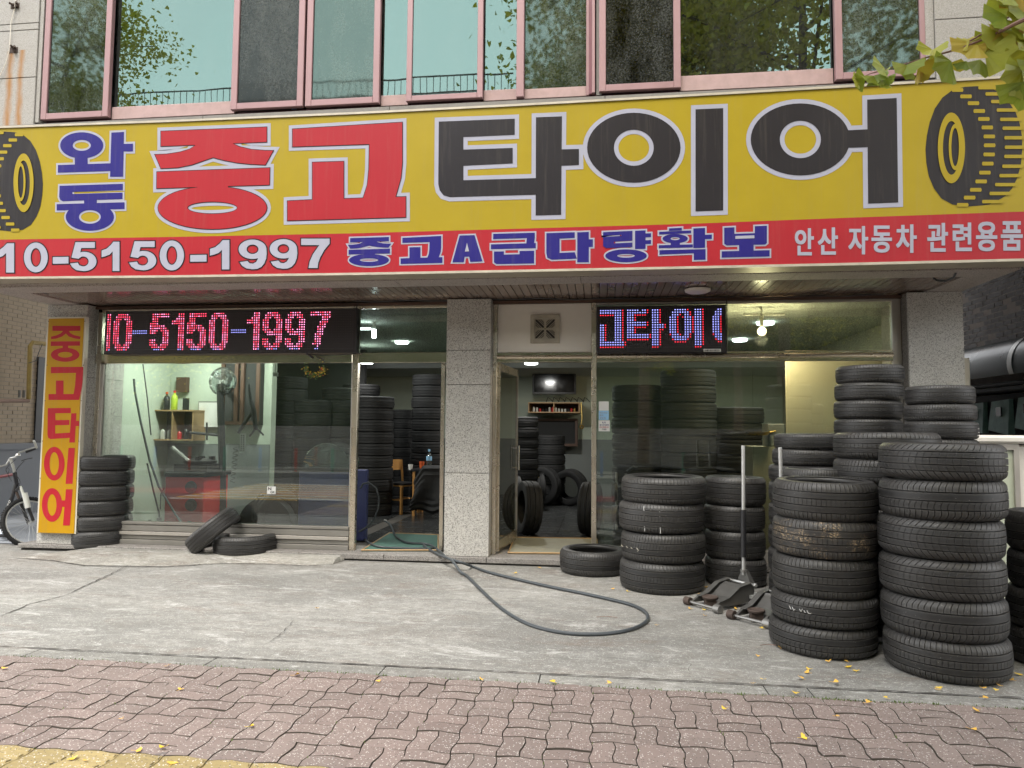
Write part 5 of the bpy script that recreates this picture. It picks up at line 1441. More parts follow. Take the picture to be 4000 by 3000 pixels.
# lamps
lamp(2075, 1423, 0, 0, 2.525, 'lamp', .10, 11, (1, .98, .92), lab='bright round ceiling lamp above the television in right doorway')
lamp(1432, 1420, 0, 0, 2.525, 'lamp', .10, 1.5, (1, .98, .92), lab='bright ceiling lamp at top left of left doorway')
lamp(1570, 1342, 0, 0, 2.80, 'lamp', .10, 2.5, (.95, 1, .98), lab='oval ceiling lamp reflected dim behind the dusty transom pane')
lamp(2890, 1333, 0, 0, 2.80, 'lamp', .10, 4, (1, .95, .85), lab='bright ceiling lamp low behind the right transom glass')
lamp(2990, 1268, 0, 0, 2.80, 'lamp', .10, 4, (1, .95, .85), lab='bright ceiling lamp right of the warm bulb behind transom')
lamp(960, 0, -4.45, 8.9, 2.80, 'lamp', .10, 11, (1, 1, .92), lab='ceiling lamp over the workshop corner behind the long LED board')
lamp(700, 0, -5.4, 8.85, 2.80, 'lamp', .10, 11, (1, 1, .92), lab='ceiling lamp over the tool shelf behind the long LED board')
# hanging tube lamp and warm globe on tracks
c = onY(1461, 1302, 8.9); d = thing('track_lamp', 'bright white tube lamp hanging from the white ceiling track', 'lamp', c)
m = MB(); m.tube([c + Vector((0, 0, -.06)), c + Vector((0, 0, .05))], .028, 12); part('tube_bulb', m, MT['lamp_tube'], d, smooth=True)
m = MB(); m.tube([c + Vector((0, 0, .05)), c + Vector((0, 0, .14))], .02, 10); m.box(c.x - .03, c.x + .03, c.y - .02, c.y + .02, c.z + .14, c.z + .20); m.box(c.x - .35, c.x + .65, c.y - .018, c.y + .018, c.z + .2005, c.z + .225)
m.tube([c + Vector((0, 0, .22)), c + Vector((0, 0, 2.83 - c.z))], .01, 8); part('track', m, MT['white'], d)
m = MB(); e = onY(1430, 1284, 8.9); m.box(e.x - .13, e.x + .06, 8.88, 8.92, e.z - .012, e.z + .012); part('tube_bulb', m, MT['lamp_tube'], d)
c = onY(2976, 1294, 8.15); d = thing('globe_lamp', 'warm glowing globe bulb hanging behind the right transom glass', 'lamp', c)
m = MB(); m.lathe([(0, -.05), (.025, -.043), (.043, -.025), (.05, 0), (.043, .025), (.025, .043), (.018, .05)], c, 20); part('globe_bulb', m, MT['lamp_warm'], d, smooth=True)
m = MB(); m.tube([c + Vector((0, 0, .06)), c + Vector((0, 0, .18))], .022, 10); m.box(c.x - .2, c.x + .25, c.y - .015, c.y + .015, c.z + .18, c.z + .2); m.tube([c + Vector((0, 0, .2)), c + Vector((0, 0, 2.83 - c.z))], .01, 8); part('lamp_fitting', m, MT['white'], d)
L = bpy.data.lights.new('globe_light', 'POINT'); L.energy = 16; L.color = (1, .76, .45); L.shadow_soft_size = .07
o = bpy.data.objects.new('globe_light', L); COL.objects.link(o); o.parent = d; o.location = (0, -.0, -.09)

# workshop corner behind the left window
Yw = 9.5
p, q = onY(512, 1600, 9.4), onY(752, 1722, 9.4); d = thing('tool_shelf', 'two tier open wooden tool shelf on the pale green workshop wall', 'shelf', ((p.x + q.x) / 2, 9.55, q.z))
for z in (p.z - .02, q.z): m = MB(); m.box(p.x, q.x, 9.4, 9.73, z, z + .02); part('shelf_board', m, MT['wood'], d)
for k in (0, .33, .66, .995): x = p.x + (q.x - p.x - .018) * k; m = MB(); m.box(x, x + .018, 9.41, 9.73, q.z + .021, p.z - .021); part('upright', m, MT['wood'], d)
m = MB(); m.box(p.x + .02, q.x - .02, 9.70, 9.72, q.z + .021, p.z - .021); part('back_board', m, MT['wood_d'], d)
zs_ = p.z
def onshelf(px, z=None): a = onY(px, 1600, 9.5); return Vector((a.x, 9.5, (z if z is not None else zs_) + .001))
bottle('spray_bottle', 'white bottle with red cap at left end of the tool shelf', onshelf(540), .033, .24, 'plastic_w', 'plastic_r')
bottle('spray_bottle', 'white spray bottle with dark red trigger on the tool shelf', onshelf(592), .035, .29, 'paper', 'plastic_r')
bottle('spray_bottle', 'black spray bottle with orange trigger on the tool shelf', onshelf(650), .045, .26, 'black', 'orange_cup')
bottle('spray_bottle', 'lime green spray bottle with red trigger on the tool shelf', onshelf(680), .045, .28, 'plastic_y', 'plastic_r')
bottle('jar', 'small white jar on the tool shelf', onshelf(612), .03, .12, 'plastic_w')
a = onshelf(722); m = MB(); m.box(a.x - .05, a.x + .04, 9.52, 9.54, a.z, a.z + .17); single('price_card', m, MT['black'], 'small black and white printed card leaning on the tool shelf', 'card')
for i, px in enumerate((535, 560, 600, 640, 665, 705, 730)):
    a = onshelf(px, q.z + .02); m = MB(); h = R.uniform(.06, .15); m.lathe([(0, 0), (.03, 0), (.03, h), (.012, h + .03), (0, h + .03)], a, 10)
    single('workshop_can', m, MT[R.choice(['black', 'gun', 'plastic_r', 'plastic_w'])], 'small can or tool in the lower bays of the tool shelf', 'can', 'cans in the lower bays of the tool shelf')
p, q = onY(775, 1568, 9.7), onY(862, 1672, 9.7); d = thing('whiteboard', 'small white board with thin dark frame on the workshop wall', 'whiteboard', ((p.x + q.x) / 2, 9.7, q.z))
m = MB(); m.box(p.x, q.x, 9.70, 9.73, q.z, p.z); part('frame', m, MT['gun'], d); m = MB(); m.box(p.x + .015, q.x - .015, 9.69, 9.699, q.z + .015, p.z - .015); part('writing_surface', m, MT['paper'], d)
p, q = onY(695, 1474, 9.7), onY(733, 1532, 9.7); m = MB(); m.box(p.x, q.x, 9.66, 9.74, q.z, p.z); single('wall_box', m, MT['wood_d'], 'small brown box fixed on the pale green wall', 'box')
p, q = onY(523, 1421, 9.7), onY(598, 1453, 9.7); m = MB(); m.box(p.x, q.x, 9.69, 9.74, q.z, p.z); single('patterned_plaque', m, MT['gold'], 'brown gold patterned plaque high on the workshop wall at left', 'plaque')
# plastic-wrapped wall fan
c = onY(868, 1490, 9.2); d = thing('wall_fan', 'round wall fan wrapped in shiny clear plastic', 'fan', c)
m = MB()
for k in range(5): rr = .17 * (1 - k * .18); m.lathe([(rr, -.02 + k * .006), (rr + .004, -.02 + k * .006)], c, 28, 'Y')
for k in range(28): a = 2 * PI * k / 28; m.tube([c + Vector((.03 * math.cos(a), -.04, .03 * math.sin(a))), c + Vector((.17 * math.cos(a), 0, .17 * math.sin(a)))], .002, 4)
part('fan_guard', m, MT['gun'], d)
m = MB()
for k in range(3):
    a = 2 * PI * k / 3; m.add([tuple(c + Vector((.02 * math.cos(a), .01, .02 * math.sin(a)))), tuple(c + Vector((.15 * math.cos(a), .0, .15 * math.sin(a)))), tuple(c + Vector((.15 * math.cos(a + .7), .03, .15 * math.sin(a + .7))))], [(0, 1, 2)])
part('fan_blade', m, MT['gun'], d)
m = MB(); m.lathe([(0, -.06), (.12, -.055), (.2, 0), (.19, .05), (.08, .1), (0, .11)], c, 14, 'Y'); part('plastic_wrap', m, MT['pet'], d)
m = MB(); m.tube([c + Vector((0, .1, 0)), c + Vector((-.15, .3, .02)), c + Vector((-.2, .5, 0))], .03, 8); m.box(c.x - .28, c.x - .2, 9.6, 9.73, c.z - .2, c.z + .12); part('fan_arm', m, MT['white'], d)
# dark cabinet / window frames right of the whiteboard
p, q = onY(868, 1408, 9.6), onY(1008, 1660, 9.6); d = thing('dark_cabinet', 'tall dark brown framed cabinet doors beside the wrapped fan', 'cabinet', ((p.x + q.x) / 2, 9.7, q.z))
m = MB(); m.box(p.x, q.x, 9.62, 9.9, q.z, p.z); part('case', m, MT['dark_in'], d)
for k in (0, .36, .52, .93): x = p.x + (q.x - p.x) * k; m = MB(); m.box(x, x + .05, 9.58, 9.62, q.z + .051, p.z); part('door_stile', m, MT['wood_d'], d)
m = MB(); m.box(p.x, q.x, 9.58, 9.62, q.z, q.z + .05); part('door_rail', m, MT['wood_d'], d)
# red tyre changer
p, q = onY(646, 1862, 8.75), onY(790, 2060, 8.75)
d = thing('tyre_changer', 'bright red tyre changing machine with black top behind left window', 'machine', ((p.x + q.x) / 2, 9, FZ))
m = MB(); m.cbox(p.x, q.x, 8.75, 9.35, FZ, p.z, .01); part('red_cabinet', m, MT['red_m'], d)
m = MB(); m.cbox(p.x - .0, q.x + .02, 8.72, 9.4, p.z + .001, p.z + .06, .01); m.box(p.x + .05, q.x - .02, 8.85, 9.3, p.z + .061, p.z + .16); m.lathe([(0, 0), (.2, 0), (.22, .04), (.1, .07), (0, .07)], ((p.x + q.x) / 2 + .03, 9.05, p.z + .161), 24)
for k in range(4): a = k * PI / 2 + .4; m.box((p.x + q.x) / 2 + .03 + .15 * math.cos(a) - .03, (p.x + q.x) / 2 + .03 + .15 * math.cos(a) + .03, 9.05 + .15 * math.sin(a) - .03, 9.05 + .15 * math.sin(a) + .03, p.z + .2, p.z + .26)
part('turntable', m, MT['black'], d)
m = MB(); m.add([tuple(onY(657, 1800, 8.9)), tuple(onY(672, 1745, 8.9)), tuple(onY(720, 1800, 8.9)), tuple(onY(640, 1850, 8.9))], [(0, 1, 2, 3)]); m.tube([onY(672, 1748, 8.9), onY(735, 1800, 8.9), onY(720, 1850, 8.9)], .03, 8); part('side_shovel', m, MT['gun'], d)
for y in (1903, 1973):
    c = onY(745, y, 8.73); m = MB(); m.lathe([(0, -.03), (.03, -.03), (.035, -.012), (.075, -.012), (.08, .012)], c, 24, 'Y'); part('rubber_boot', m, MT['black'], d, smooth=True)
c = onY(738, 2045, 8.73); m = MB(); m.lathe([(0, -.02), (.03, -.02), (.035, .01)], c, 16, 'Y'); part('small_boot', m, MT['black'], d)
m = MB(); m.tube([onY(870, 2050, 9.2), onY(868, 1800, 9.2), onY(860, 1500, 9.2)], .05, 8)
m.tube([onY(860, 1700, 9.2), onY(740, 1690, 9.0)], .02, 8); m.tube([onY(808, 1650, 9.0), onY(808, 1720, 9.0)], .012, 8); part('tool_column', m, MT['black'], d)
# hanging tools, gun-like arm near the centre of the window
d = thing('air_tool', 'black air tool with coiled neck hanging inside left window', 'tool', onY(985, 1600, 8.8))
m = MB(); m.tube([onY(972, 1500, 8.8), onY(978, 1560, 8.8), onY(990, 1600, 8.8), onY(1000, 1680, 8.8)], .018, 8, radii=[.01, .025, .035, .03]); m.tube([onY(990, 1600, 8.8), onY(930, 1690, 8.8)], .025, 8); m.tube([onY(1000, 1670, 8.8), onY(975, 1705, 8.8)], .012, 6); m.tube([onY(1000, 1670, 8.8), onY(1030, 1700, 8.8)], .012, 6)
part('tool_body', m, MT['black'], d)
# coil hose
m = MB(); A, B = onY(922, 1742, 8.6), onY(908, 1885, 8.6); P = []
for i in range(120): t_ = i / 119; P.append(A.lerp(B, t_) + Vector((.03 * math.cos(t_ * 2 * PI * 8), .03 * math.sin(t_ * 2 * PI * 8), 0)))
m.tube(P, .004, 5); single('coiled_hose', m, MT['black'], 'thin black coiled air hose hanging inside left window', 'hose')
# air lines at left
for pts, lb, rr in (([(523, 1480), (527, 1530), (550, 1650), (585, 1800), (620, 1900), (680, 2000), (718, 2055)], 'thick black air hose running down past the red machine', .014),
                    ([(558, 1420), (575, 1550), (590, 1700)], 'thin dark rod leaning on the tool shelf', .008),
                    ([(575, 1810), (600, 1920), (620, 2000), (625, 2040)], 'second black hose down to floor beside the red machine', .011),
                    ([(642, 1905), (628, 1930), (626, 1990)], 'short black lead curving out of the red machine', .006)):
    m = MB(); m.tube([onY(x, y, 8.62) for x, y in pts], rr, 8); single('air_hose', m, MT['cable'], lb, 'hose', smooth=True)
d = thing('floor_valve', 'small metal hose valves standing on the floor by red machine', 'valve', onY(620, 2055, 8.5))
m = MB(); m.tube([onY(585, 2055, 8.5), onY(585, 2030, 8.5)], .02, 8); m.tube([onY(622, 2058, 8.5), onY(622, 2022, 8.5)], .03, 8); part('valve_body', m, MT['gun'], d)
# blue machine with clear hood
p, q = onY(1168, 1842, 8.5), onY(1372, 2075, 8.5); d = thing('wheel_balancer', 'blue wheel balancing machine with clear domed hood behind left window', 'machine', ((p.x + q.x) / 2, 8.8, FZ))
m = MB(); m.cbox(p.x, q.x, 8.5, 8.62, FZ, p.z, .01); part('blue_cabinet', m, MT['blue_m'], d)
m = MB(); c = onY(1285, 1810, 8.7); m.lathe([(.0, -.2), (.30, -.2), (.31, -.19), (.31, .19), (.30, .2), (0, .2)], (c.x, 8.8, c.z - .05), 24, 'Y', PI * 0, PI * 1); part('clear_hood', m, MT['pet'], d, smooth=True)
m = MB(); m.box(p.x - .2, q.x, 8.5, 8.62, p.z + .001, p.z + .05); part('top_tray', m, MT['black'], d)
# black curved guard and low things on the floor
d = thing('wheel_guard', 'black rounded wheel guard with white lettering near the window foot', 'guard', onY(1040, 2070, 8.6))
p = onY(1035, 2000, 8.6); m = MB(); m.lathe([(.0, 0), (.36, 0), (.36, .16), (0, .16)], (p.x, 8.6, p.z - .18), 24, 'Y', 0, PI); part('guard_shell', m, MT['black'], d)
for i, ch in enumerate('D+E'):
    pass
m = MB(); m.box(p.x - .35, p.x - .12, 8.45, 8.6, FZ, FZ + .12); single('small_crate', m, MT['wood'], 'small wooden crate on the floor behind left window', 'crate')
o = link('tyre', LOW, None, (onY(1095, 2000, 8.9).x, 8.75, FZ + .3), None, (.3, .3, .2)); o.rotation_mode = 'QUATERNION'; o.rotation_quaternion = Vector((0, 0, 1)).rotation_difference(Vector((-.8, .5, .2)).normalized()); props(o, 'dark tyre propped against the black wheel guard behind glass', 'tyre')
# wreath on the glass
c = onY(1230, 1435, YG - .03); d = thing('leaf_wreath', 'small wreath of green leaves and tiny flowers hanging on left window', 'wreath', c)
lm = {k: MB() for k in ('wreath_green', 'leaf_y', 'plastic_r')}
MT['wreath_green'] = plain('wreath_green', (.09, .16, .04), .5, var=.4, scale=40)
for i in range(230):
    a = PI + R.random() * PI if R.random() < .75 else R.random() * 2 * PI
    rr = R.gauss(.105, .018); pc = c + Vector((rr * math.cos(a), R.uniform(-.03, .012), rr * math.sin(a) * .95 - .0)); k = 'wreath_green' if R.random() < .72 else 'leaf_y' if R.random() < .75 else 'plastic_r'
    s_ = R.uniform(.009, .018); u = Vector((R.uniform(-1, 1), R.uniform(-.6, .6), R.uniform(-1, 1))).normalized(); v = u.cross(Vector((R.uniform(-1, 1), -1, R.uniform(-1, 1)))).normalized()
    lm[k].add([tuple(pc - u * s_), tuple(pc + v * s_ * .5), tuple(pc + u * s_), tuple(pc - v * s_ * .5)], [(0, 1, 2, 3)])
for k, nme in (('wreath_green', 'green_leaves'), ('leaf_y', 'yellow_leaves'), ('plastic_r', 'red_berries')): part(nme, lm[k], MT[k], d, kind='stuff', fix=False)
# white plug on its lead
m = MB(); m.tube([onY(1077, 1420, YG + .09), onY(1077, 1455, YG + .09)], .006, 6); m.box(onY(1068, 1460, YG + .09).x, onY(1086, 1460, YG + .09).x, YG + .08, YG + .10, onY(1077, 1470, YG + .09).z, onY(1077, 1455, YG + .09).z)
single('white_plug', m, MT['plastic_w'], 'white plug on a lead hanging inside top of left window', 'plug')
# stickers
p, q = onY(1044, 1900, YG - .006), onY(1076, 1930, YG - .006); d = thing('window_sticker', 'small square white sticker low on the left window glass', 'sticker', p)
m = MB(); m.box(p.x, q.x, YG - .006, YG - .0045, q.z, p.z); part('sticker_sheet', m, MT['paper'], d)
fm2 = onmap(0, 0, 1, YG - .007)
fontpart('N', .03, fm2, (1047, 1060, 1903, 1915), YG - .0075, 's_blk', d, 'character'); fontpart('GK', .02, fm2, (1056, 1074, 1918, 1927), YG - .0075, 's_blk', d, 'character')
p, q = onY(938, 1693, 8.4), onY(958, 1768, 8.4); d = thing('instruction_tag', 'tall narrow printed instruction tag hanging inside left window', 'tag', p)
m = MB(); m.box(p.x, q.x, 8.4, 8.404, q.z, p.z); part('tag_sheet', m, MT['paper'], d)
m = MB()
for r_ in range(9):
    for k in range(2): x = p.x + .012 + k * .03; z = p.z - .02 - r_ * .023; m.box(x, x + .016, 8.397, 8.3995, z - .010, z)
part('print_block', m, MT['s_blk'], d)
# stickers right window
p, q = onY(2339, 1568, YG - .006), onY(2378, 1604, YG - .006); d = thing('window_sticker', 'blue and white rectangular sticker on the right window edge', 'sticker', p)
m = MB(); m.box(p.x, q.x, YG - .006, YG - .0045, q.z, p.z); part('white_sheet', m, MT['paper'], d)
p2 = onY(2339, 1640, YG - .006); m = MB(); m.box(p.x, q.x, YG - .006, YG - .0045, p2.z, q.z - .001); part('blue_sheet', m, MT['skyblue'], d)
for j, row in enumerate(('배스터는', '필수', '상담점')):
    w_ = 8 * len(row); x = 2343
    for ch in row: fontpart(ch, .02, fm2, (x, x + 6.5, 1609 + j * 10, 1616 + j * 10), YG - .0075, 's_white', d, 'character'); x += 8
p, q = onY(2338, 1642, YG - .006), onY(2382, 1685, YG - .006); d = thing('window_sticker', 'cream member shop sticker with blue orange Korean text on right window', 'sticker', p)
m = MB(); m.box(p.x, q.x, YG - .006, YG - .0045, q.z, p.z); part('cream_sheet', m, MT['paper'], d)
for j, (row, mt) in enumerate((('경기지역화폐', 's_blue'), ('안산화폐다온', 'v_red'), ('가맹점', 's_blk'))):
    n_ = len(row); w_ = min(6, 38 / n_); x = 2360 - w_ * n_ / 2
    for ch in row: fontpart(ch, .02, fm2, (x, x + w_ - .8, 1657 + j * 8.5, 1663.5 + j * 8.5), YG - .0075, mt, d, 'character'); x += w_
fontpart('U1', .03, fm2, (2353, 2365, 1647, 1654), YG - .0075, 's_blue', d, 'character')

# chairs, table, jacket, bottle in the left doorway
def chair(o0, yaw, lab):
    d = thing('wooden_chair', lab, 'chair', o0, 'wooden chairs inside the left doorway', (0, 0, yaw)); 
    def pp(name, mb, mat): me = mb.mesh(name, MT[mat]); o = link(name, me, d); return o
    for x in (-.2, .2):
        m = MB(); m.add([(x - .018, -.2, 0), (x + .018, -.2, 0), (x + .018, -.165, 0), (x - .018, -.165, 0), (x - .018, -.2, .43), (x + .018, -.2, .43), (x + .018, -.165, .43), (x - .018, -.165, .43)], [(3, 2, 1, 0), (4, 5, 6, 7), (0, 1, 5, 4), (1, 2, 6, 5), (2, 3, 7, 6), (3, 0, 4, 7)]); pp('leg', m, 'wood_o')
        m = MB(); m.tube([(x, .22, 0), (x, .18, .45), (x, .22, .84)], .02, 6); pp('back_leg', m, 'wood_o')
    m = MB(); m.box(-.21, .21, -.21, .2, .435, .455); pp('seat_frame', m, 'wood_o')
    m = MB(); m.cbox(-.2, .2, -.2, .19, .4555, .49, .01); pp('seat', m, 'black')
    m = MB()
    vs = []
    for i in range(7):
        x = -.2 + .4 * i / 6; b = .03 * (1 - (x / .2) ** 2)
        vs += [(x, .20 + b, .68), (x, .215 + b, .68), (x, .215 + b, .85), (x, .20 + b, .85)]
    m.add(vs, [(i * 4 + k, i * 4 + 4 + k, i * 4 + 4 + (k + 1) % 4, i * 4 + (k + 1) % 4) for i in range(6) for k in range(4)]); pp('backrest', m, 'wood_o')
    m = MB(); m.tube([(-.2, -.18, .22), (-.2, .2, .22)], .01, 6); m.tube([(.2, -.18, .22), (.2, .2, .22)], .01, 6); m.tube([(-.2, 0, .22), (.2, 0, .22)], .01, 6); pp('stretcher', m, 'wood_o')
a = onZ(1562, 2005, FZ); chair((a.x, a.y + .1, FZ), math.radians(62), 'front pale wooden chair facing the black covered table')
a = onZ(1605, 1972, FZ); chair((a.x + .05, a.y + .35, FZ), math.radians(50), 'rear pale wooden chair half hidden behind the jacket')
tx, ty = onZ(1672, 2020, FZ).x, onZ(1690, 2020, FZ).y + .35
d = thing('small_table', 'dark small table in the left doorway with bottle on top', 'table', (tx, ty, FZ))
m = MB(); m.box(tx - .3, tx + .45, ty - .3, ty + .3, FZ + .70, FZ + .73); part('table_top', m, MT['black'], d)
for sx, sy in ((-.26, -.26), (.4, -.26), (-.26, .26), (.4, .26)): m = MB(); m.box(tx + sx - .02, tx + sx + .02, ty + sy - .02, ty + sy + .02, FZ, FZ + .70); part('leg', m, MT['wood_o'], d)
# black quilted jacket draped over
m = MB(); vs = []; NU, NV = 22, 16
for i in range(NU):
    for j in range(NV):
        u, v = i / (NU - 1), j / (NV - 1)
        x = tx - .24 + u * .64; z = FZ + .80 - v * .72 + .03 * math.sin(u * 9) * v; y = ty - .36 - .06 * math.sin(v * 3) - .035 * abs(math.sin(v * PI * 7)) - .05 * math.sin(u * 7 + v * 2)
        if u < .25: z -= (.25 - u) * 1.0 * (1 - v)
        vs.append((x + .04 * math.sin(v * 5), y, z))
m.add(vs, [(i * NV + j, (i + 1) * NV + j, (i + 1) * NV + j + 1, i * NV + j + 1) for i in range(NU - 1) for j in range(NV - 1)])
o = single('black_jacket', m, MT['blackm'], 'black quilted padded jacket draped over the doorway chair and table', 'jacket', smooth=True)
md = o.modifiers.new('s', 'SOLIDIFY'); md.thickness = .02
c = Vector((tx - .05, ty - .15, FZ + .731)); bottle('water_bottle', 'clear water bottle with blue label standing on the doorway table', c, .045, .31, 'pet', 'skyblue')
m = MB(); m.lathe([(.0455, .13), (.0455, .2)], c, 16); single('bottle_label', m, MT['skyblue'], 'blue paper label around the clear water bottle', 'label')
m = MB(); m.lathe([(0, 0), (.03, 0), (.042, .10), (.042, .11), (.038, .11), (.028, .01), (0, .01)], c + Vector((-.13, .05, 0)), 16); single('paper_cup', m, MT['orange_cup'], 'orange drinking cup beside the clear water bottle', 'cup')
m = MB(); m.lathe([(0, 0), (.028, 0), (.04, .085), (.036, .085), (.026, .01), (0, .01)], c + Vector((-.30, -.0, -.02)), 16); single('paper_cup', m, MT['paper'], 'white paper cup at left edge of the doorway table', 'cup')
# blue cabinet and coil just inside the left doorway
p, q = onY(1415, 1835, 8.4), onY(1428, 2090, 8.4); m = MB(); m.cbox(p.x - .15, q.x, 8.4, 8.47, FZ, p.z, .01); single('blue_cabinet', m, MT['blue_m'], 'dark blue cabinet edge just inside the left doorway', 'cabinet')
P = [onY(x, y, 8.3) for x, y in ((1408, 1908), (1418, 1890), (1440, 1885), (1468, 1905), (1480, 1940), (1478, 1985), (1460, 2030), (1430, 2062), (1402, 2078))]
m = MB(); m.tube(P, .011, 8); single('wall_hose', m, MT['cable'], 'grey black hose looping out from the blue cabinet in the left doorway', 'hose', smooth=True)
# door mats
def mat_on(pxs, z, mat, name, lab, frame=None):
    P = [onZ(x, y, z) for x, y in pxs]; d = thing(name, lab, 'mat', P[0]); m = MB(); n = len(P); m.add([tuple(p) for p in P] + [(p.x, p.y, z - .02) for p in P], [tuple(range(n))] + [(i, (i + 1) % n, n + (i + 1) % n, n + i) for i in range(n)])
    part('mat_sheet', m, MT[mat], d)
    if frame:
        m = MB()
        for a, b in zip(P, P[1:] + P[:1]): m.tube([a + Vector((0, 0, .003)), b + Vector((0, 0, .003))], .009, 4)
        part('mat_edge', m, MT[frame], d)
MT['mat_green'] = plain('worn_green_mat', (.045, .12, .095), .7, var=.6, scale=14, bump=.3)
MT['mat_grey'] = plain('worn_pale_threshold', (.28, .27, .20), .7, var=.35, scale=10, bump=.3)
mat_on([(1412, 2150), (1520, 2083), (1712, 2090), (1712, 2150)], .088, 'mat_green', 'door_mat', 'worn green mat on the sill of the left doorway', 'wood')
mat_on([(1985, 2160), (2010, 2100), (2330, 2105), (2340, 2164)], .088, 'mat_grey', 'door_mat', 'worn pale threshold sheet on the sill of right doorway', 'wood')
# pale curtain-like board and items behind the right window
p, q = onY(3070, 1419, 8.38), onY(3400, 2000, 8.38); m = MB(); m.box(p.x, q.x + .2, 8.38, 8.42, FZ, p.z + .02); single('pale_partition', m, MT['cream_l'], 'pale cream partition panel behind the right end of right window', 'partition')
p, q = onY(3000, 1655, 8.5), onY(3068, 1745, 8.5); m = MB(); m.cbox(p.x, q.x, 8.5, 8.8, q.z, p.z, .01); single('grey_box', m, MT['grey_w'], 'small grey box on the counter behind the right window', 'box')
c = onY(2960, 1700, 8.5); m = MB(); m.lathe([(0, 0), (.11, 0), (.14, .04), (.13, .04), (.1, .01)], c, 24); m.tube([c + Vector((.12, 0, .03)), c + Vector((.2, 0, .05))], .01, 6); single('brass_pan', m, MT['gold'], 'brass coloured pan on the counter behind right window', 'pan', smooth=True)
p, q = onY(2940, 1745, 8.45), onY(3090, 2050, 8.45); m = MB(); m.box(p.x, q.x, 8.45, 9.0, FZ, p.z); single('counter', m, MT['cream_w'], 'pale counter standing behind the right window', 'counter')
# dark tool trolley just inside right window
d = thing('tool_trolley', 'upright dark metal trolley with black small wheels behind right window', 'trolley', onY(2410, 2070, 8.3))
m = MB(); m.tube([onY(2408, 2070, 8.3), onY(2408, 1845, 8.3)], .015, 8); m.tube([onY(2440, 2070, 8.3), onY(2445, 1850, 8.3)], .015, 8); m.tube([onY(2408, 1900, 8.3), onY(2445, 1900, 8.3)], .012, 8); part('frame', m, MT['gun'], d)
for y in (1920, 2010): c = onY(2400, y, 8.25); m = MB(); m.lathe([(.05, -.03), (.1, -.03), (.11, 0), (.1, .03), (.05, .03)], c, 18, 'X'); part('wheel', m, MT['black'], d)
m = MB(); m.tube([onY(2450, 1843, 8.25), onY(2475, 1825, 8.25), onY(2492, 1830, 8.25)], .02, 8); part('grip', m, MT['black'], d)
# ================================================================ OUTDOOR THINGS
# black hose on the ground
def gpts(L, z=.014): return [onZ(x, y, z + (zz if len(q) > 2 else 0)) for q in L for x, y, zz in [(q[0], q[1], q[2] if len(q) > 2 else 0)]]
def smooth_path(P, k=6):
    out = []
    for i in range(len(P) - 1):
        p0, p1, p2, p3 = P[max(i - 1, 0)], P[i], P[i + 1], P[min(i + 2, len(P) - 1)]
        for j in range(k):
            t_ = j / k
            out.append(.5 * ((2 * p1) + (p2 - p0) * t_ + (2 * p0 - 5 * p1 + 4 * p2 - p3) * t_ * t_ + (3 * p1 - p0 - 3 * p2 + p3) * t_ ** 3))
    return out + [P[-1]]
r5 = lambda x, y: (1350 + x * .4069, 2000 + y * .4069)
z2 = lambda x, y: (1300 + x * .6329, 2000 + y * .6329)
A = [onZ(*r5(*q), .1) for q in ((380, 130), (430, 155), (480, 230), (560, 285), (640, 300), (740, 303), (830, 325), (900, 375), (960, 430))]
A[0].z = .16; A[1].z = .14
A += [Vector((p.x, p.y, z)) for p, z in ((onZ(*r5(1030, 480), .085), .09), (onZ(*r5(1100, 570), .03), .03))]
A += [onZ(*z2(*q), .016) for q in ((830, 395), (900, 465), (1000, 560), (1100, 635), (1230, 700), (1400, 742), (1580, 755), (1740, 745), (1860, 718), (1930, 680), (1945, 648), (1920, 610), (1850, 575), (1740, 545), (1560, 505), (1340, 460), (1120, 410), (960, 370), (860, 335))]
A += [onZ(*r5(1180, 510), .05), onZ(*r5(1100, 480), .09), onZ(*r5(1000, 450), .10), onZ(*r5(880, 400), .10), onZ(*r5(790, 350), .10), onZ(*r5(748, 315), .105)]
m = MB(); m.tube(smooth_path(A), .0135, 10)
B_ = [onZ(*r5(*q), .1) for q in ((135, 195), (165, 240), (230, 300), (330, 335), (480, 345), (640, 350), (800, 350), (870, 338))]
d = thing('rubber_air_hose', 'long black rubber air hose looping from left doorway across the concrete', 'hose', A[0])
part('hose_loop', m, MT['cable'], d, smooth=True)
m = MB(); m.tube(smooth_path(B_), .0125, 10); part('hose_tail', m, MT['cable'], d, smooth=True)
m = MB(); m.tube([A[0] + Vector((-.02, 0, .01)), A[0] + Vector((.02, 0, .0))], .019, 10); part('hose_coupling', m, MT['gun'], d)

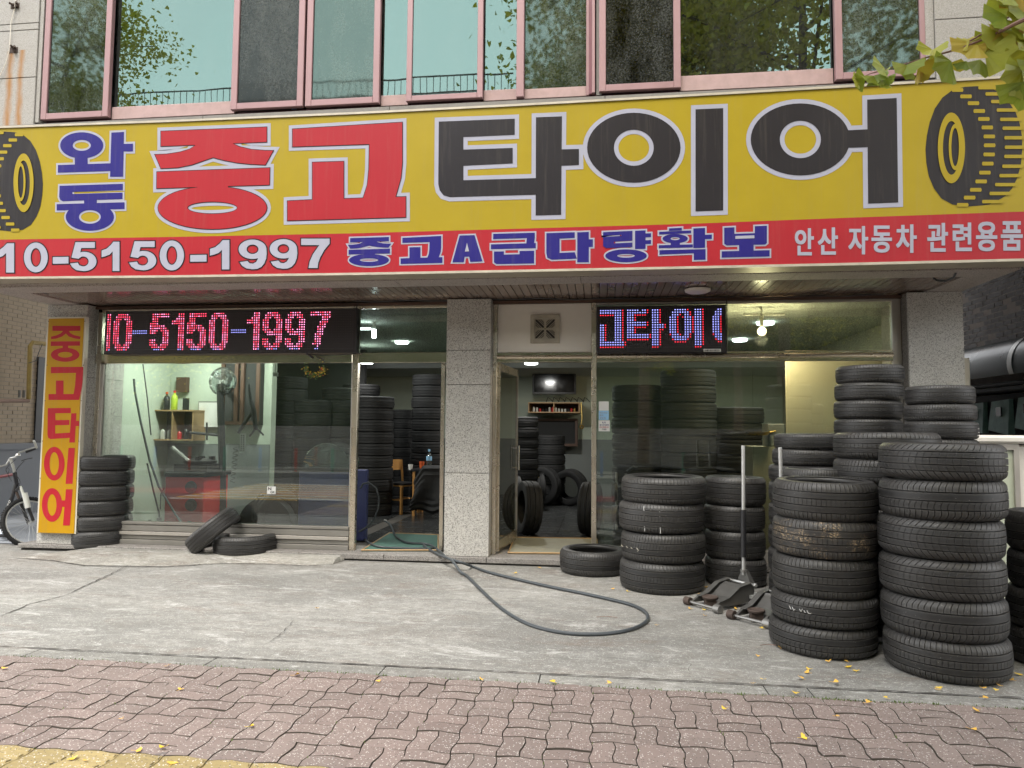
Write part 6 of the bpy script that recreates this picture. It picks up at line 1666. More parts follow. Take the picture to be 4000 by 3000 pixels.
# trolley jacks, local frame: u along the jack from nose to handle, v across
def jack(nose_c, tail_c, scale, lab, handle_top, hpx):
    u = (tail_c - nose_c); L = u.length; u.normalize(); v = Vector((-u.y, u.x, 0)); w = Vector((0, 0, 1))
    d = thing('trolley_jack', lab, 'trolley jack', nose_c, 'trolley jacks standing between the tyre stacks')
    T = lambda a, b, c: tuple(nose_c + u * a + v * b + w * c)
    s = scale
    for side in (-1, 1):   # side plates rising to the back
        b0, b1 = side * .125 * s, side * .105 * s
        prof_ = [(.02, .035), (.10, .075), (.20, .095), (.33, .165), (L - .04, .185), (L, .12), (L, .035), (.30, .025)]
        m = MB(); n = len(prof_); vs = [T(a, b0, c) for a, c in prof_] + [T(a, b1, c) for a, c in prof_]
        tris = tessellate_polygon([[Vector((a, c, 0)) for a, c in prof_]])
        m.add(vs, [tuple(t_) for t_ in tris] + [tuple(i + n for i in t_[::-1]) for t_ in tris] + [(i, (i + 1) % n, n + (i + 1) % n, n + i) for i in range(n)])
        # folded top flange
        fl_ = [(.10, .077), (.20, .097), (.33, .167), (L - .04, .187)]
        for (a0, c0), (a1, c1_) in zip(fl_, fl_[1:]): m.add([T(a0, side * .135 * s, c0), T(a1, side * .135 * s, c1_), T(a1, side * .085 * s, c1_ + .001), T(a0, side * .085 * s, c0 + .001)], [(0, 1, 2, 3)])
        part('side_plate', m, MT['jackdark'], d)
    m = MB(); pl = [(.17, .075), (.24, .085), (.34, .15), (L - .12, .172)]
    for (a0, c0), (a1, c1_) in zip(pl, pl[1:]): m.add([T(a0, -.08 * s, c0), T(a1, -.08 * s, c1_), T(a1, .08 * s, c1_), T(a0, .08 * s, c0)], [(0, 1, 2, 3)])
    part('cover_plate', m, MT['jackdark'], d)
    m = MB(); m.tube([T(.03, -.13 * s, .032), T(.03, .13 * s, .032)], .011, 10); part('front_axle', m, MT['gun'], d, smooth=True)
    for side in (-1, 1):
        m = MB(); m.tube([T(.03, side * .13 * s, .034), T(.03, side * .185 * s, .034)], .034, 18); part('front_roller', m, MT['rust' if side > 0 else 'gun'], d)
        m = MB(); m.tube([T(L - .02, side * .10 * s, .04), T(L - .02, side * .16 * s, .04)], .035, 16); part('rear_caster', m, MT['black'], d)
    c = Vector(T(.12, 0, 0)); m = MB(); m.box(c.x - .045, c.x + .045, c.y - .04, c.y + .04, c.z + .02, c.z + .07); part('saddle_block', m, MT['rust'], d)
    m = MB(); m.lathe([(0, .078), (.035, .08), (.055, .086), (.062, .094), (.066, .088), (.062, .074), (.03, .070)], c, 22); part('saddle', m, MT['rust'], d)
    m = MB(); m.tube([T(L - .02, -.13 * s, .165), T(L - .02, .13 * s, .165)], .011, 8); m.tube([T(L - .02, -.14 * s, .165), T(L - .02, -.16 * s, .165)], .017, 6); part('cross_bar', m, MT['silver'], d)
    m = MB(); hb = Vector(T(L + .02, 0, .15)); ht = handle_top
    m.add([tuple(hb + v * .075 + w * .0), tuple(hb - v * .075), tuple(hb + w * .115 - v * .02), tuple(hb + w * .115 + v * .02), tuple(hb + v * .075 + u * .06), tuple(hb - v * .075 + u * .06), tuple(hb + w * .115 - v * .02 + u * .03), tuple(hb + w * .115 + v * .02 + u * .03)],
          [(0, 1, 2, 3), (4, 7, 6, 5), (0, 3, 7, 4), (1, 5, 6, 2), (0, 4, 5, 1), (2, 6, 7, 3)]); part('handle_socket', m, MT['jackdark'], d)
    m = MB(); dd = (ht - hb); hz = dd.z
    P = lambda k: hb + dd * k
    m.tube([P(.06), P(1)], .0155, 12); part('handle_pipe', m, MT['silver'], d, smooth=True)
    m = MB(); m.tube([P(.19), P(.53)], .0235, 14); part('handle_grip', m, MT['black'], d, smooth=True)
    m = MB(); m.tube([P(.085), P(.10)], .030, 12); part('handle_collar', m, MT['gun'], d)
    return d
n1 = (onZ(2686, 2368, 0) + onZ(2785, 2395, 0)) / 2; t1 = onZ(2899, 2273, .165); t1.z = 0
hz1 = (t1 - n1).normalized(); hb1 = t1
top1 = onY(2903, 1740, t1.y + .03)
jack(n1, t1, 1.0, 'left grey trolley jack with long upright silver and black handle', top1, None)
n2 = (onZ(2862, 2425, 0) + onZ(2975, 2452, 0)) / 2; t2 = onZ(3060, 2318, .165); t2.z = 0
top2 = onY(3047, 1748, t2.y + .02); 
jack(n2, t2, 1.0, 'right grey trolley jack partly hidden by the open five-tyre stack', Vector((onY(3047, 1748, t2.y).x, t2.y, top2.z)), None)
m = MB(); a = onZ(2925, 2330, .07); m.box(a.x, a.x + .10, a.y - .03, a.y + .03, .06, .085); m.lathe([(0, 0), (.018, 0), (.018, .02), (0, .025)], (a.x + .06, a.y, .086), 6); single('steel_bracket', m, MT['silver'], 'small steel bracket with hexagonal nut between the two trolley jacks', 'bracket')

# ---- left alley: neighbouring wall of beige bricks over a low grey wall, pipe, door
MT['brick_b'] = plain('beige_brick', (.56, .46, .34), .85, var=.22, scale=3); MT['mort_b'] = plain('pale_mortar', (.42, .37, .31), .9)
MT['brick_d'] = plain('dark_brown_brick', (.055, .034, .030), .7, var=.3, scale=3); MT['mort_d'] = plain('grey_mortar', (.50, .44, .40), .9)
MT['greyp'] = plain('grey_wall_paint', (.27, .285, .31), .6, var=.08, scale=1.5)
nb_ = thing('beige_brick_building', 'neighbouring beige brick building wall at the left edge', 'building', (-9.9, 12, 0))
XB = -9.62
m = MB(); m.box(XB - .6, XB - .005, 8.5, 16, 1.1, 6.5); part('wall_core', m, MT['mort_b'], nb_)
bme2 = MB().box(0, .05, 0, .188, 0, .057).mesh('brick', MT['brick_b'])
cnt = 0; lb = wloc(nb_)
rest_b = MB()
for j in range(46):
    z = 1.16 + j * .067
    for i in range(13):
        y = 9.9 + i * .198 + (j % 2) * .099
        q = Vector((XB, y, z)) - CAM; zz = sum(M[2][k] * q[k] for k in range(3)); px = 2000 + FPX * sum(M[0][k] * q[k] for k in range(3)) / zz; py = 1500 + FPX * sum(M[1][k] * q[k] for k in range(3)) / zz
        if -80 < px < 270 and 1100 < py < 1760 and cnt < 300:
            link('brick', bme2, nb_, Vector((XB - .05 + R.uniform(-.004, .004), y, z)) - lb, (0, 0, R.uniform(-.012, .012))); cnt += 1
        else: rest_b.box(XB - .05, XB, y, y + .188, z, z + .057)
for j in range(80):
    z = 1.16 + j * .067
    for i in range(12):
        y = 12.49 + i * .198 + (j % 2) * .099; rest_b.box(XB - .05, XB, y, y + .188, z, z + .057)
part('farther_bricks', rest_b, MT['brick_b'], nb_, kind='stuff', fix=False)
A, B = onX(128, 1392, XB + .03), onX(165, 1740, XB + .03); y0 = A.y
m = MB(); m.box(XB - .01, XB + .03, 11.05, 12.1, 1.15, onX(128, 1392, XB).z); part('dark_door', m, MT['black'], nb_)
gw_ = thing('low_grey_wall', 'low smooth grey painted wall behind the bicycle', 'wall', (-9.5, 10.8, 0))
m = MB(); m.box(-9.75, -9.42, 7.6, 15, -.02, 1.06); part('wall_body', m, MT['greyp'], gw_); m = MB(); m.box(-9.77, -9.39, 7.58, 15, 1.061, 1.15); part('wall_cap', m, MT['greyp'], gw_)
d = thing('gas_pipe', 'weathered yellow gas pipe bending along the beige brick wall', 'pipe', onX(120, 1500, XB + .12))
MT['pipe_y'] = plain('weathered_yellow_pipe', (.42, .31, .10), .6, var=.4, scale=9); MT['pipe_b'] = plain('weathered_pink_pipe', (.32, .21, .16), .6, var=.3, scale=9)
xp = XB + .22
P = [onX(175, 1343, xp), onX(128, 1338, xp), onX(118, 1352, xp), onX(112, 1560, xp), onX(105, 1566, xp)]
m = MB(); m.tube(P[:4], .035, 10); part('riser', m, MT['pipe_y'], d, smooth=True); m = MB(); m.tube([onX(112, 1565, xp), onX(0, 1567, xp), onX(-60, 1567, xp)], .03, 10); part('branch', m, MT['pipe_b'], d, smooth=True)
for q in ((75, 1553), (92, 1553)): m = MB(); c = onX(*q, xp); m.tube([c, c + Vector((0, 0, .12))], .02, 8); part('valve', m, MT['gun'], d)
m = MB(); m.tube([onX(165, 1345, xp + .05), onX(150, 1380, xp + .05), onX(140, 1410, xp + .05), onX(112, 1418, xp + .05)], .006, 5); part('hanging_wire', m, MT['cable'], d)

# ---- bicycle, its front wheel turned
MT['bk'] = plain('bicycle_black', (.02, .02, .025), .25, coat=.3, obj=False); MT['bred'] = plain('bicycle_red', (.16, .02, .02), .3); MT['bsil'] = plain('bicycle_silver', (.55, .55, .53), .3, .7)
YBk = 8.1
bi = thing('bicycle', 'black and silver mountain bicycle parked behind the amber sign', 'bicycle', onY(40, 2140, YBk))
def bp(name, pts, r, mat, n=10, label=None, par=None, sm=True):
    m = MB(); m.tube(pts, r, n); return part(name, m, MT[mat], par or bi, label, smooth=sm)
q_ = lambda x, y, Y=YBk: onY(x, y, Y)
HT, HB = q_(57, 1852), q_(66, 1895)          # head tube
bb = q_(6, 2064, YBk + .16); seat = q_(-130, 1830, YBk + .5); rh = q_(-190, 2060, YBk + .62)
bp('head_tube', [HT + Vector((0, 0, .02)), HB], .024, 'bk'); dt = bp('down_tube', [HB + Vector((0, 0, .02)), bb], .025, 'bk')
bp('top_tube', [HT, seat + Vector((0, 0, -.2))], .02, 'bred'); bp('seat_tube', [bb, seat], .02, 'bk'); bp('chain_stay', [bb, rh], .012, 'bk'); bp('seat_stay', [seat + Vector((0, 0, -.15)), rh], .01, 'bk')
bp('stem', [q_(52, 1822), HT + Vector((0, 0, .01))], .016, 'bsil'); bp('stem', [q_(40, 1790), q_(52, 1824)], .019, 'bsil')
bp('handlebar', [q_(-60, 1800, YBk - .3), q_(0, 1822, YBk - .06), q_(25, 1815), q_(40, 1790), q_(62, 1785), q_(75, 1768, YBk + .05), q_(108, 1757, YBk + .12), q_(145, 1745, YBk + .2)], .012, 'bsil')
bp('handle_grip', [q_(100, 1766, YBk + .1), q_(138, 1752, YBk + .19)], .017, 'black'); bp('bar_end', [q_(143, 1750, YBk + .2), q_(138, 1735, YBk + .16), q_(132, 1722, YBk + .1)], .014, 'plastic_w')
bp('brake_lever', [q_(84, 1800, YBk + .05), q_(105, 1793, YBk + .05), q_(127, 1789, YBk + .08)], .006, 'black', 6)
m = MB(); c = q_(70, 1780); m.lathe([(0, .03), (.018, .025), (.026, .008), (.026, 0), (0, 0)], c, 14); part('bell', m, MT['chrome'], bi, smooth=True)
for pts in ([(60, 1795), (25, 1830), (30, 1850), (45, 1880)], [(95, 1800), (68, 1830), (62, 1850), (78, 1880), (72, 1905)], [(20, 1828), (35, 1832), (32, 1855), (40, 1880)]): bp('brake_cable', smooth_path([q_(x, y, YBk - .05) for x, y in pts]), .0035, 'black', 5)
hub = q_(121, 2040); sa = (hub - HB).normalized(); side_v = Vector((-.35, -.94, 0)); side_v = (side_v - sa * side_v.dot(sa)).normalized()
wheel_n = sa.cross(Vector((.42, .9, 0))).normalized()   # axle direction after steering
axl = wheel_n if wheel_n.x > 0 else -wheel_n
fk = bp('fork_crown', [HB - axl * .07 + sa * .05, HB + axl * .07 + sa * .05], .02, 'black')
for s_ in (-1, 1):
    bp('fork_leg', [HB + axl * .065 * s_ + sa * .04, HB + axl * .062 * s_ + sa * .24], .016, 'plastic_w' if s_ > 0 else 'rust'); bp('fork_boot', [HB + axl * .062 * s_ + sa * .24, hub + axl * .06 * s_], .019, 'black')
RW = .33
def ringtube(c, n, r, rt, k=40, seg=8):
    a = n.orthogonal().normalized(); b = n.cross(a); return [c + (a * math.cos(2 * PI * i / k) + b * math.sin(2 * PI * i / k)) * r for i in range(k + 1)]
wh = thing('dummy', None, None) if 0 else None
def wheel(c, n, name, withspokes=True):
    m = MB(); m.tube(ringtube(c, n, RW - .024, 0, 56), .024, 8, cap=False); o = part(name, m, MT['rub_in'], bi, smooth=True)
    a = n.orthogonal().normalized(); b = n.cross(a); m = MB()
    for i in range(64):
        t_ = 2 * PI * i / 64; d_ = a * math.cos(t_) + b * math.sin(t_); tg = -a * math.sin(t_) + b * math.cos(t_)
        for s_ in (-1, 0, 1):
            p = c + d_ * (RW - .001 - abs(s_) * .006) + n * s_ * .014; e = .006
            vs = [p + tg * e * i1 + n * .005 * i2 + d_ * h_ for h_ in (-.004, .006) for i1 in (-1, 1) for i2 in (-1, 1)]
            m.add(vs, [(0, 1, 3, 2), (4, 6, 7, 5), (0, 4, 5, 1), (2, 3, 7, 6), (0, 2, 6, 4), (1, 5, 7, 3)])
    part('tyre_knobs', m, MT['rub_in'], o, kind='stuff', fix=False)
    m = MB(); m.tube(ringtube(c, n, RW - .055, 0, 48), .011, 6, cap=False); part('rim', m, MT['bsil'], o, smooth=True)
    m = MB()
    for i in range(28):
        t_ = 2 * PI * i / 28; d_ = a * math.cos(t_) + b * math.sin(t_); m.tube([c + n * (.025 if i % 2 else -.025), c + d_ * (RW - .06)], .0014, 4)
    part('spokes', m, MT['bsil'], o, kind='stuff'); m = MB(); m.tube([c - n * .05, c + n * .05], .016, 10); part('hub', m, MT['bsil'], o)
wheel(hub, axl, 'front_wheel'); fr_n = (HB - rh).normalized().cross(Vector((0, 0, 1))).normalized(); wheel(rh, fr_n, 'rear_wheel')
m = MB(); m.lathe([(0, 0), (.095, 0), (.105, .004), (.095, .008), (0, .008)], (0, 0, 0), 40); 
rotq = Vector((0, 0, 1)).rotation_difference(-fr_n)
m.v = [tuple(rotq @ Vector(v) + bb) for v in m.v]; part('chain_guard', m, MT['pet'], bi)
m = MB(); m.lathe([(.055, .010), (.085, .010), (.085, .014), (.055, .014), (.055, .010)], (0, 0, 0), 40)
for k in range(5): a = 2 * PI * k / 5; m.tube([(0, 0, .012), (.07 * math.cos(a), .07 * math.sin(a), .012)], .006, 6)
m.v = [tuple(rotq @ Vector(v) + bb) for v in m.v]; part('chainring', m, MT['bsil'], bi)
bp('crank_arm', [bb, q_(12, 2082, YBk + .1)], .011, 'bsil'); m = MB(); c = q_(14, 2094, YBk + .06); m.box(c.x - .06, c.x + .05, c.y - .04, c.y + .04, c.z - .012, c.z + .012); part('pedal', m, MT['black'], bi)
m = MB(); c = q_(103, 1955, YBk - .06); m.tube([c + Vector((-.03, 0, .09)), c + Vector((.03, 0, -.09))], .032, 12); part('front_light', m, MT['plastic_w'], bi, smooth=True)
# maker letters along the down tube
ddir = (HB - bb).normalized(); nrm = Vector((0, -1, 0)); nrm = (nrm - ddir * nrm.dot(ddir)).normalized(); upv = nrm.cross(ddir).normalized()
if upv.x > 0: upv = -upv
for i, ch in enumerate('LESPO'):
    vs, fs = glyph2d(ch, .03); base = bb + ddir * (.20 + i * .052) + nrm * .0262
    m = MB(); m.add([tuple(base + ddir * (.042 * a / 100) + upv * (.030 * (50 - b) / 100)) for a, b in vs], fs); part('frame_letter', m, MT['paper'], dt, fix=False)

# ---- right side: dark brown brick building, long rolled awning, hung covers, white cabinet
db = thing('dark_brick_building', 'dark brown brick building wall with pale joints at right', 'building', (5.6, 10, 0)); XR = 5.5
lb = wloc(db)
m = MB(); m.box(XR - .001, XR + 4, 6.0, 22, -.05, 9); part('wall_core', m, MT['mort_d'], db)
bme3 = MB().box(0, .05, 0, .187, 0, .057).mesh('brick', MT['brick_d']); cnt = 0; rb = MB()
for j in range(60):
    z = 2.35 + j * .0715
    for i in range(34):
        y = 8.2 + i * .2 + (j % 2) * .1
        q = Vector((XR, y, z)) - CAM; zz = sum(M[2][k] * q[k] for k in range(3)); px = 2000 + FPX * sum(M[0][k] * q[k] for k in range(3)) / zz; py = 1500 + FPX * sum(M[1][k] * q[k] for k in range(3)) / zz
        if 3740 < px < 4030 and 950 < py < 1420 and cnt < 300:
            link('brick', bme3, db, Vector((XR - .003 + R.uniform(-.003, .003), y, z)) - lb); cnt += 1
        elif z < 4.5 and (px > 3600): rb.box(XR - .003, XR + .05, y, y + .187, z, z + .057)
if rb.v: part('farther_bricks', rb, MT['brick_d'], db, kind='stuff', fix=False)
MT['awn'] = plain('awning_teal_sheet', (.022, .048, .06), .30, .0, var=.3, spec=.35, coat=.12)
aw = thing('rolled_awning', 'glossy dark teal half round canopy running along dark brick wall', 'canopy', (5.2, 8.5, 2.2))
def half(xc, zc, r, y0, y1): m = MB(); m.lathe([(r, 0), (r, y1 - y0), (r - .02, y1 - y0), (r - .02, 0), (r, 0)], (xc, y0, zc), 28, 'Y', PI * 0, PI * 1.06); m.v = [(v[0], v[1], v[2]) for v in m.v]; return m
p1 = onX(3773, 1195, 5.2); zc = p1.z - .30
XC, RC = 5.38, .36
ztop = onX(3850, 1240, XC - .1).z
zc = 2.45 - .36 + .22
def arc(y0, y1, r, mat, name, par):
    m = MB(); n = 20; vs = []
    for y in (y0, y1):
        for k in range(n + 1):
            a = PI * .5 + (PI * .62) * k / n; vs.append((XC + r * math.cos(a), y, zc + r * math.sin(a)))
    m.add(vs, [(k, k + 1, n + 2 + k, n + 1 + k) for k in range(n)]); return part(name, m, MT[mat], par, smooth=True)
arc(6.2, 9.35, RC, 'awn', 'canopy_sheet', aw); arc(9.43, 15, RC, 'awn', 'canopy_sheet', aw); arc(9.34, 9.44, RC + .008, 'silver', 'clamp_band', aw); arc(6.2, 15, RC - .03, 'blackm', 'canopy_lining', aw)
m = MB(); m.tube([(XC - .27, 6.2, zc - .24), (XC - .27, 15, zc - .24)], .03, 8); m.box(XC - .3, XC + .12, 6.2, 15, zc - .32, zc - .28); part('canopy_rail', m, MT['blackm'], aw)
MT['cover'] = plain('teal_covers', (.22, .36, .33), .7, var=.55, scale=8)
for i in range(7):
    y = 8.0 + i * .62; m = MB(); d = thing('meter_cover', ['nearest', 'second', 'third', 'fourth', 'fifth', 'sixth', 'farthest'][i] + ' pale teal draped meter cover under the rolled canopy', 'cover', (5.3, y, 1.6), 'teal covers hanging below the canopy')
    zt = zc - .42 + R.uniform(-.03, .03); x = 5.25
    vs = [(x, y, zt), (x, y + .42, zt - .02), (x - .04, y + .45, zt - .40), (x - .04, y - .02, zt - .42 + R.uniform(-.05, .05)), (x + .2, y, zt), (x + .2, y + .42, zt), (x + .2, y + .42, zt - .4), (x + .2, y, zt - .4)]
    m.add(vs, [(0, 1, 2, 3), (0, 4, 5, 1), (1, 5, 6, 2), (0, 3, 7, 4)]); part('cover_cloth', m, MT['cover'], d)
    m = MB(); m.box(x - .035, x - .02, y + .14, y + .26, zt - .22, zt - .10); part('dark_window', m, MT['black'], d)
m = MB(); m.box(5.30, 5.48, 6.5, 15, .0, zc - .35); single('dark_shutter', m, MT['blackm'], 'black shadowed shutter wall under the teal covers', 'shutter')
# white cabinet lying behind the tyres
p, q = onY(3812, 1700, 6.4), onY(4100, 2050, 6.4)
d = thing('display_cabinet', 'pale cabinet with aluminium frame and dirty white top behind the tyres', 'cabinet', ((p.x + q.x) / 2, 6.6, 0))
m = MB(); m.cbox(p.x - .15, q.x + .2, 6.38, 7.15, onY(3900, 1733, 6.4).z, p.z, .02); part('cabinet_top', m, MT['ledge' if 0 else 'white'], d)
zt = onY(3900, 1733, 6.4).z - .002; x1 = onY(3985, 1800, 6.4).x
for a, b in ((p.x - .1, p.x - .06), (x1 - .04, x1)): m = MB(); m.box(a, b, 6.41, 6.45, 0, zt); part('frame_post', m, MT['alu'], d)
m = MB(); m.box(p.x - .1, x1, 6.409, 6.452, zt - .05, zt - .001); part('frame_rail', m, MT['alu'], d)
MT['mint'] = plain('pale_mint_panel', (.52, .56, .44), .5, var=.06); m = MB(); m.box(p.x - .06, x1 - .04, 6.43, 7.1, 0, zt - .051); part('front_panel', m, MT['mint'], d); m = MB(); m.box(x1 + .001, x1 + .5, 6.46, 7.1, 0, zt - .01); part('side_panel', m, MT['white'], d)
p, q = onY(3770, 1400, 7.9), onY(3782, 1500, 7.9); m = MB(); m.cbox(p.x - .05, q.x, 7.85, 8.0, q.z - .3, p.z, .01); single('cream_duct', m, MT['ivory'], 'narrow cream duct standing against the right side of light column', 'duct')

# ================================================================ GINKGO: branch in view, trees and street behind the camera
def fan(c, up, nrm, s, m, notch=True, curl=.15):
    """fan-shaped leaf: stem point c, pointing along up, facing nrm"""
    up = up.normalized(); sd = up.cross(nrm).normalized(); nn = sd.cross(up).normalized()
    pts = [c]; K = 9
    for k in range(K + 1):
        a = math.radians(-62 + 124 * k / K); r = s * (1 + .05 * math.sin(k * 2.3))
        if notch and k in (4, 5): r *= .80 if k == 4 else .86
        pts.append(c + up * (r * math.cos(a)) + sd * (r * math.sin(a)) + nn * (curl * s * math.sin(abs(a) * 1.6) * (1 if k % 2 else .7)))
    m.add([tuple(p) for p in pts], [(0, k, k + 1) for k in range(1, K + 1)])
def leafmat(name, c1, c2, tr=.35):
    t = NT(name); v = t.pos(); oi = t.n('ShaderNodeObjectInfo')
    n = t.noise(v, 9, 4, .6); n2 = t.noise(v, 120, 2)
    f_ = t.math('ADD', t.math('MULTIPLY', n, .8), t.math('MULTIPLY', oi.outputs['Random'], .4))
    col = t.mix(t.ramp(f_, [(.35, (0, 0, 0)), (.85, (1, 1, 1))]), c1, c2)
    a = t.n('ShaderNodeBsdfPrincipled'); t.l(col, a.inputs['Base Color']); a.inputs['Roughness'].default_value = .5
    b = t.n('ShaderNodeBsdfTranslucent'); t.l(col, b.inputs[0]); mx = t.n('ShaderNodeMixShader'); mx.inputs[0].default_value = tr
    t.l(a.outputs[0], mx.inputs[1]); t.l(b.outputs[0], mx.inputs[2]); t.l(mx.outputs[0], t.out.inputs['Surface']); return t.m
MT['lf1'] = leafmat('ginkgo_green', (.17, .24, .02), (.36, .36, .03)); MT['lf2'] = leafmat('ginkgo_gold', (.36, .33, .03), (.42, .27, .035)); MT['lf3'] = leafmat('ginkgo_crown', (.32, .34, .035), (.68, .54, .06), .5)
MT['bark'] = plain('ginkgo_bark', (.11, .085, .065), .9, var=.35, scale=8, bump=.5); MT['twig'] = plain('reddish_twig', (.17, .09, .06), .6)
Yb = 2.3
zb_ = lambda x, y, Y=Yb: onY(3400 + x * .3014, y * .3014, Y)
br = thing('ginkgo_branch', 'ginkgo twig with fan-shaped green and yellow leaves at upper right', 'branch', zb_(1950, 250))
tw = [zb_(-160, 1020), zb_(0, 955), zb_(250, 885), zb_(500, 815), zb_(760, 735), zb_(1000, 675), zb_(1200, 615), zb_(1400, 535), zb_(1620, 440), zb_(1850, 320, Yb - .05), zb_(2150, 180, Yb - .1), zb_(2600, -200, Yb - .15), zb_(3600, -1200, Yb - .3)]
m = MB(); m.tube(tw, .003, 7, radii=[.0012, .0015, .0018, .0022, .0026, .003, .0034, .004, .005, .006, .008, .012, .02]); part('twig', m, MT['twig'], br, smooth=True)
m = MB(); m.tube([zb_(1290, 530), zb_(1500, 410), zb_(1700, 290), zb_(1950, 100), zb_(2300, -150)], .003, 6); part('twig', m, MT['twig'], br, smooth=True)
# leaves: (stem x, stem y, dir dx, dy in image, size px, mat)
LV = [(800, 640, -200, 60, 215, 1), (800, 650, 170, 20, 210, 1), (475, 840, -100, 170, 250, 1), (480, 835, 190, 80, 230, 1), (180, 880, -160, 40, 230, 1), (180, 925, 70, -20, 90, 1), (40, 980, -20, 180, 210, 1), (45, 980, 120, 120, 190, 1), (180, 1010, 60, 60, 150, 1), (175, 1080, -10, 120, 130, 1),
      (620, 840, 190, 120, 260, 2), (640, 920, -10, 180, 190, 2), (1050, 790, -220, 200, 330, 1), (1380, 570, -270, 190, 360, 2), (1280, 540, -120, 60, 190, 2), (1300, 560, -60, -110, 170, 2), (1350, 600, 90, 60, 150, 2), (1240, 790, -60, 130, 160, 1), (1180, 760, -80, 150, 180, 2),
      (1425, 770, -30, 250, 280, 1), (1480, 690, 350, 60, 400, 1), (1480, 690, 200, 20, 330, 2), (1650, 480, -160, 130, 300, 1), (1700, 420, -200, 180, 320, 1), (1750, 200, -250, 120, 330, 1), (1800, 80, -180, 100, 300, 1), (1850, 250, 120, 140, 320, 1), (1650, 350, -60, 80, 150, 2), (1500, 360, 40, 60, 120, 2),
      (1990, 900, -240, 190, 400, 1), (1990, 1060, -160, 260, 390, 1), (2050, 650, -220, 230, 360, 1), (1990, 300, -170, 190, 330, 1), (1900, 430, -170, 130, 300, 2), (2050, 120, -200, -30, 330, 1), (2040, 220, -220, 60, 330, 1), (1800, -60, -160, 90, 280, 1), (1950, -60, -120, 140, 300, 2), (2150, 380, -160, 190, 360, 1), (2100, -20, 60, 190, 300, 1), (1880, 520, 140, -60, 160, 2), (-60, 1010, -160, 60, 200, 1), (-150, 1030, -120, 60, 150, 1), (2150, 560, -150, 170, 350, 1), (2200, 800, -100, 220, 370, 1)]
for (x, y, dx, dy, s_, k) in LV:
    a = zb_(x, y, Yb - .0); e = zb_(x + dx, y + dy, Yb + R.uniform(-.035, .035)); up = (e - a)
    if up.length < 1e-6: continue
    s3 = s_ * .3014 * Yb / FPX * .86
    m = MB(); fan(a, up, Vector((R.uniform(-.5, .5), -1, R.uniform(-.6, .6))), s3, m, R.random() < .8, R.uniform(.05, .3)); part('leaf', m, MT['lf1' if k == 1 else 'lf2'], br, fix=False)
# whole trees, trunk with limbs and a crown of leaf-sized faces
def tree(x, y, h, crown_r, lab, nleaf, seed, z0=-.02, trunk_r=.14, crown_z=None, blobs=None, size=.075):
    rr = random.Random(seed); d = thing('ginkgo_tree', lab, 'tree', (x, y, z0), 'ginkgo street trees')
    m = MB(); P = [Vector((x, y, z0)), Vector((x + .05, y, z0 + h * .25)), Vector((x - .03, y + .04, z0 + h * .5)), Vector((x, y, z0 + h * .75)), Vector((x + .03, y, z0 + h))]
    m.tube(P, .1, 12, radii=[trunk_r * 1.25, trunk_r, trunk_r * .8, trunk_r * .5, .02]); part('trunk', m, MT['bark'], d, smooth=True)
    ends = []; m = MB()
    for i in range(16):
        k = .43 + .52 * i / 16; b = P[0].lerp(P[-1], k); a = i * 2.4 + rr.random(); L_ = crown_r * (1.05 - .45 * abs(k - .6)) * rr.uniform(.7, 1.1)
        e = b + Vector((math.cos(a) * L_, math.sin(a) * L_, L_ * rr.uniform(.15, .6))); mid_ = b.lerp(e, .5) + Vector((0, 0, .15)); m.tube([b, mid_, e], .03, 6, radii=[.05, .03, .01]); ends += [(mid_, .5), (e, .6), (b.lerp(e, .75), .55)]
        for q in range(2):
            f = b.lerp(e, rr.uniform(.4, .8)); g_ = f + Vector((rr.uniform(-1, 1), rr.uniform(-1, 1), rr.uniform(-.3, .8))).normalized() * L_ * .45; m.tube([f, g_], .012, 5, radii=[.018, .006]); ends.append((g_, .45))
    part('branches', m, MT['bark'], d)
    V = []; F = []
    for i in range(nleaf):
        c, s_ = ends[rr.randrange(len(ends))]; p = c + Vector((rr.gauss(0, 1), rr.gauss(0, 1), rr.gauss(0, .8))) * s_ * crown_r * .33
        sz = size * rr.uniform(.7, 1.25); u = Vector((rr.uniform(-1, 1), rr.uniform(-1, 1), rr.uniform(-1, .4))).normalized(); w_ = u.orthogonal().normalized(); w_ = Quaternion(u, rr.uniform(0, 6.28)) @ w_
        b = len(V); V += [tuple(p), tuple(p + u * sz * .8 - w_ * sz * .65), tuple(p + u * sz * .95), tuple(p + u * sz * .8 + w_ * sz * .65)]; F += [(b, b + 1, b + 2), (b, b + 2, b + 3)]
    me = bpy.data.meshes.new('crown'); me.from_pydata([tuple(Vector(v) - wloc(d)) for v in V], [], F); me.materials.append(MT['lf3'])
    props(link('crown', me, d), None, kind='stuff')
tree(4.3, -1.8, 14.5, 4.4, 'large dense ginkgo street tree right behind the camera', 40000, 3, size=.115)
tree(1.2, -4.6, 13.5, 3.3, 'ginkgo tree across the road opposite the doors', 34000, 4, size=.11)
tree(-14.3, -3.5, 12.5, 2.5, 'sparse ginkgo street tree to the left behind the camera', 16000, 5, size=.10)
tree(4.5, -8.5, 10, 3.0, 'ginkgo tree behind the roadside fence at right', 12000, 8)
tree(-16.5, -8.5, 8, 3.0, 'ginkgo tree far left across the road', 7000, 9)
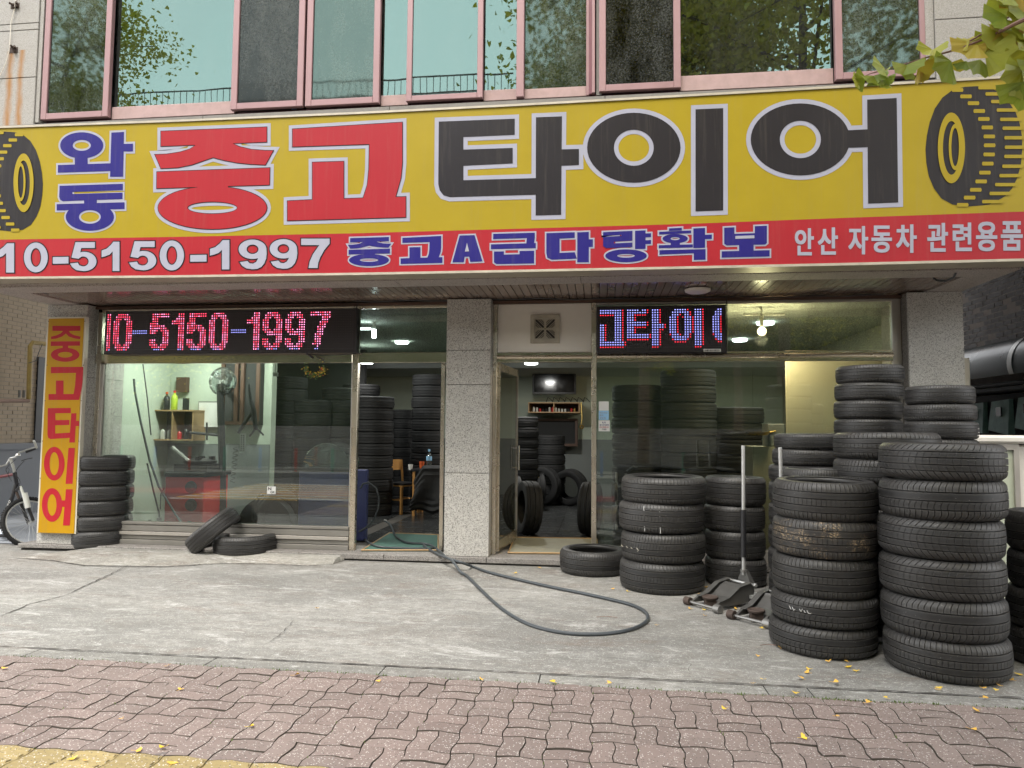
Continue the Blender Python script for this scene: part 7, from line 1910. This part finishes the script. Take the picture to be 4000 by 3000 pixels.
# fence across the road with coloured pickets, low wall behind
MT['fence_g'] = plain('fence_grey', (.16, .15, .14), .6, .2)
fe = thing('roadside_fence', 'low metal road fence with coloured flat pickets across the road', 'fence', (0, -5.9, -.1))
m = MB(); m.tube([(-16, -5.9, .82), (14, -5.9, .82)], .02, 6); m.tube([(-16, -5.9, .12), (14, -5.9, .12)], .02, 6); part('fence_rails', m, MT['fence_g'], fe)
MT['pk0'] = plain('picket_green', (.10, .25, .17), .5); MT['pk1'] = plain('picket_blue', (.08, .16, .42), .5); MT['pk2'] = plain('picket_red', (.42, .08, .05), .5)
m = MB()
for i in range(200):
    x = -16 + i * .15
    if i % 8 != 3: m.box(x, x + .018, -5.91, -5.89, .12, .82)
part('fence_bars', m, MT['fence_g'], fe, kind='stuff')
for i in range(25):
    x = -16 + (i * 8 + 3) * .15; m = MB(); m.box(x - .04, x + .05, -5.93, -5.90, .05, .84); part('picket', m, MT['pk%d' % (i % 3)], fe)
m = MB(); m.box(-30, 26, -9.6, -9.3, 0, 1.5); single('retaining_wall', m, MT['kerb'], 'long low concrete wall beyond the fence across the road', 'wall')
m = MB(); m.box(-40, 36, -13.5, -12.5, 0, 7.5); single('hedge_bank', m, plain('dark_hedge', (.03, .045, .02), .9, var=.5, scale=2, bump=.6), 'dark green bank of hedge far across the road', 'hedge')
rl = thing('rooftop_railing', 'thin metal railing along a distant roof, reflected in upstairs windows', 'railing', (-20, -18.3, 17.1))
m = MB()
for z in (17.2, 18.0): m.tube([(-34, -18.3, z), (-4, -18.3, z)], .04, 5)
for i in range(94): m.tube([(-34 + i * .32, -18.3, 17.2), (-34 + i * .32, -18.3, 18.0)], .018, 4)
part('railing_bars', m, MT['fence_g'], rl, kind='stuff')
m = MB(); m.box(-34, -4, -26, -18.2, 0, 17.1); single('far_building', m, MT['greyp'], 'plain grey building far across the road behind the trees', 'building')

# ================================================================ SMALL STUFF ON THE GROUND
ci = {'p': 0, 'c': 0}
def fallen(x, y, s_, mat):
    p = onZ(x, y, .003); m = MB(); a = R.uniform(0, 6.28)
    fan(p + Vector((0, 0, .004)), Vector((math.cos(a), math.sin(a), R.uniform(-.05, .25))), Vector((R.uniform(-.3, .3), R.uniform(-.3, .3), 1)), s_, m, R.random() < .5, R.uniform(.1, .45))
    e = p - Vector((math.cos(a), math.sin(a), 0)) * s_ * .8; m.tube([p + Vector((0, 0, .004)), e + Vector((0, 0, .006))], .0009, 4)
    onp = p.y < 4.15
    near_jack = 2600 < x < 3150 and y < 2480
    lab = (('yellow ginkgo leaf fallen on the tactile strip at lower left' if p.y < 3.02 else 'yellow ginkgo leaf fallen on red pavers in left half' if x < 2000 else 'yellow ginkgo leaf fallen on red pavers in right half') if onp else 'orange ginkgo leaf lying around the trolley jacks' if near_jack else 'yellow ginkgo leaf fallen beside the foot of the tall right stack' if x > 3580 else 'yellow ginkgo leaf fallen in front of the open five-tyre stack' if x > 2900 else 'yellow ginkgo leaf fallen on the grey concrete apron')
    single('fallen_leaf', m, MT[mat], lab, 'leaf', 'fallen leaves on the pavers' if onp else 'fallen leaves around the trolley jacks' if near_jack else 'fallen leaves on the concrete')
for x, y in [(656, 2603), (700, 2698), (478, 2808), (530, 2935), (285, 2962), (340, 2972), (668, 2990), (10, 2615), (972, 2842), (645, 2920), (1885, 2655), (2165, 2668), (2375, 2672), (2835, 2770), (3265, 2800), (3112, 2708), (3385, 2748), (3465, 2730), (3820, 2775), (3840, 2728), (3130, 2885), (3790, 2850), (1235, 2377), (2008, 2240), (2395, 2303), (2455, 2312),
             (2110, 2220), (2942, 2672), (2985, 2656), (2960, 2567), (3238, 2588), (3310, 2587), (3135, 2653), (3160, 2630), (3165, 2615), (3255, 2667), (3345, 2625), (3672, 2693), (3835, 2687), (3905, 2679), (3960, 2660), (3985, 2640), (3670, 2697), (2565, 2443), (1150, 2640), (1480, 2665), (3050, 2535), (3310, 2603), (3890, 2700),
             (2756, 2407), (2758, 2296), (2735, 2322), (2750, 2385), (2820, 2385), (2884, 2282), (2925, 2350), (2910, 2345), (2880, 2380), (2918, 2375), (2980, 2457), (3000, 2360), (2780, 2290), (2700, 2380), (2850, 2395)]:
    fallen(x, y, R.uniform(.016, .030), R.choice(['leaf_y', 'leaf_o', 'leaf_o']))
# moss and weeds in the joints near the edging strip
MT['moss'] = plain('moss_green', (.09, .13, .03), .9, var=.4, scale=40)
m = MB()
for i in range(900):
    k = R.random()
    if k < .45: x = R.uniform(-3.8, 2.3); y = 4.145 + R.gauss(0, .004)
    elif k < .75: x = 1.1 + R.gauss(0, .35); y = 4.13 + R.gauss(0, .006)
    else: x = (R.randrange(-20, 14)) * PM - .04 + R.gauss(0, .004); y = R.uniform(2.9, 4.1); x, y = warp(x, y)
    h = R.uniform(.002, .010); a = R.uniform(0, 6.28); dx, dy = math.cos(a) * .004, math.sin(a) * .004
    m.add([(x - dx, y - dy, -.006), (x + dx, y + dy, -.006), (x + dy * 1.5, y - dx * 1.5, h)], [(0, 1, 2)])
o = link('joint_moss', m.mesh('joint_moss', MT['moss'], fix=False)); props(o, 'tiny tufts of moss and weeds in the paving joints', 'moss', kind='stuff')
# short dry twigs
for x, y, L_, lb in ((2330, 2410, .16, 'thin dry twig lying inside the hose loop'), (2970, 2520, .1, 'thin curled wire lying by the stack of five tyres')):
    p = onZ(x, y, .008); m = MB(); m.tube([p, p + Vector((L_ * .5, .02, .003)), p + Vector((L_, -.01, .006))], .0022, 5); single('dry_twig', m, MT['twig'], lb, 'twig')
# paper tag on the narrow-tyred stack
P = [onY(3675, 1659, 6.02), onY(3699, 1662, 6.06), onY(3703, 1698, 6.06), onY(3674, 1695, 6.02)]
P = [onY(3788, 1660, 6.0), onY(3825, 1664, 6.12), onY(3827, 1697, 6.12), onY(3790, 1694, 6.0)]
m = MB(); m.add([tuple(p) for p in P] + [tuple(p + Vector((0, .006, 0))) for p in P], [(0, 1, 2, 3), (7, 6, 5, 4), (0, 4, 5, 1), (1, 5, 6, 2), (2, 6, 7, 3), (3, 7, 4, 0)]); single('tyre_tag', m, MT['paper'], 'white printed paper tag stuck on a tyre beside the right column', 'tag')
